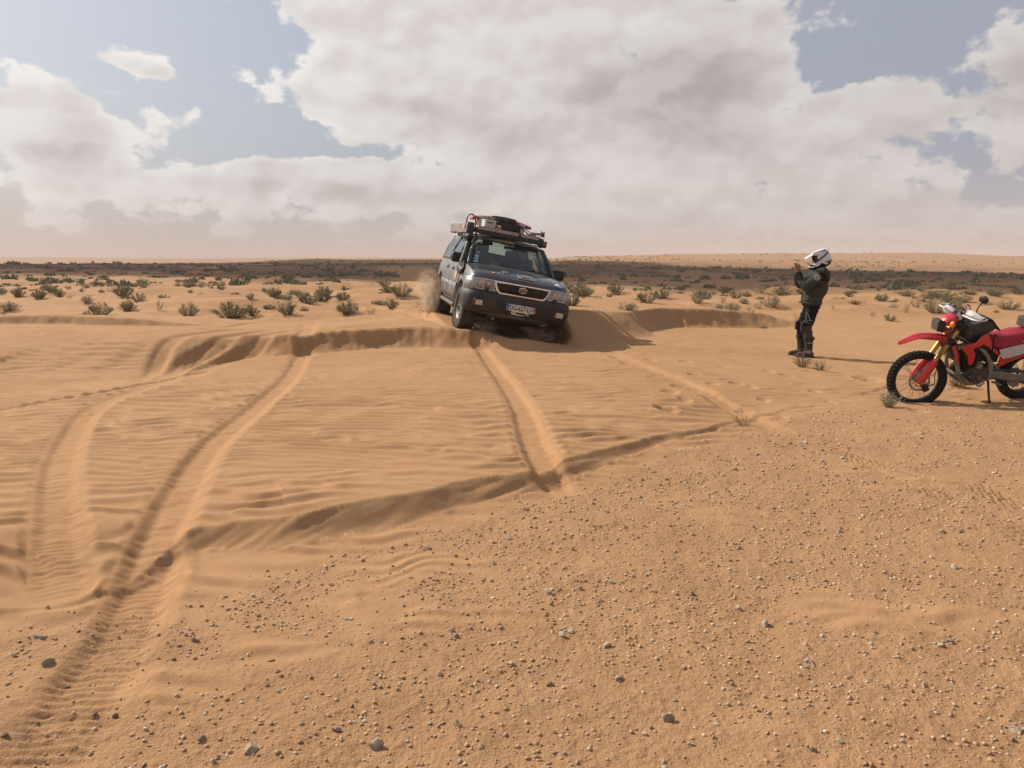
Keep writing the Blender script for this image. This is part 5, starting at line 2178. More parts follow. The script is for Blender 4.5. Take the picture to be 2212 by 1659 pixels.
# snorkel up the right-hand pillar
m = MB()
m.loft([[Vector((x, -y_, z)) for x, y_, z in sec] for sec in (
    [(1.36, .955, 1.02), (1.36, .99, 1.03), (1.36, .985, 1.10), (1.36, .93, 1.13)],
    [(1.24, .955, .99), (1.24, 1.03, 1.01), (1.24, 1.02, 1.12), (1.24, .92, 1.19)],
    [(1.06, .955, 1.02), (1.06, 1.03, 1.04), (1.06, 1.02, 1.18), (1.06, .90, 1.24)],
    [(.96, .92, 1.13), (.98, 1.00, 1.14), (.95, .985, 1.25), (.96, .86, 1.27)])])
sn = m.build('snorkel', BLACK, CAR, bevel=.02, seg=3, angle=50)
m = MB()
m.tube([(1.02, -.955, 1.14), (.90, -.915, 1.26), (.72, -.865, 1.40), (.54, -.815, 1.54), (.47, -.80, 1.60)], [.062, .056, .052, .052, .054], 12, sub=4)
m.build('snorkel_pipe', BLACK, sn)
m = MB()
m.tube([(.48, -.80, 1.57), (.45, -.795, 1.66), (.44, -.795, 1.72)], [.060, .062, .060], 12)
m.ball((.46, -.80, 1.70), (.115, .085, .075), 16)
m.skin('snorkel_head', BLACK, sn, .012, 5)

# door sticker
m = MB()
m.grid(4, 8, lambda a, b: Vector((.80 - .36 * b * 0 - .22 * a, -(sidey(.6, .86 + .26 * b) + .018), .86 + .26 * b)))
ds = m.build('door_sticker', CREAM, CAR, solid=.002)
m = MB()
m.grid(4, 8, lambda a, b: Vector((.775 - .17 * a, -(sidey(.6, .885 + .21 * b) + .022), .885 + .21 * b)))
m.build('sticker_print', YELLOW, ds, solid=.002)
text('sticker_lettering', 'RAID', .07, CREAM, ds, frame((.69, -(sidey(.6, .99) + .026), .99), (0, .02, 1), (1, 0, 0)), .002)

# wheels
def tyre_mesh(Ro, w, Ri, blocks, seed=0):
    m = MB()
    h = w / 2
    m.lathe([(Ri, -h * .78), (Ri + .02, -h * .95), ((Ri + Ro) / 2, -h), (Ro - .035, -h * .93), (Ro - .008, -h * .72), (Ro - .008, h * .72), (Ro - .035, h * .93), ((Ri + Ro) / 2, h), (Ri + .02, h * .95), (Ri, h * .78)], (0, 0, 0), (0, 1, 0), 48, close=True)
    for k in range(blocks):
        t = 2 * math.pi * k / blocks
        for j, (yy, ww, off) in enumerate(((-.80, .30, 0), (-.27, .36, .5), (.27, .36, 0), (.80, .30, .5))):
            tt = t + off * 2 * math.pi / blocks
            rot = Matrix.Rotation(-tt, 3, 'Y')
            m.box(rot @ Vector((Ro - .006, yy * h, 0)), (.022, ww * h * 1.35, 2 * math.pi * Ro / blocks * .62), rot)
    return m


def rim_mesh(Ri, w):
    m = MB()
    h = w / 2
    m.lathe([(Ri + .005, -h * .8), (Ri - .015, -h * .7), (Ri - .03, -h * .2), (Ri - .035, h * .5), (Ri - .01, h * .72), (Ri + .006, h * .82), (Ri + .012, h * .6)], (0, 0, 0), (0, 1, 0), 40)
    m.lathe([(0, h * .62), (.05, h * .62), (.06, h * .55), (.075, h * .40), (.075, h * .1)], (0, 0, 0), (0, 1, 0), 20)
    for k in range(5):
        t = 2 * math.pi * k / 5
        d = Vector((math.cos(t), 0, math.sin(t)))
        q = Vector((-math.sin(t), 0, math.cos(t)))
        a, b = d * .05, d * (Ri - .02)
        m.loft([[p + q * wd + Vector((0, y, 0)) for wd, y in ((-w0, h * .30), (w0, h * .30), (w0 * .8, y1), (-w0 * .8, y1))] for p, w0, y1 in ((a, .045, h * .58), (a.lerp(b, .5), .036, h * .52), (b, .05, h * .62))])
    m.lathe([(.0, -h * .2), (Ri - .04, -h * .2)], (0, 0, 0), (0, 1, 0), 24)
    return m


ty = tyre_mesh(.40, .275, .225, 40)
tyre_me = ty.mesh('tyre')
tyre_me.materials.append(RUBBER)
finish(tyre_me, True, 30)
rm = rim_mesh(.225, .275)
bmx = rm.build('rim', ALLOY, None)
rim_me = bmx.data
bpy.data.objects.remove(bmx)
for x, s, lift, steer in ((1.425, -1, .03, 4), (1.425, 1, -.02, 4), (-1.425, -1, .0, 0), (-1.425, 1, .02, 0)):
    w = empty('wheel', (x, s * .81, .40 + lift), CAR)
    w.rotation_euler = (0, random.uniform(0, 1), 0)
    q = Matrix.Rotation(R(steer), 4, 'Z') @ Matrix.Rotation(random.uniform(0, 1.2), 4, 'Y') @ (Matrix.Identity(4) if s > 0 else Matrix.Rotation(math.pi, 4, 'Z'))
    w.rotation_euler = q.to_euler()
    for nm, me in (('tyre', tyre_me), ('rim', rim_me)):
        o = bpy.data.objects.new(nm, me)
        COL.objects.link(o)
        o.parent = w

# roof rack
RZ = 1.86
m = MB()
for y in (-.66, .66):
    m.bar((.40, y, RZ + .03), (-2.0, y, RZ + .03), .04, .05)
for x in (.40, 0, -.4, -.8, -1.2, -1.6, -2.0):
    m.bar((x, -.66, RZ + .02), (x, .66, RZ + .02), .05, .03)
for x in (.30, -.6, -1.5, -1.95):
    for s in (-1, 1):
        m.bar((x, s * .64, RZ + .01), (x, s * .66, 1.735), .03, .03)
rk = m.build('roof_rack', RACKM, CAR, bevel=.004)
m = MB()
m.grid(10, 2, lambda a, b: Vector((.46 + .05 * (1 - b), (a - .5) * 1.26, 1.79 + .085 * b)))
m.build('wind_deflector', BLACK, rk, solid=.012)


def roof_thing(name, label, cat='', group=None):
    """a thing carried on the roof: top-level, placed by the attitude of the car"""
    o = empty(name)
    o.matrix_world = CAR.matrix_world.copy()
    return tag(o, label, cat, group)


t = roof_thing('awning', 'rolled awning in a dusty grey bag along the rack side', 'awning')
m = MB()
for x in (.12, -.2, -.6, -1.0, -1.4, -1.75):
    m.box((x, -.79, 1.865), (.45, .115, .185), (.08 * math.sin(9 * x), .05 * math.sin(5 * x), 0))
m.skin('bag', BAGGREY, t, .012, 5, wrinkle=lambda c: .012 * fbm(c[:, 0] / .12, c[:, 2] / .08, 2, 500))
m = MB()
m.box((.345, -.79, 1.868), (.10, .135, .225))
m.build('end_cap', BAGDARK, t, bevel=.02)
m = MB()
m.box((.02, -.862, 1.90), (.10, .012, .05))
m.build('bag_label', WHITEP, t)
m = MB()
m.box((.04, -.862, 1.855), (.04, .012, .025))
m.build('bag_label', WHITEP, t)
m = MB()
for x in (.2, -.1, -.9, -1.6):
    m.bar((x, -.66, RZ - .02), (x, -.80, 1.765), .02, .02)
m.build('bracket', RACKM, t)

t = roof_thing('sand_plank', 'flat dusty metal plank strapped across the front of the rack', 'plank')
m = MB()
m.box((.44, -.06, 1.90), (.03, 1.20, .075), (0, -.25, 0))
m.build('plank', PLANK, t, bevel=.004)
for y, mt in ((-.30, STEEL), (.02, STEEL), (.20, STEEL)):
    m = MB()
    m.cyl((.455, y, 1.90), (.472, y, 1.905), .012, seg=8)
    m.build('bolt', mt, t)
m = MB()
m.bar((.463, .17, 1.86), (.463, .17, 1.945), .045, .03, up=(0, 1, 0))
m.build('clamp', BLACK, t)

knob = tyre_mesh(.245, .15, .15, 26)
def loose_tyre(name, label, c, rot, Ro, w, Ri, blocks, mt):
    t = roof_thing(name, label, 'tyre', 'spare motorcycle tyres on the roof')
    m = tyre_mesh(Ro, w, Ri, blocks) if blocks else MB()
    if not blocks:
        h = w / 2
        m.lathe([(Ri, -h * .7), ((Ri + Ro) / 2, -h), (Ro - .03, -h * .75), (Ro, -h * .2), (Ro, h * .2), (Ro - .03, h * .75), ((Ri + Ro) / 2, h), (Ri, h * .7), (Ri + .01, 0)], (0, 0, 0), (0, 1, 0), 44, close=True)
        for k in range(60):
            a = 2 * math.pi * k / 60
            rr_ = Matrix.Rotation(-a, 3, 'Y')
            for yy in (-.5, .5):
                m.box(rr_ @ Vector((Ro - .006, yy * h, 0)), (.016, h * .7, .010), rr_)
    o = m.build('rubber', mt, t)
    o.matrix_local = Matrix.Translation(c) @ Euler(rot).to_matrix().to_4x4()


loose_tyre('spare_tyre', 'knobbly black spare tyre lying on the roof, the lower one', (-.12, .0, 2.02), (R(90), 0, .1), .285, .155, .17, 30, RUBBER_CLEAN)
loose_tyre('spare_tyre', 'smoother black spare tyre on top of the knobbly one', (-.14, -.07, 2.15), (R(90), 0, .2), .245, .12, .15, 0, RUBBER_CLEAN)

t = roof_thing('storage_case', 'wide whitish storage case behind the spare tyres on the roof', 'case')
m = MB()
m.box((-.66, -.02, 2.03), (.36, .96, .22))
m.build('case_body', ALU, t, bevel=.012)
m = MB()
m.box((-.66, -.02, 2.148), (.38, .98, .028))
m.build('case_lid', ALU, t, bevel=.006)
for y in (-.30, .26):
    m = MB()
    m.box((-.472, y, 2.12), (.012, .05, .07))
    m.build('latch', STEEL, t)

t = roof_thing('recovery_board', 'bowed red recovery board with toothed rim tied over the storage case', 'recovery board')
m = MB()
def bow(y):
    return 2.205 - .32 * (y + .02) ** 2 * .55 - .02 * abs(y)
n = 24
secs = []
for i in range(n + 1):
    y = -.62 + 1.22 * i / n
    z = bow(y)
    secs.append([Vector((-.52, y, z - .035)), Vector((-.52, y, z)), Vector((-.84, y, z + .01)), Vector((-.84, y, z - .03))])
m.loft(secs)
m.build('board', REDPL, t, angle=20)
m = MB()
for i in range(40):
    y = -.60 + 1.18 * i / 39
    m.box((-.513, y, bow(y) + .004), (.03, .016, .03))
    m.box((-.68, y, bow(y) + .014), (.05, .014, .02))
o = m.build('teeth', REDPL, t)
o['kind'] = 'stuff'
m = MB()
m.box((-.68, -.60, bow(-.60) - .03), (.34, .08, .05))
m.build('board_end', REDPL, t, bevel=.01)

t = roof_thing('tool_box', 'pale grey plastic tool box at the front left corner of the load', 'box')
m = MB()
m.box((.16, -.42, 2.0), (.26, .22, .12), (.04, 0, .1))
m.build('box_body', ALU, t, bevel=.01)
m = MB()
m.box((.16, -.42, 2.075), (.27, .23, .03), (.04, 0, .1))
m.build('box_lid', mat('pale_grey_lid', (.50, .56, .58), .5), t, bevel=.008)
m = MB()
m.tube([(.295, -.47, 2.02), (.32, -.45, 2.04), (.32, -.38, 2.045), (.295, -.36, 2.02)], .008, 6)
m.build('box_handle', BLACK, t)
t = roof_thing('fuel_can', 'small orange and cream can squeezed beside the spare tyres', 'can')
m = MB()
m.box((.10, -.235, 1.985), (.14, .13, .09))
m.build('can_body', mat('can_orange', (.50, .13, .05), .5), t, bevel=.012)
m = MB()
m.box((.185, -.215, 1.99), (.03, .085, .075))
m.build('can_label', CREAM, t, bevel=.003)
m = MB()
m.cyl((.08, -.235, 2.03), (.08, -.235, 2.055), .022, seg=12)
m.build('can_cap', BLACK, t)
t = roof_thing('black_crate', 'low black crate under the pale tool box', 'crate')
m = MB()
m.box((.14, -.33, 1.925), (.34, .46, .05))
m.build('crate_body', BLACK, t, bevel=.008)
m = MB()
m.box((.318, -.33, 1.935), (.012, .30, .02))
m.build('crate_handle', STEEL, t)

t = roof_thing('hose', 'dark hose bent in an arch above the awning bag', 'hose')
m = MB()
m.tube([(-.8, -.70, 1.87), (-.8, -.705, 2.0), (-.8, -.695, 2.12), (-.8, -.655, 2.175), (-.8, -.59, 2.175), (-.8, -.535, 2.12), (-.8, -.51, 2.0), (-.8, -.51, 1.88)], .0135, 8, sub=4)
m.build('hose_pipe', BLACK, t)

t = roof_thing('lifting_jack', 'steel lifting jack lying on the rack with square foot plate sticking out', 'jack')
m = MB()
m.bar((.31, .43, 1.985), (.31, .64, 2.005), .05, .05)
m.build('jack_bar', STEEL, t, bevel=.006)
m = MB()
sq = [(-.062, -.062), (-.02, -.046), (.02, -.046), (.062, -.062), (.046, -.02), (.046, .02), (.062, .062), (.02, .046), (-.02, .046), (-.062, .062), (-.046, .02), (-.046, -.02)]
m.prism(sq, .02, lambda u, v, w: Vector((.31 + u, .655 + w - v * .1, 2.005 + v)))
fp = m.build('jack_foot', STEEL, t, bevel=.003)
fp.matrix_local = Matrix.Translation((.31, .655, 2.005)) @ Matrix.Rotation(R(-55), 4, 'Z') @ Matrix.Translation((-.31, -.655, -2.005))
m = MB()
m.cyl((.335, .668, 2.0), (.30, .63, 2.0), .028, seg=12)
m.build('jack_socket', BLACK, t)
m = MB()
hx = [(.36, 1.91), (.38, 1.99), (.44, 2.015), (.50, 1.985), (.545, 1.93), (.53, 1.87), (.42, 1.88)]
m.prism(hx, .03, lambda y, z, w: Vector((.33 + w, y, z)))
m.build('jack_head', STEEL, t, bevel=.005)
m = MB()
m.bar((.30, .1, 1.93), (.30, .60, 1.935), .03, .03)
m.build('jack_rail', BLACK, t)

t = roof_thing('kit_bag', 'small black bag hanging at the right end of the rack', 'bag')
m = MB()
m.box((.25, .69, 1.82), (.28, .13, .12))
m.box((.22, .64, 1.88), (.20, .10, .10))
m.skin('bag_body', BAGDARK, t, .012, 4, wrinkle=lambda c: .008 * fbm(c[:, 0] / .06, c[:, 2] / .06, 2, 510))
m = MB()
m.box((.395, .69, 1.835), (.012, .04, .06))
m.build('buckle', STEEL, t)

for lab, pts, r, mt in (
        ('black strap holding the right side of the spare tyres', [(.42, .42, 1.90), (.2, .30, 2.02), (-.05, .18, 2.13), (-.2, .05, 2.19), (-.35, 0, 2.17)], .012, ROPE),
        ('second black strap from the tyres to the right of the plank', [(.42, .50, 1.90), (.1, .34, 2.06), (-.1, .26, 2.09)], .010, ROPE),
        ('black strap over the left side of the spare tyres', [(.2, -.32, 1.93), (.02, -.31, 2.03), (-.15, -.30, 2.13), (-.4, -.28, 2.18)], .011, ROPE),
        ('red strap at the left front corner of the rack', [(.44, -.62, 1.86), (.43, -.63, 1.94), (.36, -.66, 2.0), (.3, -.64, 2.02)], .013, ORANGE),
        ('red strap running beside the fuel can', [(.42, -.16, 1.90), (.3, -.20, 1.96), (.1, -.30, 2.04)], .012, ORANGE),
        ('orange strap tied round the lifting jack', [(.37, .40, 1.89), (.36, .47, 1.90), (.35, .50, 1.93)], .014, ORANGE),
        ('orange strap hanging at the right end of the rack', [(.40, .56, 1.84), (.41, .60, 1.81), (.39, .62, 1.79)], .013, ORANGE)):
    m = MB()
    m.tube(pts, r, 6, sub=4)
    o = m.build('strap', mt, None)
    o.matrix_world = CAR.matrix_world.copy()
    tag(o, lab, 'strap', 'straps on the roof load')


# the driver
SKIN = mat('skin', (.46, .26, .18), .6, var=.06, spec=.3)
SKIN_DARK = mat('skin_shade', (.30, .16, .11), .6, var=.06, spec=.3)
SHIRT = mat('driver_shirt', (.05, .055, .06), .9, var=.2)
HAIR = mat('hair', (.05, .045, .04), .8, var=.2)


def face_on(m, c, s, fwd, up):
    """nose, brow, chin, ears onto a head of half height s looking along fwd"""
    fwd, up = Vector(fwd).normalized(), Vector(up).normalized()
    sd = up.cross(fwd)
    c = Vector(c)
    m.ball(c, (s * .80, s * .70, s * 1.0), 16, Matrix((fwd, sd, up)).transposed())
    m.ball(c + fwd * s * .30 - up * s * .52, (s * .52, s * .50, s * .50), 12, Matrix((fwd, sd, up)).transposed())
    m.cone(c + fwd * s * .74 + up * s * .12, c + fwd * s * .98 - up * s * .20, s * .09, s * .13, 8)
    m.cone(c + fwd * s * .70 + sd * s * .3 + up * s * .2, c + fwd * s * .70 - sd * s * .3 + up * s * .2, s * .10, s * .10, 8)
    m.cone(c + fwd * s * .74 + sd * s * .16 - up * s * .52, c + fwd * s * .74 - sd * s * .16 - up * s * .52, s * .07, s * .07, 8)
    for q in (-1, 1):
        m.ball(c + sd * q * s * .72 - up * s * .05, (s * .16, s * .08, s * .24), 8, Matrix((fwd, sd, up)).transposed())


DR = empty('person')
DR.matrix_world = CAR.matrix_world.copy()
tag(DR, 'driver with glasses and dark top holding the steering wheel behind the windscreen', 'person')
m = MB()
face_on(m, (.03, .40, 1.565), .118, (1, .25, -.15), (0, 0, 1))
m.cone((-.02, .40, 1.36), (.0, .40, 1.48), .055, .055)
m.cone((-.02, .40, 1.05), (-.03, .40, 1.30), .15, .16)
for q in (-1, 1):
    m.cone((-.03, .40 + q * .18, 1.34), (.12, .40 + q * .25, 1.14), .055, .045)
    m.cone((.12, .40 + q * .25, 1.14), (.44, .40 + q * .16, 1.22), .042, .032)
    h = Vector((.48, .40 + q * .155, 1.24))
    m.ball(h, (.045, .035, .05), 10)
    for f in range(4):
        a = h + Vector((.02, q * .01, .03 - .02 * f))
        m.cone(a, a + Vector((.03, -q * .012, .004)), .010, .010, 6)
        m.cone(a + Vector((.03, -q * .012, .004)), a + Vector((.022, -q * .045, 0)), .010, .008, 6)
    m.cone(h + Vector((.0, -q * .02, .03)), h + Vector((.02, -q * .06, .045)), .011, .009, 6)
    m.cone((.0, .40 + q * .09, 1.06), (.40, .40 + q * .12, 1.07), .085, .07)
    m.cone((.40, .40 + q * .12, 1.07), (.62, .40 + q * .12, .90), .065, .05)
m.skin('body', SKIN, DR, .010, 3)
m = MB()
m.cone((-.02, .40, 1.05), (-.03, .40, 1.30), .165, .175)
m.cone((-.03, .25, 1.34), (-.03, .55, 1.34), .075, .075)
for q in (-1, 1):
    m.cone((-.03, .40 + q * .18, 1.34), (.12, .40 + q * .25, 1.14), .068, .056)
    m.cone((.12, .40 + q * .25, 1.14), (.34, .40 + q * .19, 1.20), .053, .044)
m.skin('shirt', SHIRT, DR, .012, 4)
m = MB()
m.ball((.0, .385, 1.60), (.105, .088, .10), 14)
m.ball((-.035, .38, 1.56), (.085, .085, .10), 14)
o = m.skin('hair', HAIR, DR, .010, 2)
o.location = (-.012, -.003, .010)
m = MB()
for q in (-1, 1):
    c = Vector((.125, .425 + q * .034, 1.583))
    m.tube([c + Vector((-.01 * math.cos(t) * q, .026 * math.cos(t), .020 * math.sin(t))) for t in np.linspace(0, 2 * math.pi, 13)[:-1]], .0045, 5, closed=True)
    m.tube([c + Vector((-.008, q * .028, .005)), (.03, .40 + q * .10, 1.58)], .004, 5)
m.bar((.128, .415, 1.585), (.126, .435, 1.585), .005, .005)
m.build('glasses', INK, DR)


# ------------------------------------------------------------------ sand thrown up by the wheels
def dust_material(name, dens, scale, col=(.80, .60, .40)):
    m = bpy.data.materials.new(name)
    m.use_nodes = True
    N, L = m.node_tree.nodes, m.node_tree.links
    N.remove(N['Principled BSDF'])
    v = N.new('ShaderNodeVolumePrincipled')
    v.inputs['Color'].default_value = (*col, 1)
    tc = N.new('ShaderNodeTexCoord')
    n = N.new('ShaderNodeTexNoise')
    n.inputs['Scale'].default_value, n.inputs['Detail'].default_value, n.inputs['Roughness'].default_value, n.inputs['Distortion'].default_value = scale, 5, .62, .6
    L.new(tc.outputs['Object'], n.inputs['Vector'])
    ln = N.new('ShaderNodeVectorMath')
    ln.operation = 'LENGTH'
    L.new(tc.outputs['Object'], ln.inputs[0])
    fall = N.new('ShaderNodeMapRange')
    L.new(ln.outputs['Value'], fall.inputs[0])
    for i, q in zip((1, 2, 3, 4), (.25, 1.0, 1.0, .0)):
        fall.inputs[i].default_value = q
    r = N.new('ShaderNodeMapRange')
    L.new(n.outputs[0], r.inputs[0])
    for i, q in zip((1, 2, 3, 4), (.44, .60, 0, dens)):
        r.inputs[i].default_value = q
    mu = N.new('ShaderNodeMath')
    mu.operation = 'MULTIPLY'
    L.new(fall.outputs[0], mu.inputs[0])
    L.new(r.outputs[0], mu.inputs[1])
    L.new(mu.outputs[0], v.inputs['Density'])
    L.new(v.outputs[0], N['Material Output'].inputs['Volume'])
    return m


def plume(name, label, local, size, mt, rot=(0, 0, 0)):
    b = MB()
    b.ball((0, 0, 0), 1.0, 20)
    o = b.build(name, mt)
    w = CAR.matrix_world @ Vector(local)
    o.matrix_world = Matrix.Translation(w) @ Euler(rot).to_matrix().to_4x4() @ Matrix.Diagonal((*size, 1))
    return tag(o, label, 'dust', None, 'stuff')


DUST_A = dust_material('flying_sand', 15, 4.2, (.93, .77, .57))
DUST_B = dust_material('flying_dust', 8, 4.0, (.90, .74, .55))
plume('dust', 'sand thrown up by the rear right wheel', (-1.36, -1.00, .30), (.36, .32, .50), DUST_A, (0, .15, .2))
plume('dust', 'sand streaming off behind the rear right wheel', (-1.62, -1.12, .55), (.40, .28, .40), DUST_B)
plume('dust', 'dust curling before the front left wheel', (1.62, .62, .14), (.36, .38, .26), DUST_B)
plume('dust', 'dust hanging beside the front right wheel', (1.62, -.45, .12), (.30, .30, .18), DUST_B)


def spray(name, label, local, n, sx, sy, sz, seed):
    rg = np.random.default_rng(seed)
    b = MB()
    M = CAR.matrix_world
    for _ in range(n):
        t = rg.random()
        p = M @ Vector((local[0] + rg.normal() * sx - .25 * t, local[1] + rg.normal() * sy - .10 * t, local[2] + sz * (rg.random() ** 1.4)))
        r = .004 + .006 * rg.random() ** 2
        b.add([p + Vector((r, 0, -r)), p + Vector((-r, r, -r)), p + Vector((-r, -r, -r)), p + Vector((0, 0, r))], [(0, 1, 3), (1, 2, 3), (2, 0, 3), (0, 2, 1)])
    o = b.build(name, MATS['gravel_sand'], smooth=False, flip=False)
    tag(o, label, 'sand', None, 'stuff')


spray('flying_sand', 'grains of sand flung up by the rear right wheel', (-1.35, -1.0, .0), 3000, .15, .11, .85, 5)
spray('flying_sand', 'grains of sand flung up by the front left wheel', (1.70, .70, .02), 1600, .16, .14, .38, 6)
# ------------------------------------------------------------------ the motorcycle
RED = mat('red_plastics', (.52, .012, .022), .32, var=.08, vscale=5, coat=.2, dust=.06, dcol=DUSTC)
REDSEAT = mat('red_seat', (.30, .014, .032), .75, var=.15, vscale=8, bump=.003, bscale=40)
WHITEPL = mat('white_plastics', (.52, .51, .51), .4, var=.06, dust=.10, dcol=DUSTC)
GOLD = mat('gold_fork', (.50, .33, .09), .30, metal=.75, var=.1, dust=.12, dcol=DUSTC)
BLK = mat('bike_black', (.007, .007, .008), .5, var=.2, spec=.3, dust=.025, dcol=DUSTC)
FRAMEM = mat('frame_silver', (.20, .175, .15), .6, metal=.2, var=.15, dust=.25, dcol=DUSTC)
ENGM = mat('engine_case', (.035, .030, .027), .6, metal=.2, var=.3, vscale=12, dust=.10, dcol=DUSTC)
ENGD = mat('engine_dark', (.009, .0085, .008), .7, var=.25, spec=.3, dust=.04, dcol=DUSTC)
DISC = mat('brake_disc', (.32, .26, .21), .4, metal=.8, var=.15)
SPOKE = mat('spoke_steel', (.16, .13, .10), .5, metal=.5)
KNOB = mat('knobbly_rubber', (.008, .0075, .007), .9, var=.3, vscale=20, spec=.2, dust=.04, dcol=DUSTC, dscale=9)
AMBER = mat('amber_lens', (.65, .20, .03), .3, var=.1)
PURPLE = mat('purple_cord', (.085, .055, .13), .7, var=.2)
HEADER = mat('exhaust_steel', (.34, .26, .19), .35, metal=.7, var=.2, vscale=8)
MESHM = mat('lamp_mesh', (.009, .008, .008), .5, var=.6, vscale=60)

BIKE = empty('motorcycle')
BIKE.matrix_world = Matrix.Translation((6.31, 9.98, -.036)) @ Matrix.Rotation(R(191), 4, 'Z') @ Matrix.Rotation(R(-15.0), 4, 'X') @ Matrix.Rotation(R(2.1), 4, 'Y')
tag(BIKE, 'red and white off-road motorcycle leaning on its side stand at the right edge', 'motorcycle')
RAKE = R(28.5)
AX = Vector((-math.sin(RAKE), 0, math.cos(RAKE)))       # steering axis
FWD = Vector((math.cos(RAKE), 0, math.sin(RAKE)))
FA = Vector((1.455, 0, .345))                            # front axle
STEM = FA - FWD * .035


def alongfork(t, y=0.0, f=0.0):
    """t metres up the fork from the axle"""
    return FA + AX * t + FWD * f + Vector((0, y, 0))


STEER = empty('steering', (0, 0, 0), None)               # only used to turn the front end while building
STEERM = Matrix.Translation(STEM) @ Matrix.Rotation(R(-13), 4, AX) @ Matrix.Translation(-STEM)
bpy.data.objects.remove(STEER)


def front(o):
    o.matrix_local = STEERM
    return o


def side(pts, y0, y1, mt, name, bevel=.008, par=None, bulge=0.0):
    """panel whose outline is given in the side view, between y0 and y1"""
    cx_ = sum(p[0] for p in pts) / len(pts)
    cz_ = sum(p[1] for p in pts) / len(pts)
    m = MB()
    m.prism(pts, 1.0, lambda u, v, w: Vector((u, (y0 + y1) / 2 + w * (y1 - y0), v)))
    return m.build(name, mt, par or BIKE, bevel=bevel, seg=2)


# wheels
def bike_wheel(name, c, Ro, w, Ri, blocks, spokes, disc_r, turn):
    root = empty(name, c, BIKE)
    h = w / 2
    m = MB()
    m.lathe([(Ri, -h * .55), (Ri + (Ro - Ri) * .5, -h), (Ro - .03, -h * .85), (Ro - .018, -h * .5), (Ro - .016, 0), (Ro - .018, h * .5), (Ro - .03, h * .85), (Ri + (Ro - Ri) * .5, h), (Ri, h * .55)], (0, 0, 0), (0, 1, 0), 60, close=True)
    m.build('tyre', KNOB, root)
    m = MB()
    for k in range(blocks):
        for j, (yy, tilt, off) in enumerate(((-.82, .75, 0), (-.28, .2, .5), (.28, -.2, .5), (.82, -.75, 0))):
            t = 2 * math.pi * (k + off) / blocks
            rot = Matrix.Rotation(-t, 3, 'Y')
            rr = Ro - .010 - (.012 if abs(yy) > .5 else 0)
            m.box(rot @ Vector((rr, yy * h, 0)), (.030, h * .44, 2 * math.pi * Ro / blocks * .55), rot @ Matrix.Rotation(-tilt * .5, 3, 'Z'))
    o = m.build('tread_block', KNOB, root, smooth=False)
    o['kind'] = 'stuff'
    m = MB()
    m.lathe([(Ri + .006, -h * .55), (Ri - .010, -h * .45), (Ri - .016, 0), (Ri - .010, h * .45), (Ri + .006, h * .55), (Ri, 0)], (0, 0, 0), (0, 1, 0), 48, close=True)
    m.build('rim', BLK, root)
    m = MB()
    m.lathe([(0, -.055), (.034, -.055), (.036, -.04), (.020, -.03), (.020, .03), (.040, .04), (.040, .062), (0, .062)], (0, 0, 0), (0, 1, 0), 20)
    m.build('hub', BLK, root)
    me = None
    for k in range(spokes):
        t = 2 * math.pi * k / spokes
        if me is None:
            sm = MB()
            sm.cyl((.036, .030, .0), (Ri - .012, .004, .0), .0022, seg=5)
            me = sm.mesh('spoke')
            me.materials.append(SPOKE)
            finish(me)
        s = bpy.data.objects.new('spoke', me)
        COL.objects.link(s)
        s.parent = root
        fl = Matrix.Identity(4) if k % 2 else Matrix.Scale(-1, 4, (0, 1, 0))
        s.matrix_local = Matrix.Rotation(t, 4, 'Y') @ fl @ Matrix.Translation((.030, 0, 0)) @ Matrix.Rotation((.16 if (k // 2) % 2 else -.16), 4, 'Y') @ Matrix.Translation((-.030, 0, 0))
    # wave disc: rings and slanted arms
    m = MB()
    y = .068
    n = 48
    for r0, r1, wv in ((disc_r * .80, disc_r, 1), (disc_r * .44, disc_r * .52, 0)):
        vs, fs = [], []
        for k in range(n):
            t = 2 * math.pi * k / n
            ro = r1 * (1 + .028 * math.sin(t * 12) * wv)
            for r, dy in ((r0, -.002), (ro, -.002), (ro, .002), (r0, .002)):
                vs.append((r * math.cos(t), y + dy, r * math.sin(t)))
        for k in range(n):
            a, b = k * 4, ((k + 1) % n) * 4
            fs += [(a + i, b + i, b + (i + 1) % 4, a + (i + 1) % 4) for i in range(4)]
        m.add(vs, fs)
    for k in range(18):
        t = 2 * math.pi * k / 18
        a = Vector((disc_r * .50 * math.cos(t), y, disc_r * .50 * math.sin(t)))
        b = Vector((disc_r * .84 * math.cos(t + .45), y, disc_r * .84 * math.sin(t + .45)))
        m.bar(a, b, .007, .004, up=(0, 1, 0))
    m.build('brake_disc', DISC, root)
    if turn:
        root.matrix_local = STEERM @ Matrix.Translation(c)
    return root


bike_wheel('front_wheel', FA, .350, .092, .268, 44, 36, .128, True)
bike_wheel('rear_wheel', (0, 0, .325), .325, .122, .232, 36, 36, .11, False)

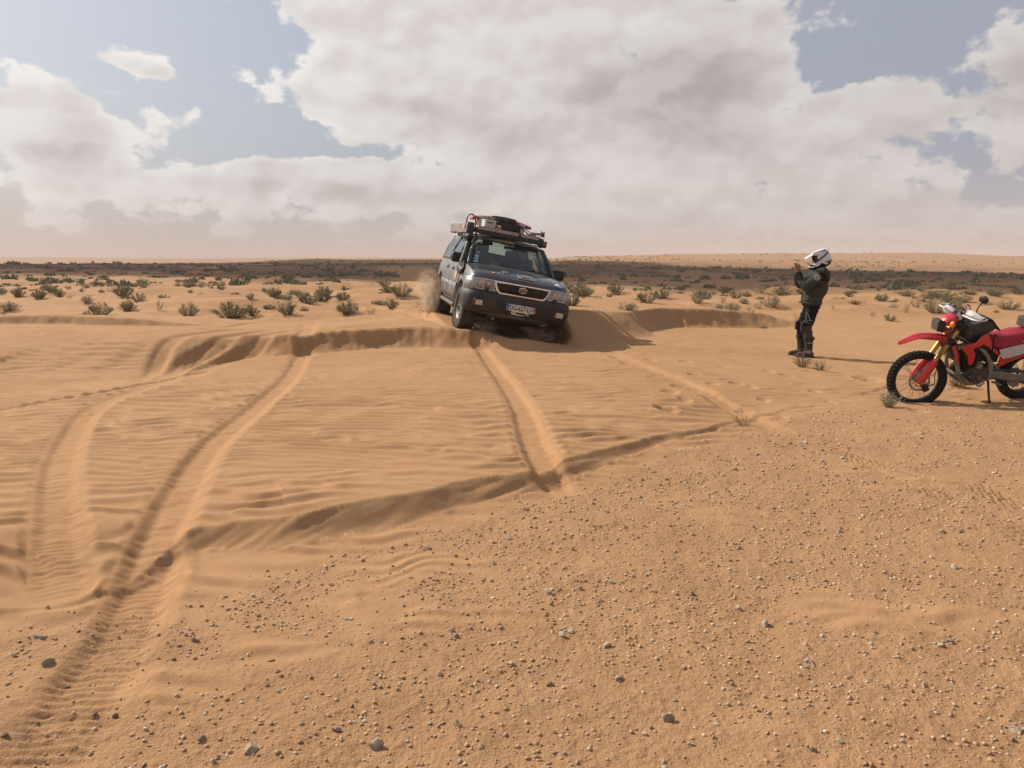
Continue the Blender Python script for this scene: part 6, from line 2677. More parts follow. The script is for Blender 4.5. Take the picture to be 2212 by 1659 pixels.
# fork
for s in (-1, 1):
    y = s * .084
    m = MB()
    m.cyl(alongfork(.02, y), alongfork(.36, y), .024, seg=14)
    m.build('fork_slider', SPOKE, BIKE)
    m = MB()
    m.cyl(alongfork(.26, y), alongfork(.795, y), .0275, seg=16)
    m.cyl(alongfork(.30, y), alongfork(.56, y), .030, seg=16)
    fk = front(m.build('fork_tube', GOLD, BIKE))
    m = MB()
    m.cyl(alongfork(.795, y), alongfork(.825, y), .026, .022, seg=14)
    front(m.build('fork_cap', BLK, BIKE))
    m = MB()
    secs = []
    for t, w0, f0 in ((-.035, .034, .0), (.0, .052, .004), (.08, .056, .012), (.18, .054, .012), (.27, .050, .008), (.31, .03, .004)):
        c = alongfork(t, y + s * .008, f0 - .006)
        secs.append([c + FWD * (w0 * math.cos(a)) + Vector((0, s * .042 * math.sin(a), 0)) for a in np.linspace(-.35 * math.pi, 1.35 * math.pi, 9)])
    m.loft(secs, closed=True)
    front(m.build('fork_guard', RED, BIKE))
for t, nm in ((.565, 'lower_clamp'), (.755, 'upper_clamp')):
    m = MB()
    m.bar(alongfork(t, -.13), alongfork(t, .13), .085, .045, up=FWD)
    for s in (-1, 1):
        m.cyl(alongfork(t - .022, s * .084), alongfork(t + .022, s * .084), .040, seg=14)
    front(m.build(nm, BLK, BIKE, bevel=.004))
for q in list(bpy.data.objects):
    if q.parent == BIKE and q.name.startswith('fork_slider'):
        front(q)
m = MB()
m.cyl(alongfork(.50, 0, -.035), alongfork(.80, 0, -.035), .034, seg=14)
m.build('steering_head', FRAMEM, BIKE)
# brake caliper, hose
m = MB()
c = FA + Vector((-.075, .085, -.085))
m.box(c, (.075, .045, .085), (0, .5, 0))
m.box(c + Vector((.045, 0, .05)), (.05, .03, .06), (0, .5, 0))
front(m.build('brake_caliper', BLK, BIKE, bevel=.012))
m = MB()
m.tube([c + Vector((-.02, .01, .03)), c + Vector((-.085, .03, .07)), c + Vector((-.07, .03, .17)), alongfork(.27, .15, -.02), alongfork(.34, .15, .02), alongfork(.5, .145, .045), alongfork(.72, .12, .05)], .006, 6, sub=4)
front(m.build('brake_hose', BLK, BIKE))
m = MB()
m.tube([alongfork(.30, .145, .05), alongfork(.50, .14, .062), alongfork(.74, .10, .06)], .0065, 6, sub=3)
front(m.build('speed_cable', BLK, BIKE))
m = MB()
m.cyl(FA + Vector((0, .10, 0)), FA + Vector((0, .145, 0)), .018, seg=8)
front(m.build('axle_nut', STEEL, BIKE))

# front mudguard: a long beak
m = MB()
prof = [(1.745, .800, .012), (1.68, .836, .045), (1.60, .880, .066), (1.52, .906, .075), (1.42, .910, .082), (1.32, .906, .085), (1.22, .896, .080), (1.13, .868, .068)]
secs = []
for x, z, hw in prof:
    row = []
    for a in np.linspace(-1, 1, 9):
        row.append(Vector((x, a * hw, z - .010 * (1 - math.cos(a * 1.4)) * hw / .05 - .018 * abs(a) ** 3 + (.012 if abs(a) < .3 else 0))))
    th = .008
    row += [p - Vector((0, 0, th)) for p in row[::-1]]
    secs.append(row)
m.loft(secs)
front(m.build('front_mudguard', RED, BIKE, angle=30))
m = MB()
for s in (-1, 1):
    m.prism([(1.36, .903), (1.20, .892), (1.16, .842), (1.24, .826), (1.34, .848), (1.50, .858), (1.60, .868)], .012, lambda u, v, w, s=s: Vector((u, s * (.082 - .05 * max(0, u - 1.35) / .3) + w, v)))
    front(m.build('mudguard_side', RED, BIKE, bevel=.003))
    m = MB()

# headlamp cowl
m = MB()
m.loft([[Vector((x, y, z)) for x, y, z in sec] for sec in (
    [(1.345, -.07, .955), (1.345, .07, .955), (1.352, .085, 1.03), (1.345, .075, 1.09), (1.345, -.075, 1.09), (1.352, -.085, 1.03)],
    [(1.26, -.085, .955), (1.26, .085, .955), (1.265, .10, 1.03), (1.275, .09, 1.085), (1.275, -.09, 1.085), (1.265, -.10, 1.03)])])
hl2 = front(m.build('headlamp', MESHM, BIKE, bevel=.01))
m = MB()
for k in range(7):
    z = .965 + k * .020
    m.bar((1.352, -.07, z), (1.352, .07, z), .004, .004)
for k in range(8):
    y = -.07 + .02 * k
    m.bar((1.353, y, .96), (1.353, y, 1.088), .004, .004)
front(m.build('lamp_grid', STEEL, BIKE))['kind'] = 'stuff'
m = MB()
secs = []
for x, z, hw, th in ((1.29, 1.022, .07, .05), (1.25, 1.062, .10, .085), (1.20, 1.088, .112, .11), (1.14, 1.110, .105, .085), (1.105, 1.132, .085, .035)):
    secs.append([Vector((x + .035 * math.sin(a) * th / .1, hw * math.cos(a), z + .05 * (th / .1) * math.sin(a))) for a in np.linspace(0, 2 * math.pi, 15)[:-1]])
m.loft(secs)
cw = front(m.build('headlamp_cowl', RED, BIKE, angle=50))
m = MB()
m.prism([(1.262, 1.080), (1.238, 1.118), (1.195, 1.138), (1.185, 1.120), (1.225, 1.098), (1.245, 1.066)], .006, lambda u, v, w: Vector((u + .002, .088 + w - .9 * max(0, v - 1.09) * .7, v)))
o = m.build('cowl_decal', WHITEPL, cw)
m = MB()
m.prism([(1.29, .935), (1.28, .968), (1.168, .986), (1.18, .94)], .16, lambda u, v, w: Vector((u, w, v)))
front(m.build('lower_cowl', RED, BIKE, bevel=.012))
for s in (-1, 1):
    m = MB()
    if s < 0:
        m.cyl((1.17, s * .05, 1.03), (1.16, s * .11, 1.035), .010, seg=8)
        m.ball((1.165, s * .13, 1.038), (.03, .035, .035), 14)
        front(m.build('indicator', BLK, BIKE))
        continue
    m.cyl((1.20, s * .07, 1.05), (1.215, s * .15, 1.062), .010, seg=8)
    m.ball((1.225, s * .185, 1.068), (.036, .042, .042), 14)
    ind = front(m.build('indicator', BLK, BIKE))
    m = MB()
    m.ball((1.238, s * .187, 1.068), (.030, .040, .040), 14)
    m.build('indicator_lens', AMBER, ind)

# handlebar, guards, mirror
m = MB()
bar = [(1.06, 0, 1.125), (1.055, .07, 1.125), (1.045, .16, 1.175), (1.02, .26, 1.19), (.985, .40, 1.185)]
m.tube([(x, -y, z) for x, y, z in bar[:0:-1]] + bar, .0125, 10, sub=4)
for s in (-1, 1):
    m.bar((1.055, s * .05, 1.06), (1.058, s * .05, 1.13), .035, .03)
front(m.build('handlebar', BLK, BIKE))
for s in (-1, 1):
    m = MB()
    m.cyl((1.012, s * .285, 1.19), (.985, s * .405, 1.185), .018, seg=10)
    front(m.build('grip', BLK, BIKE))
    m = MB()
    m.tube([(1.045, s * .255, 1.192), (1.085, s * .30, 1.185), (1.075, s * .385, 1.175)], .006, 6, sub=3)
    m.box((1.03, s * .245, 1.20), (.05, .04, .035))
    front(m.build('lever', STEEL, BIKE))
    # white hand guard
    m = MB()
    secs = []
    for a in np.linspace(0, 1, 9):
        y = s * (.16 + .30 * a)
        xo = 1.045 + .105 * math.sin(math.pi * (.15 + .75 * a))
        top = 1.205 + .055 * math.sin(math.pi * min(1, a * 1.05)) ** .7
        bot = 1.165 + .01 * a
        if s < 0:
            top, bot, y, xo = top - .055, bot - .055, y * .86, xo - .02
        row = [Vector((xo - .01, y, bot)), Vector((xo + .012, y, (top + bot) / 2)), Vector((xo - .03, y, top))]
        row += [p + Vector((-.008, 0, 0)) for p in row[::-1]]
        secs.append(row)
    m.loft(secs)
    m.tube([(1.15, s * .20, 1.18), (1.12, s * .40, 1.17), (1.05, s * .46, 1.175), (.99, s * .42, 1.18)], .010, 6, sub=4)
    hg = front(m.build('hand_guard', WHITEPL, BIKE, angle=50))
    if s > 0:
        text('guard_lettering', 'ACERBIS', .052, INK, hg, frame((1.142, .315, 1.212), (-.16, 1, 0), (-.30, 0, 1)) @ Matrix.Rotation(math.pi, 4, 'Z'), .003, 'CENTER', .15, .8)
    m = MB()
    m.tube([(1.02, s * .235, 1.20), (1.02, s * .245, 1.27), (1.005, s * .275, 1.345)], [.008, .007, .006], 8, sub=3)
    if s < 0:
        continue                                          # only the left mirror is fitted
    mr = front(m.build('mirror', BLK, BIKE))
    m = MB()
    m.ball((1.0, s * .30, 1.385), (.022, .062, .048), 16, (0, .15, s * .35))
    m.build('mirror_housing', BLK, mr)
# enduro roadbook tower wires
m = MB()
m.tube([(1.14, .05, 1.10), (1.16, .05, 1.19), (1.08, .02, 1.235), (1.02, -.05, 1.20), (1.03, -.10, 1.13)], .008, 6, sub=5)
m.tube([(1.17, -.03, 1.11), (1.15, .03, 1.20), (1.10, .10, 1.22), (1.05, .14, 1.16)], .007, 6, sub=5)
front(m.build('cable', BLK, BIKE))
m = MB()
m.tube([(1.08, .12, 1.12), (1.05, .05, 1.20), (.98, -.05, 1.255), (.92, -.08, 1.20), (.93, -.05, 1.10)], .007, 6, sub=5)
m.tube([(1.13, .08, 1.09), (1.10, .11, 1.17), (1.04, .12, 1.20)], .009, 6, sub=5)
front(m.build('purple_cable', PURPLE, BIKE))
m = MB()
m.box((1.115, .075, 1.155), (.075, .07, .085), (0, -.55, 0))
front(m.build('instrument', BLK, BIKE, bevel=.012))
m = MB()
m.box((1.135, .113, 1.150), (.038, .008, .085), (0, .55, 0))
front(m.build('white_tag', WHITEPL, BIKE, bevel=.004))

# frame
for s in (-1, 1):
    y = s * .10
    m = MB()
    m.tube([(1.10, s * .03, .86), (1.075, s * .06, .70), (1.03, y, .52), (.965, y, .38)], .024, 8, sub=4)
    m.tube([(.965, y, .38), (.90, y, .31), (.82, y, .285), (.68, y, .295), (.60, y, .34), (.56, y, .40)], .020, 8, sub=4)
    m.build('down_tube', FRAMEM, BIKE)
    m = MB()
    m.loft([[Vector((x + dx, s * (yy + dy), z)) for dx, dy in ((-.030, -.018), (.030, -.018), (.030, .018), (-.030, .018))] for x, yy, z in ((1.08, .035, .90), (.96, .07, .84), (.86, .115, .79), (.775, .135, .735), (.69, .14, .655), (.635, .14, .585), (.605, .14, .48), (.585, .14, .42), (.575, .13, .34))])
    m.build('main_spar', FRAMEM, BIKE, bevel=.008)
    m = MB()
    m.tube([(.60, s * .13, .56), (.52, s * .12, .52), (.30, s * .12, .60), (.02, s * .11, .70), (-.30, s * .10, .78)], .016, 8, sub=3)
    m.build('rear_tube', FRAMEM, BIKE)
    m = MB()
    m.tube([(.52, s * .125, .48), (.505, s * .13, .53), (.50, s * .135, .63)], .012, 6)
    m.build('subframe_strut', FRAMEM, BIKE)
    # swing arm
    m = MB()
    m.loft([[Vector((x, s * (yy + dy), z + dz)) for dy, dz in ((-.02, -h), (.02, -h), (.022, h), (-.018, h))] for x, yy, z, h in ((.575, .105, .405, .035), (.42, .12, .385, .048), (.22, .13, .345, .046), (.06, .125, .325, .036), (-.05, .12, .32, .030))])
    m.build('swing_arm', FRAMEM, BIKE, bevel=.010)
    m = MB()
    m.cyl((.56, s * .13, .405), (.56, s * .165, .405), .024, seg=14)
    m.build('pivot_bolt', STEEL, BIKE)
    m = MB()
    m.bar((.545, s * .15, .32), (.52, s * .27, .325), .035, .018)
    m.build('foot_peg', STEEL, BIKE, bevel=.004)
# chain line and guide
m = MB()
m.tube([(.56, .105, .455), (.30, .105, .43), (0, .105, .39)], .012, 6)
m.tube([(.56, .105, .355), (.25, .105, .28), (0, .105, .26)], .010, 6)
m.build('chain', ENGM, BIKE)
m = MB()
m.prism([(.26, .30), (.14, .29), (.12, .235), (.20, .205), (.27, .25)], .035, lambda u, v, w: Vector((u, .115 + w, v)))
m.build('chain_guide', FRAMEM, BIKE, bevel=.008)
m = MB()
m.lathe([(.08, -.004), (.105, -.004), (.105, .004), (.08, .004)], (0, .105, .325), (0, 1, 0), 32, close=True)
m.build('sprocket', STEEL, BIKE)

# engine
m = MB()
m.ball((.76, 0, .40), (.20, .135, .12), 20)
m.box((.70, 0, .40), (.30, .22, .20))
m.box((.84, 0, .37), (.20, .22, .14))
m.skin('crankcase', ENGM, BIKE, .014, 5)
m = MB()
m.loft([[Vector((x, y, z)) for x, y, z in [(cx_ - .075, -.085, cz_ - .02), (cx_ + .075, -.085, cz_), (cx_ + .075, .085, cz_), (cx_ - .075, .085, cz_ - .02)]] for cx_, cz_ in ((.84, .46), (.875, .56), (.90, .66))])
m.build('cylinder', ENGD, BIKE, bevel=.012)
for k in range(6):
    m = MB()
    t = k / 6
    m.box((.850 + .04 * t, 0, .50 + .13 * t), (.185, .205, .008), (0, .25, 0))
    m.build('cooling_fin', ENGD, BIKE)
m = MB()
m.box((.90, 0, .70), (.19, .19, .10), (0, .25, 0))
m.build('cylinder_head', ENGD, BIKE, bevel=.02)
m = MB()
m.lathe([(.098, .0), (.098, .020), (.085, .032), (.035, .036), (.030, .044), (0, .044)], (.755, .115, .395), (0, 1, 0), 28)
m.build('generator_cover', ENGM, BIKE)
m = MB()
m.lathe([(.026, 0), (.026, .012), (0, .012)], (.755, .156, .395), (0, 1, 0), 14)
m.build('cover_plug', HEADER, BIKE)
for k in range(7):
    t = 2 * math.pi * k / 7
    m = MB()
    m.cyl((.755 + .105 * math.cos(t), .12, .395 + .105 * math.sin(t)), (.755 + .105 * math.cos(t), .146, .395 + .105 * math.sin(t)), .011, seg=8)
    m.build('cover_bolt', FRAMEM, BIKE)
m = MB()
m.prism([(.70, .48), (.64, .52), (.58, .47), (.59, .38), (.66, .36), (.70, .40)], .05, lambda u, v, w: Vector((u, .12 + w, v)))
m.build('sprocket_cover', ENGM, BIKE, bevel=.012)
m = MB()
m.prism([(.80, .50), (.74, .56), (.70, .52), (.72, .47)], .05, lambda u, v, w: Vector((u, .11 + w, v)))
m.build('starter_housing', FRAMEM, BIKE, bevel=.012)
m = MB()
m.tube([(.70, .14, .34), (.66, .165, .315), (.74, .175, .29)], .009, 6, sub=3)
m.bar((.76, .165, .287), (.715, .19, .287), .02, .012)
m.build('gear_lever', STEEL, BIKE)
m = MB()
m.tube([(.955, .02, .665), (1.01, .03, .60), (1.045, .02, .53), (1.03, -.01, .475), (.975, -.05, .45), (.86, -.11, .46), (.6, -.15, .50), (.3, -.17, .60), (0, -.18, .72)], [.022, .022, .022, .022, .022, .022, .024, .05, .055], 12, sub=5)
m.build('exhaust_pipe', HEADER, BIKE)
m = MB()
vs = []
sk = [(1.07, .465), (1.06, .425), (.955, .365), (.82, .280), (.845, .335), (.93, .392)]
m.prism(sk, .27, lambda u, v, w: Vector((u, w, v)))
m.build('skid_plate', FRAMEM, BIKE, bevel=.006)
for k in range(3):
    m = MB()
    m.bar((1.04 - .045 * k, .138, .445 - .025 * k), (1.02 - .045 * k, .138, .42 - .025 * k), .014, .006)
    m.build('skid_slot', INK, BIKE)
# carburettor side, shock, air box: dark bulk between the frame spars
m = MB()
m.box((.72, 0, .66), (.18, .16, .20))
m.box((.56, 0, .66), (.16, .18, .24))
m.cyl((.50, 0, .42), (.62, 0, .78), .035, seg=10)
m.box((.30, 0, .70), (.40, .16, .14))
m.skin('air_box', ENGD, BIKE, .014, 4)
m = MB()
m.lathe([(.030 + .008 * math.sin(i * 1.6), i * .012) for i in range(22)], (.50, 0, .45), (.10, 0, .30), 14)
m.build('shock_spring', ENGD, BIKE)
m = MB()
m.prism([(1.19, .80), (1.145, .83), (1.06, .62), (1.10, .58)], .20, lambda u, v, w: Vector((u - .04, w, v)))
m.build('radiator', ENGD, BIKE, bevel=.01)
for s in (-1, 1):
    m = MB()
    m.prism([(1.195, .80), (1.145, .815), (1.10, .72), (1.038, .565), (1.075, .60), (1.13, .70)], .03, lambda u, v, w, s=s: Vector((u, s * .125 + w, v)))
    m.build('radiator_shroud', RED, BIKE, bevel=.006)
    # side shroud
    sh = [(1.13, .814), (1.063, .843), (.968, .872), (.911, .935), (.84, .962), (.80, .955), (.757, .916), (.715, .83), (.690, .745), (.750, .790), (.836, .828), (.917, .816), (.987, .797), (.939, .736), (.928, .674), (.946, .594), (.975, .590), (1.0, .605), (1.012, .66), (1.029, .704), (1.08, .759)]
    m = MB()
    m.prism(sh, .018, lambda u, v, w, s=s: Vector((u, s * (.165 + .05 * math.exp(-((u - .98) / .14) ** 2)) + w, v)))
    so_ = m.build('side_shroud', RED, BIKE, bevel=.005)
    m = MB()
    m.prism([(1.0, .79), (.917, .812), (.836, .824), (.745, .782), (.72, .735), (.80, .77), (.88, .765), (.94, .735)], .016, lambda u, v, w, s=s: Vector((u, s * .150 + w, v)))
    m.build('shroud_lining', BLK, BIKE, bevel=.004)
    # number panel
    sw = [(.558, .728), (.258, .781), (.0, .80), (-.10, .80), (-.05, .74), (.223, .655), (.385, .613), (.452, .616), (.51, .655)]
    m = MB()
    m.prism(sw, .014, lambda u, v, w, s=s: Vector((u, s * .142 + w, v)))
    m.build('side_panel', WHITEPL, BIKE, bevel=.004)
    sr = [(.640, .752), (.590, .735), (.530, .66), (.45, .605), (.385, .600), (.223, .640), (-.05, .725), (-.02, .69), (.20, .615), (.353, .566), (.490, .510), (.520, .525), (.517, .64), (.618, .70), (.70, .76), (.69, .80)]
    m = MB()
    m.prism(sr, .016, lambda u, v, w, s=s: Vector((u, s * .138 + w, v)))
    m.build('side_cover', RED, BIKE, bevel=.004)
# fuel tank and seat
m = MB()
m.ball((.86, 0, .89), (.17, .135, .09), 18, (0, .25, 0))
m.box((.78, 0, .85), (.22, .20, .12))
m.skin('fuel_tank', BLK, BIKE, .014, 5)
m = MB()
secs = []
for x, zt, zb, hw in ((.665, .862, .79, .075), (.60, .876, .755, .10), (.48, .886, .722, .118), (.36, .897, .735, .128), (.24, .910, .775, .132), (.05, .925, .80, .13), (-.20, .935, .84, .11), (-.30, .935, .86, .08)):
    secs.append([Vector((x, hw * a, zb + (zt - zb) * b)) for a, b in ((-1, 0), (-1, .75), (-.86, .95), (-.5, 1), (0, 1.02), (.5, 1), (.86, .95), (1, .75), (1, 0))])
m.loft(secs)
se = m.build('seat', REDSEAT, BIKE, angle=60)
text('seat_lettering', 'HONDA', .035, WHITEINK, se, frame((.255, .134, .815), (-1, 0, .16), (.1, 0, 1)), .003, 'LEFT')
m = MB()
m.prism([(-.25, .93), (-.55, 1.0), (-.60, .98), (-.28, .86)], .16, lambda u, v, w: Vector((u, w, v)))
m.build('rear_mudguard', RED, BIKE, bevel=.01)
# stand
m = MB()
m.tube([(.585, .13, .33), (.59, .20, .18), (.575, .255, .03)], [.014, .013, .012], 8)
m.box((.572, .262, .018), (.06, .05, .012))
m.build('side_stand', BLK, BIKE)

# tank bag: strapped on, so a thing of its own
t = empty('tank_bag')
t.matrix_world = BIKE.matrix_world.copy()
tag(t, 'black tank bag with open map flap strapped on the motorcycle tank', 'bag')
m = MB()
m.box((.90, 0, 1.0), (.24, .24, .15), (0, .30, 0))
m.box((.80, 0, .985), (.26, .23, .16), (0, .55, 0))
m.box((.98, 0, .95), (.10, .20, .14), (0, .3, 0))
m.skin('bag_body', mat('tank_bag_cloth', (.024, .024, .025), .75, var=.3, vscale=9, bump=.006, bscale=25, dust=.06, dcol=DUSTC), t, .013, 4, wrinkle=lambda c: .008 * fbm(c[:, 0] / .07, c[:, 2] / .07, 2, 600))
m = MB()
m.prism([(.845, 1.125), (.805, 1.128), (.74, 1.095), (.592, .958), (.588, .968), (.735, 1.11)], .25, lambda u, v, w: Vector((u, w, v)))
m.build('map_flap', BLK, t, bevel=.003)
m = MB()
m.box((.985, .115, .955), (.02, .012, .02))
m.build('buckle', STEEL, t)
o = MB()
o.tube([(.66, .135, .93), (.695, .16, .90), (.685, .175, .78), (.66, .165, .66), (.62, .15, .60)], .009, 6, sub=4)
o.tube([(.68, .14, .925), (.64, .15, .905), (.625, .15, .885)], .006, 6, sub=3)
o = o.build('bag_strap', ROPE, t)

t = empty('tail_bag')
t.matrix_world = BIKE.matrix_world.copy()
tag(t, 'dark luggage roll with white reflector behind the red seat, cut by the picture edge', 'bag')
m = MB()
m.box((.05, 0, 1.0), (.28, .24, .13))
m.skin('bag_body', BAGDARK, t, .016, 5, wrinkle=lambda c: .008 * fbm(c[:, 0] / .07, c[:, 2] / .07, 2, 610))
m = MB()
m.box((.20, .08, .985), (.02, .05, .03))
m.build('reflector', WHITEPL, t, bevel=.004)
# ------------------------------------------------------------------ the person taking a picture
JACKET = mat('grey_jacket', (.044, .045, .038), .9, var=.22, vscale=5, bump=.004, bscale=60, spec=.2)
JBLACK = mat('jacket_black', (.006, .006, .0065), .9, var=.2, spec=.2)
TROUSER = mat('black_trousers', (.006, .006, .0065), .9, var=.25, vscale=8, spec=.2)
TGREY = mat('trouser_grey', (.055, .048, .043), .9, var=.15, spec=.2)
BOOT = mat('motocross_boot', (.010, .010, .010), .6, var=.3, vscale=10, spec=.3, dust=.05, dcol=DUSTC, dscale=9)
HWHITE = mat('helmet_white', (.60, .61, .62), .25, var=.04, coat=.4)
HBAND = mat('helmet_purple', (.045, .030, .085), .3, var=.1, coat=.4)
GLOVE = mat('cuff_black', (.014, .014, .015), .85, var=.2)
HAND = mat('hand_skin', (.30, .125, .065), .6, var=.1, spec=.3)

PX, PY = 5.08, 13.95
MAN = empty('person', (PX, PY, ground_z(PX, PY) - .01))
MAN.rotation_euler = (0, 0, R(174))
tag(MAN, 'person in white motocross helmet and grey jacket holding up a phone', 'person')
# local axes: x ahead (towards the car), y to the person's left (towards the camera), z up

SH_L, SH_R = Vector((-.20, .19, 1.475)), Vector((-.20, -.19, 1.475))
EL_L, EL_R = Vector((.085, .235, 1.225)), Vector((.06, -.26, 1.25))
WR_L, WR_R = Vector((.215, .085, 1.435)), Vector((.15, -.085, 1.475))
HIP = [Vector((-.085, .095, .90)), Vector((-.085, -.095, .90))]
KN = [Vector((.005, .115, .525)), Vector((.045, -.12, .525))]
AN = [Vector((-.035, .12, .10)), Vector((.03, -.13, .10))]

m = MB()
# torso and neck
m.ball((-.09, 0, .93), (.12, .165, .13), 16)
m.cone((-.09, 0, .98), (-.15, 0, 1.28), .125, .145)
m.cone((-.17, -.12, 1.40), (-.17, .12, 1.40), .115, .115)
m.cone((-.205, 0, 1.48), (-.205, 0, 1.62), .06, .058)
face_on(m, (-.185, 0, 1.70), .115, (1, 0, -.08), (.08, 0, 1))
for a, b, c, s in ((SH_L, EL_L, WR_L, 1), (SH_R, EL_R, WR_R, -1)):
    m.cone(a, b, .056, .044)
    m.cone(b, c, .043, .030)
for i in range(2):
    m.cone(HIP[i], KN[i], .088, .058)
    m.cone(KN[i], AN[i] + Vector((0, 0, .06)), .054, .038)
    m.cone(AN[i] + Vector((0, 0, .02)), AN[i] + Vector((.13, 0, -.055)), .034, .026)
# hands: palm, four bent fingers and thumb round the phone
PHONE = Vector((.205, 0, 1.565))


def finger(mm, pts, r):
    for p, q in zip(pts, pts[1:]):
        mm.cone(p, q, r, r * .92, 6)


for s, wr in ((1, WR_L), (-1, WR_R)):
    palm = Vector((.195, s * .075, 1.520)) if s > 0 else Vector((.165, s * .078, 1.545))
    m.cone(wr, palm, .026, .030)
    m.ball(palm + Vector((0, 0, .012)), (.036, .018, .046), 10)
    for k, L in enumerate((.92, 1.0, .95, .78)):
        b = palm + Vector((.012, s * .004, .052 - .021 * k))
        k1 = b + Vector((.034 * L, s * .004, .010 - .004 * k))
        k2 = k1 + Vector((.016, -s * .020, .006))
        tip = k2 + Vector((-.004, -s * .024, .0))
        finger(m, [b, k1, k2, tip], .0088)
    tb = palm + Vector((-.012, -s * .004, .020))
    finger(m, [tb, tb + Vector((-.014, -s * .014, .030)), tb + Vector((.0, -s * .034, .038))], .0100)
m.skin('body', HAND, MAN, .0085, 2)

# jacket
m = MB()
m.cone((-.075, -.05, .985), (-.075, .05, .985), .165, .165)
m.cone((-.08, 0, 1.02), (-.14, 0, 1.28), .175, .175)
m.cone((-.175, -.13, 1.40), (-.175, .13, 1.40), .150, .150)
m.cone((-.16, 0, 1.18), (-.19, 0, 1.42), .175, .15)
m.cone((-.205, 0, 1.49), (-.195, 0, 1.545), .098, .082)
for a, b, c in ((SH_L, EL_L, WR_L), (SH_R, EL_R, WR_R)):
    m.cone(a + Vector((.02, 0, -.02)), b, .092, .074)
    m.cone(b, b.lerp(c, .78), .076, .060)


def folds(c):
    f = .010 * fbm(c[:, 0] / .16 + c[:, 2] / .11, c[:, 2] / .05 + c[:, 1] / .09, 2, 700) + .012 * fbm(c[:, 0] / .09, c[:, 2] / .12, 2, 704)
    return f * sstep(.9, 1.0, c[:, 2])


def jcol(c):
    x, y, z = c[:, 0], c[:, 1], c[:, 2]
    band = (z > 1.325 + .16 * (x + .2)) & (z < 1.362 + .16 * (x + .2)) & (x < -.07) & (np.abs(y) > .05)
    shoulder = (np.abs(z - (1.43 + .95 * (x + .165))) < .035) & (x < -.06) & (z > 1.37) & (y > .06)
    back = (x < -.30) & (z > 1.30) & (np.abs(y) > .09) & (np.abs(y) < .135)
    cuff = (x > .145) & (z > 1.34) & (y > 0) | (x > .115) & (z > 1.41) & (y < 0)
    return (band | shoulder | back | cuff).astype(int)


jk = m.skin('jacket', [JACKET, JBLACK], MAN, .0105, 4, wrinkle=folds, colour=jcol)
m = MB()
m.tube([(.16, .06, 1.22), (.20, .04, 1.28), (.222, .045, 1.37), (.232, .075, 1.43)], .034, 10, sub=3)
m.ball((.212, .085, 1.435), (.05, .055, .06), 12)
m.skin('cuff', GLOVE, jk, .011, 3)
m = MB()
m.lathe([(0, .006), (.046, .004), (.050, -.004), (0, -.008)], (-.065, .318, 1.385), (.25, 1, .15), 22)
pt_ = m.build('arm_patch', mat('patch_grey', (.33, .32, .31), .7, var=.1), jk)
m = MB()
for a in (0, 1, 2):
    t0 = 2 * math.pi * a / 3
    m.tube([Vector((-.064 + .026 * math.cos(t0 + q), .327, 1.385 + .026 * math.sin(t0 + q))) for q in np.linspace(.2, 1.7, 6)], .006, 5)
m.build('patch_mark', INK, pt_)
m = MB()
m.tube([(.085, .02, .93), (.10, .02, 1.05), (.085, .015, 1.2), (.03, .01, 1.35)], .006, 6, sub=3)
m.build('zip', JBLACK, jk)
m = MB()
m.tube([(-.06 + .175 * math.cos(t), .225 * math.sin(t) * .96, .945 + .01 * math.cos(t)) for t in np.linspace(0, 2 * math.pi, 33)[:-1]], .016, 6, closed=True)
m.build('hem', JACKET, jk)

# trousers
m = MB()
m.ball((-.085, 0, .905), (.145, .175, .13), 16)
for i in range(2):
    m.cone(HIP[i], HIP[i].lerp(KN[i], .6), .108, .092)
    m.cone(HIP[i].lerp(KN[i], .5), KN[i], .095, .080)
    m.ball(KN[i] + Vector((.035, 0, .03)), (.062, .07, .095), 12)
    m.cone(KN[i], AN[i] + Vector((-.0, 0, .22)), .082, .078)


def tcol(c):
    x, y, z = c[:, 0], c[:, 1], c[:, 2]
    knee = (z < .56) & (z > .30) & (x < .075 + .35 * (z - .45))
    stripe = (np.abs(z - .62 - .5 * (x - .02)) < .012) & (np.abs(y) > .10)
    return (knee & (z > .30) & (z < .545 - .25 * (x - .05)) | stripe).astype(int)


tr = m.skin('trousers', [TROUSER, TGREY], MAN, .011, 4, wrinkle=lambda c: .010 * fbm(c[:, 0] / .08, c[:, 2] / .05, 2, 710) * sstep(.25, .35, c[:, 2]), colour=tcol)
for i in range(2):
    m = MB()
    k = KN[i]
    m.loft([[k + Vector((.092 + .014 * math.cos(a * 1.2), .055 * a, z)) for a in (-1, -.5, 0, .5, 1)] + [k + Vector((.06, .055 * a, z)) for a in (1, 0, -1)] for z in (-.05, .0, .06, .10)])
    m.build('knee_guard', BLK, tr, bevel=.012)
text('leg_lettering', 'FOX', .085, INK, tr, frame((.052, .214, .445), (-1, -.1, -.12), (-.1, 0, 1)), .004)
m = MB()
pz = [(.075, .785), (.085, .80), (.055, .80), (.045, .76), (.025, .735), (.02, .69), (-.02, .655), (-.035, .645), (.01, .66), (.045, .655), (.065, .665), (.07, .70)]
m.tube([Vector((x - .02, .213 - .05 * max(0, x), z)) for x, z in pz], .0055, 5, closed=True)
m.build('trouser_piping', mat('piping_grey', (.20, .20, .20), .7), tr)

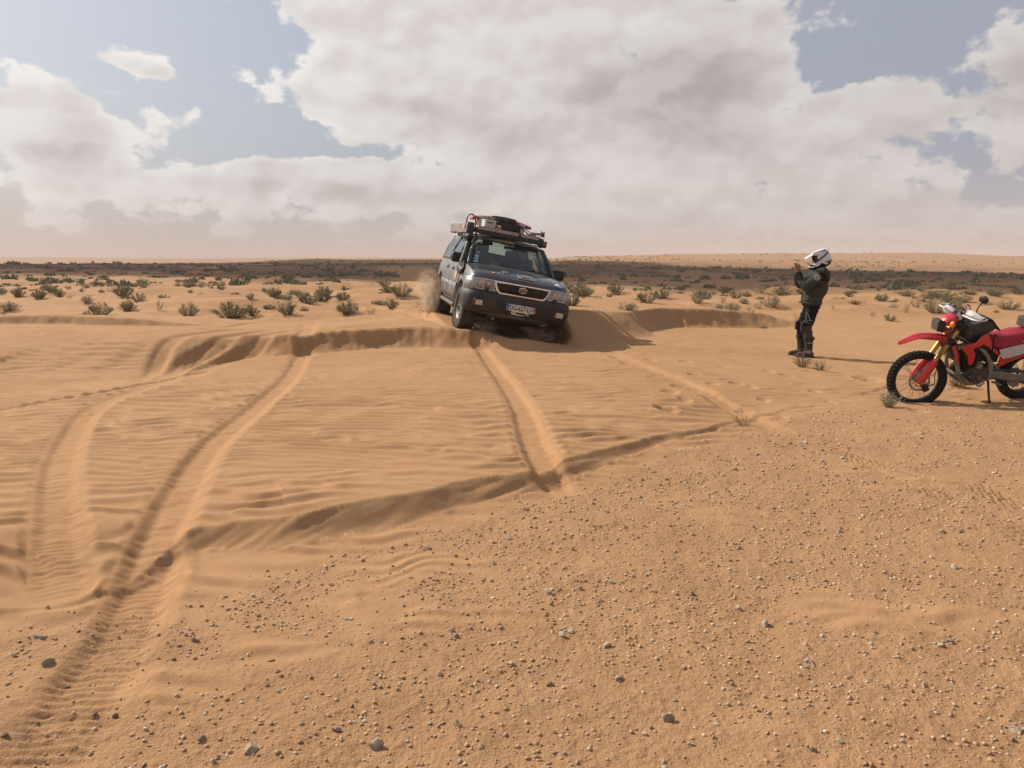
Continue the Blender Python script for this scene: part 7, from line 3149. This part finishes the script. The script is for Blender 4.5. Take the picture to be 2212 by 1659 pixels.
# boots
for i in range(2):
    a = AN[i]
    m = MB()
    m.cone(a + Vector((.0, 0, .24)), a + Vector((-.005, 0, .06)), .078, .066)
    m.box(a + Vector((0, 0, .245)), (.165, .13, .05))
    m.cone(a + Vector((-.035, 0, -.03)), a + Vector((.02, 0, -.02)), .062, .060)
    m.cone(a + Vector((.0, 0, -.03)), a + Vector((.165, 0, -.050)), .064, .050)
    m.box(a + Vector((.045, 0, -.083)), (.31, .10, .036))
    bt = m.skin('boot', BOOT, MAN, .009, 3)
    for z in (.01, .09, .17):
        m = MB()
        m.box(a + Vector((-.01 + .02 * (z < .05), (.074 if i == 0 else -.074), z)), (.075, .02, .022), (0, .15, 0))
        m.build('buckle', STEEL if z != .09 else BLK, bt, bevel=.004)

# helmet
HC = Vector((-.20, 0, 1.715))
hm = empty('helmet', (0, 0, 0), MAN)
m = MB()
TILT = Matrix.Rotation(R(11), 3, 'Y')                    # face slightly down


def hp(x, y, z):
    return HC + TILT @ Vector((x, y, z))


m.ball(HC, (.150, .122, .142), 24, TILT)
m.ball(hp(-.03, 0, -.05), (.130, .116, .115), 20, TILT)
m.cone(hp(.0, .085, -.105), hp(.15, .055, -.135), .045, .034)
m.cone(hp(.0, -.085, -.105), hp(.15, -.055, -.135), .045, .034)
m.cone(hp(.15, .055, -.135), hp(.195, .0, -.142), .034, .034)
m.cone(hp(.15, -.055, -.135), hp(.195, .0, -.142), .034, .034)


def hcol(c):
    q = np.array([TILT.transposed() @ (Vector(p) - HC) for p in c])
    x, z = q[:, 0], q[:, 2]
    b1 = np.abs(z - (.018 - .55 * x)) < .018
    low = z < -.105 + .02 * np.sin(x * 45)
    b2 = (np.abs(z - (-.075 - .10 * (x + .1))) < .010) & (x < -.02)
    chin = (x > .10) & (z < -.09)
    return np.where(low | b2, 2, np.where(b1, 1, np.where(chin & (z < -.15), 2, 0)))


m.skin('shell', [HWHITE, HBAND, JBLACK], hm, .0075, 4, colour=hcol)
m = MB()
secs = []
for x, z, hw in ((.285, .048, .055), (.22, .072, .078), (.14, .110, .100), (.06, .142, .108), (-.04, .158, .100), (-.13, .140, .070)):
    row = [hp(x, hw * a, z - .022 * a * a) for a in (-1, -.7, -.35, 0, .35, .7, 1)]
    row += [p + TILT @ Vector((0, 0, -.008)) for p in row[::-1]]
    secs.append(row)
m.loft(secs)
for s in (-1, 1):
    m.prism([(.16, .105), (.04, .135), (-.02, .08), (.06, .045), (.15, .065)], .008, lambda u, v, w, s=s: hp(u, s * (.112 - .1 * max(0, u - .05)) + w, v))
m.build('peak', HWHITE, hm, bevel=.003, angle=40)
m = MB()
m.grid(10, 5, lambda a, b: hp(.148 - .55 * (a - .5) ** 2 * .35, (a - .5) * .20, .055 - .095 * b))
m.build('goggles', mat('goggle_lens', (.015, .014, .014), .15), hm, solid=.02)
m = MB()
m.box(hp(.205, 0, -.10), (.04, .06, .035))
m.box(hp(.185, .035, -.115), (.05, .03, .05))
m.build('chin_vent', BLK, hm, bevel=.008)
m = MB()
m.tube([hp(.12, .092, -.12), hp(.20, .058, -.13), hp(.232, 0, -.105), hp(.20, -.058, -.13), hp(.12, -.092, -.12)], .010, 6, sub=4)
m.build('chin_trim', HWHITE, hm)

PH = empty('phone', MAN.location)
PH.rotation_euler = MAN.rotation_euler
tag(PH, 'black phone held up in both hands in front of the helmet', 'phone')
m = MB()
m.box((.228, .0, 1.585), (.011, .155, .078))
m.build('phone_body', BLK, PH, bevel=.004)
m = MB()
m.box((.2220, 0, 1.585), (.002, .138, .068))
m.build('phone_screen', mat('phone_screen', (.02, .02, .022), .1), PH)
m = MB()
m.cyl((.233, -.05, 1.603), (.2365, -.05, 1.603), .010, seg=14)
m.build('camera_lens', INK, PH)
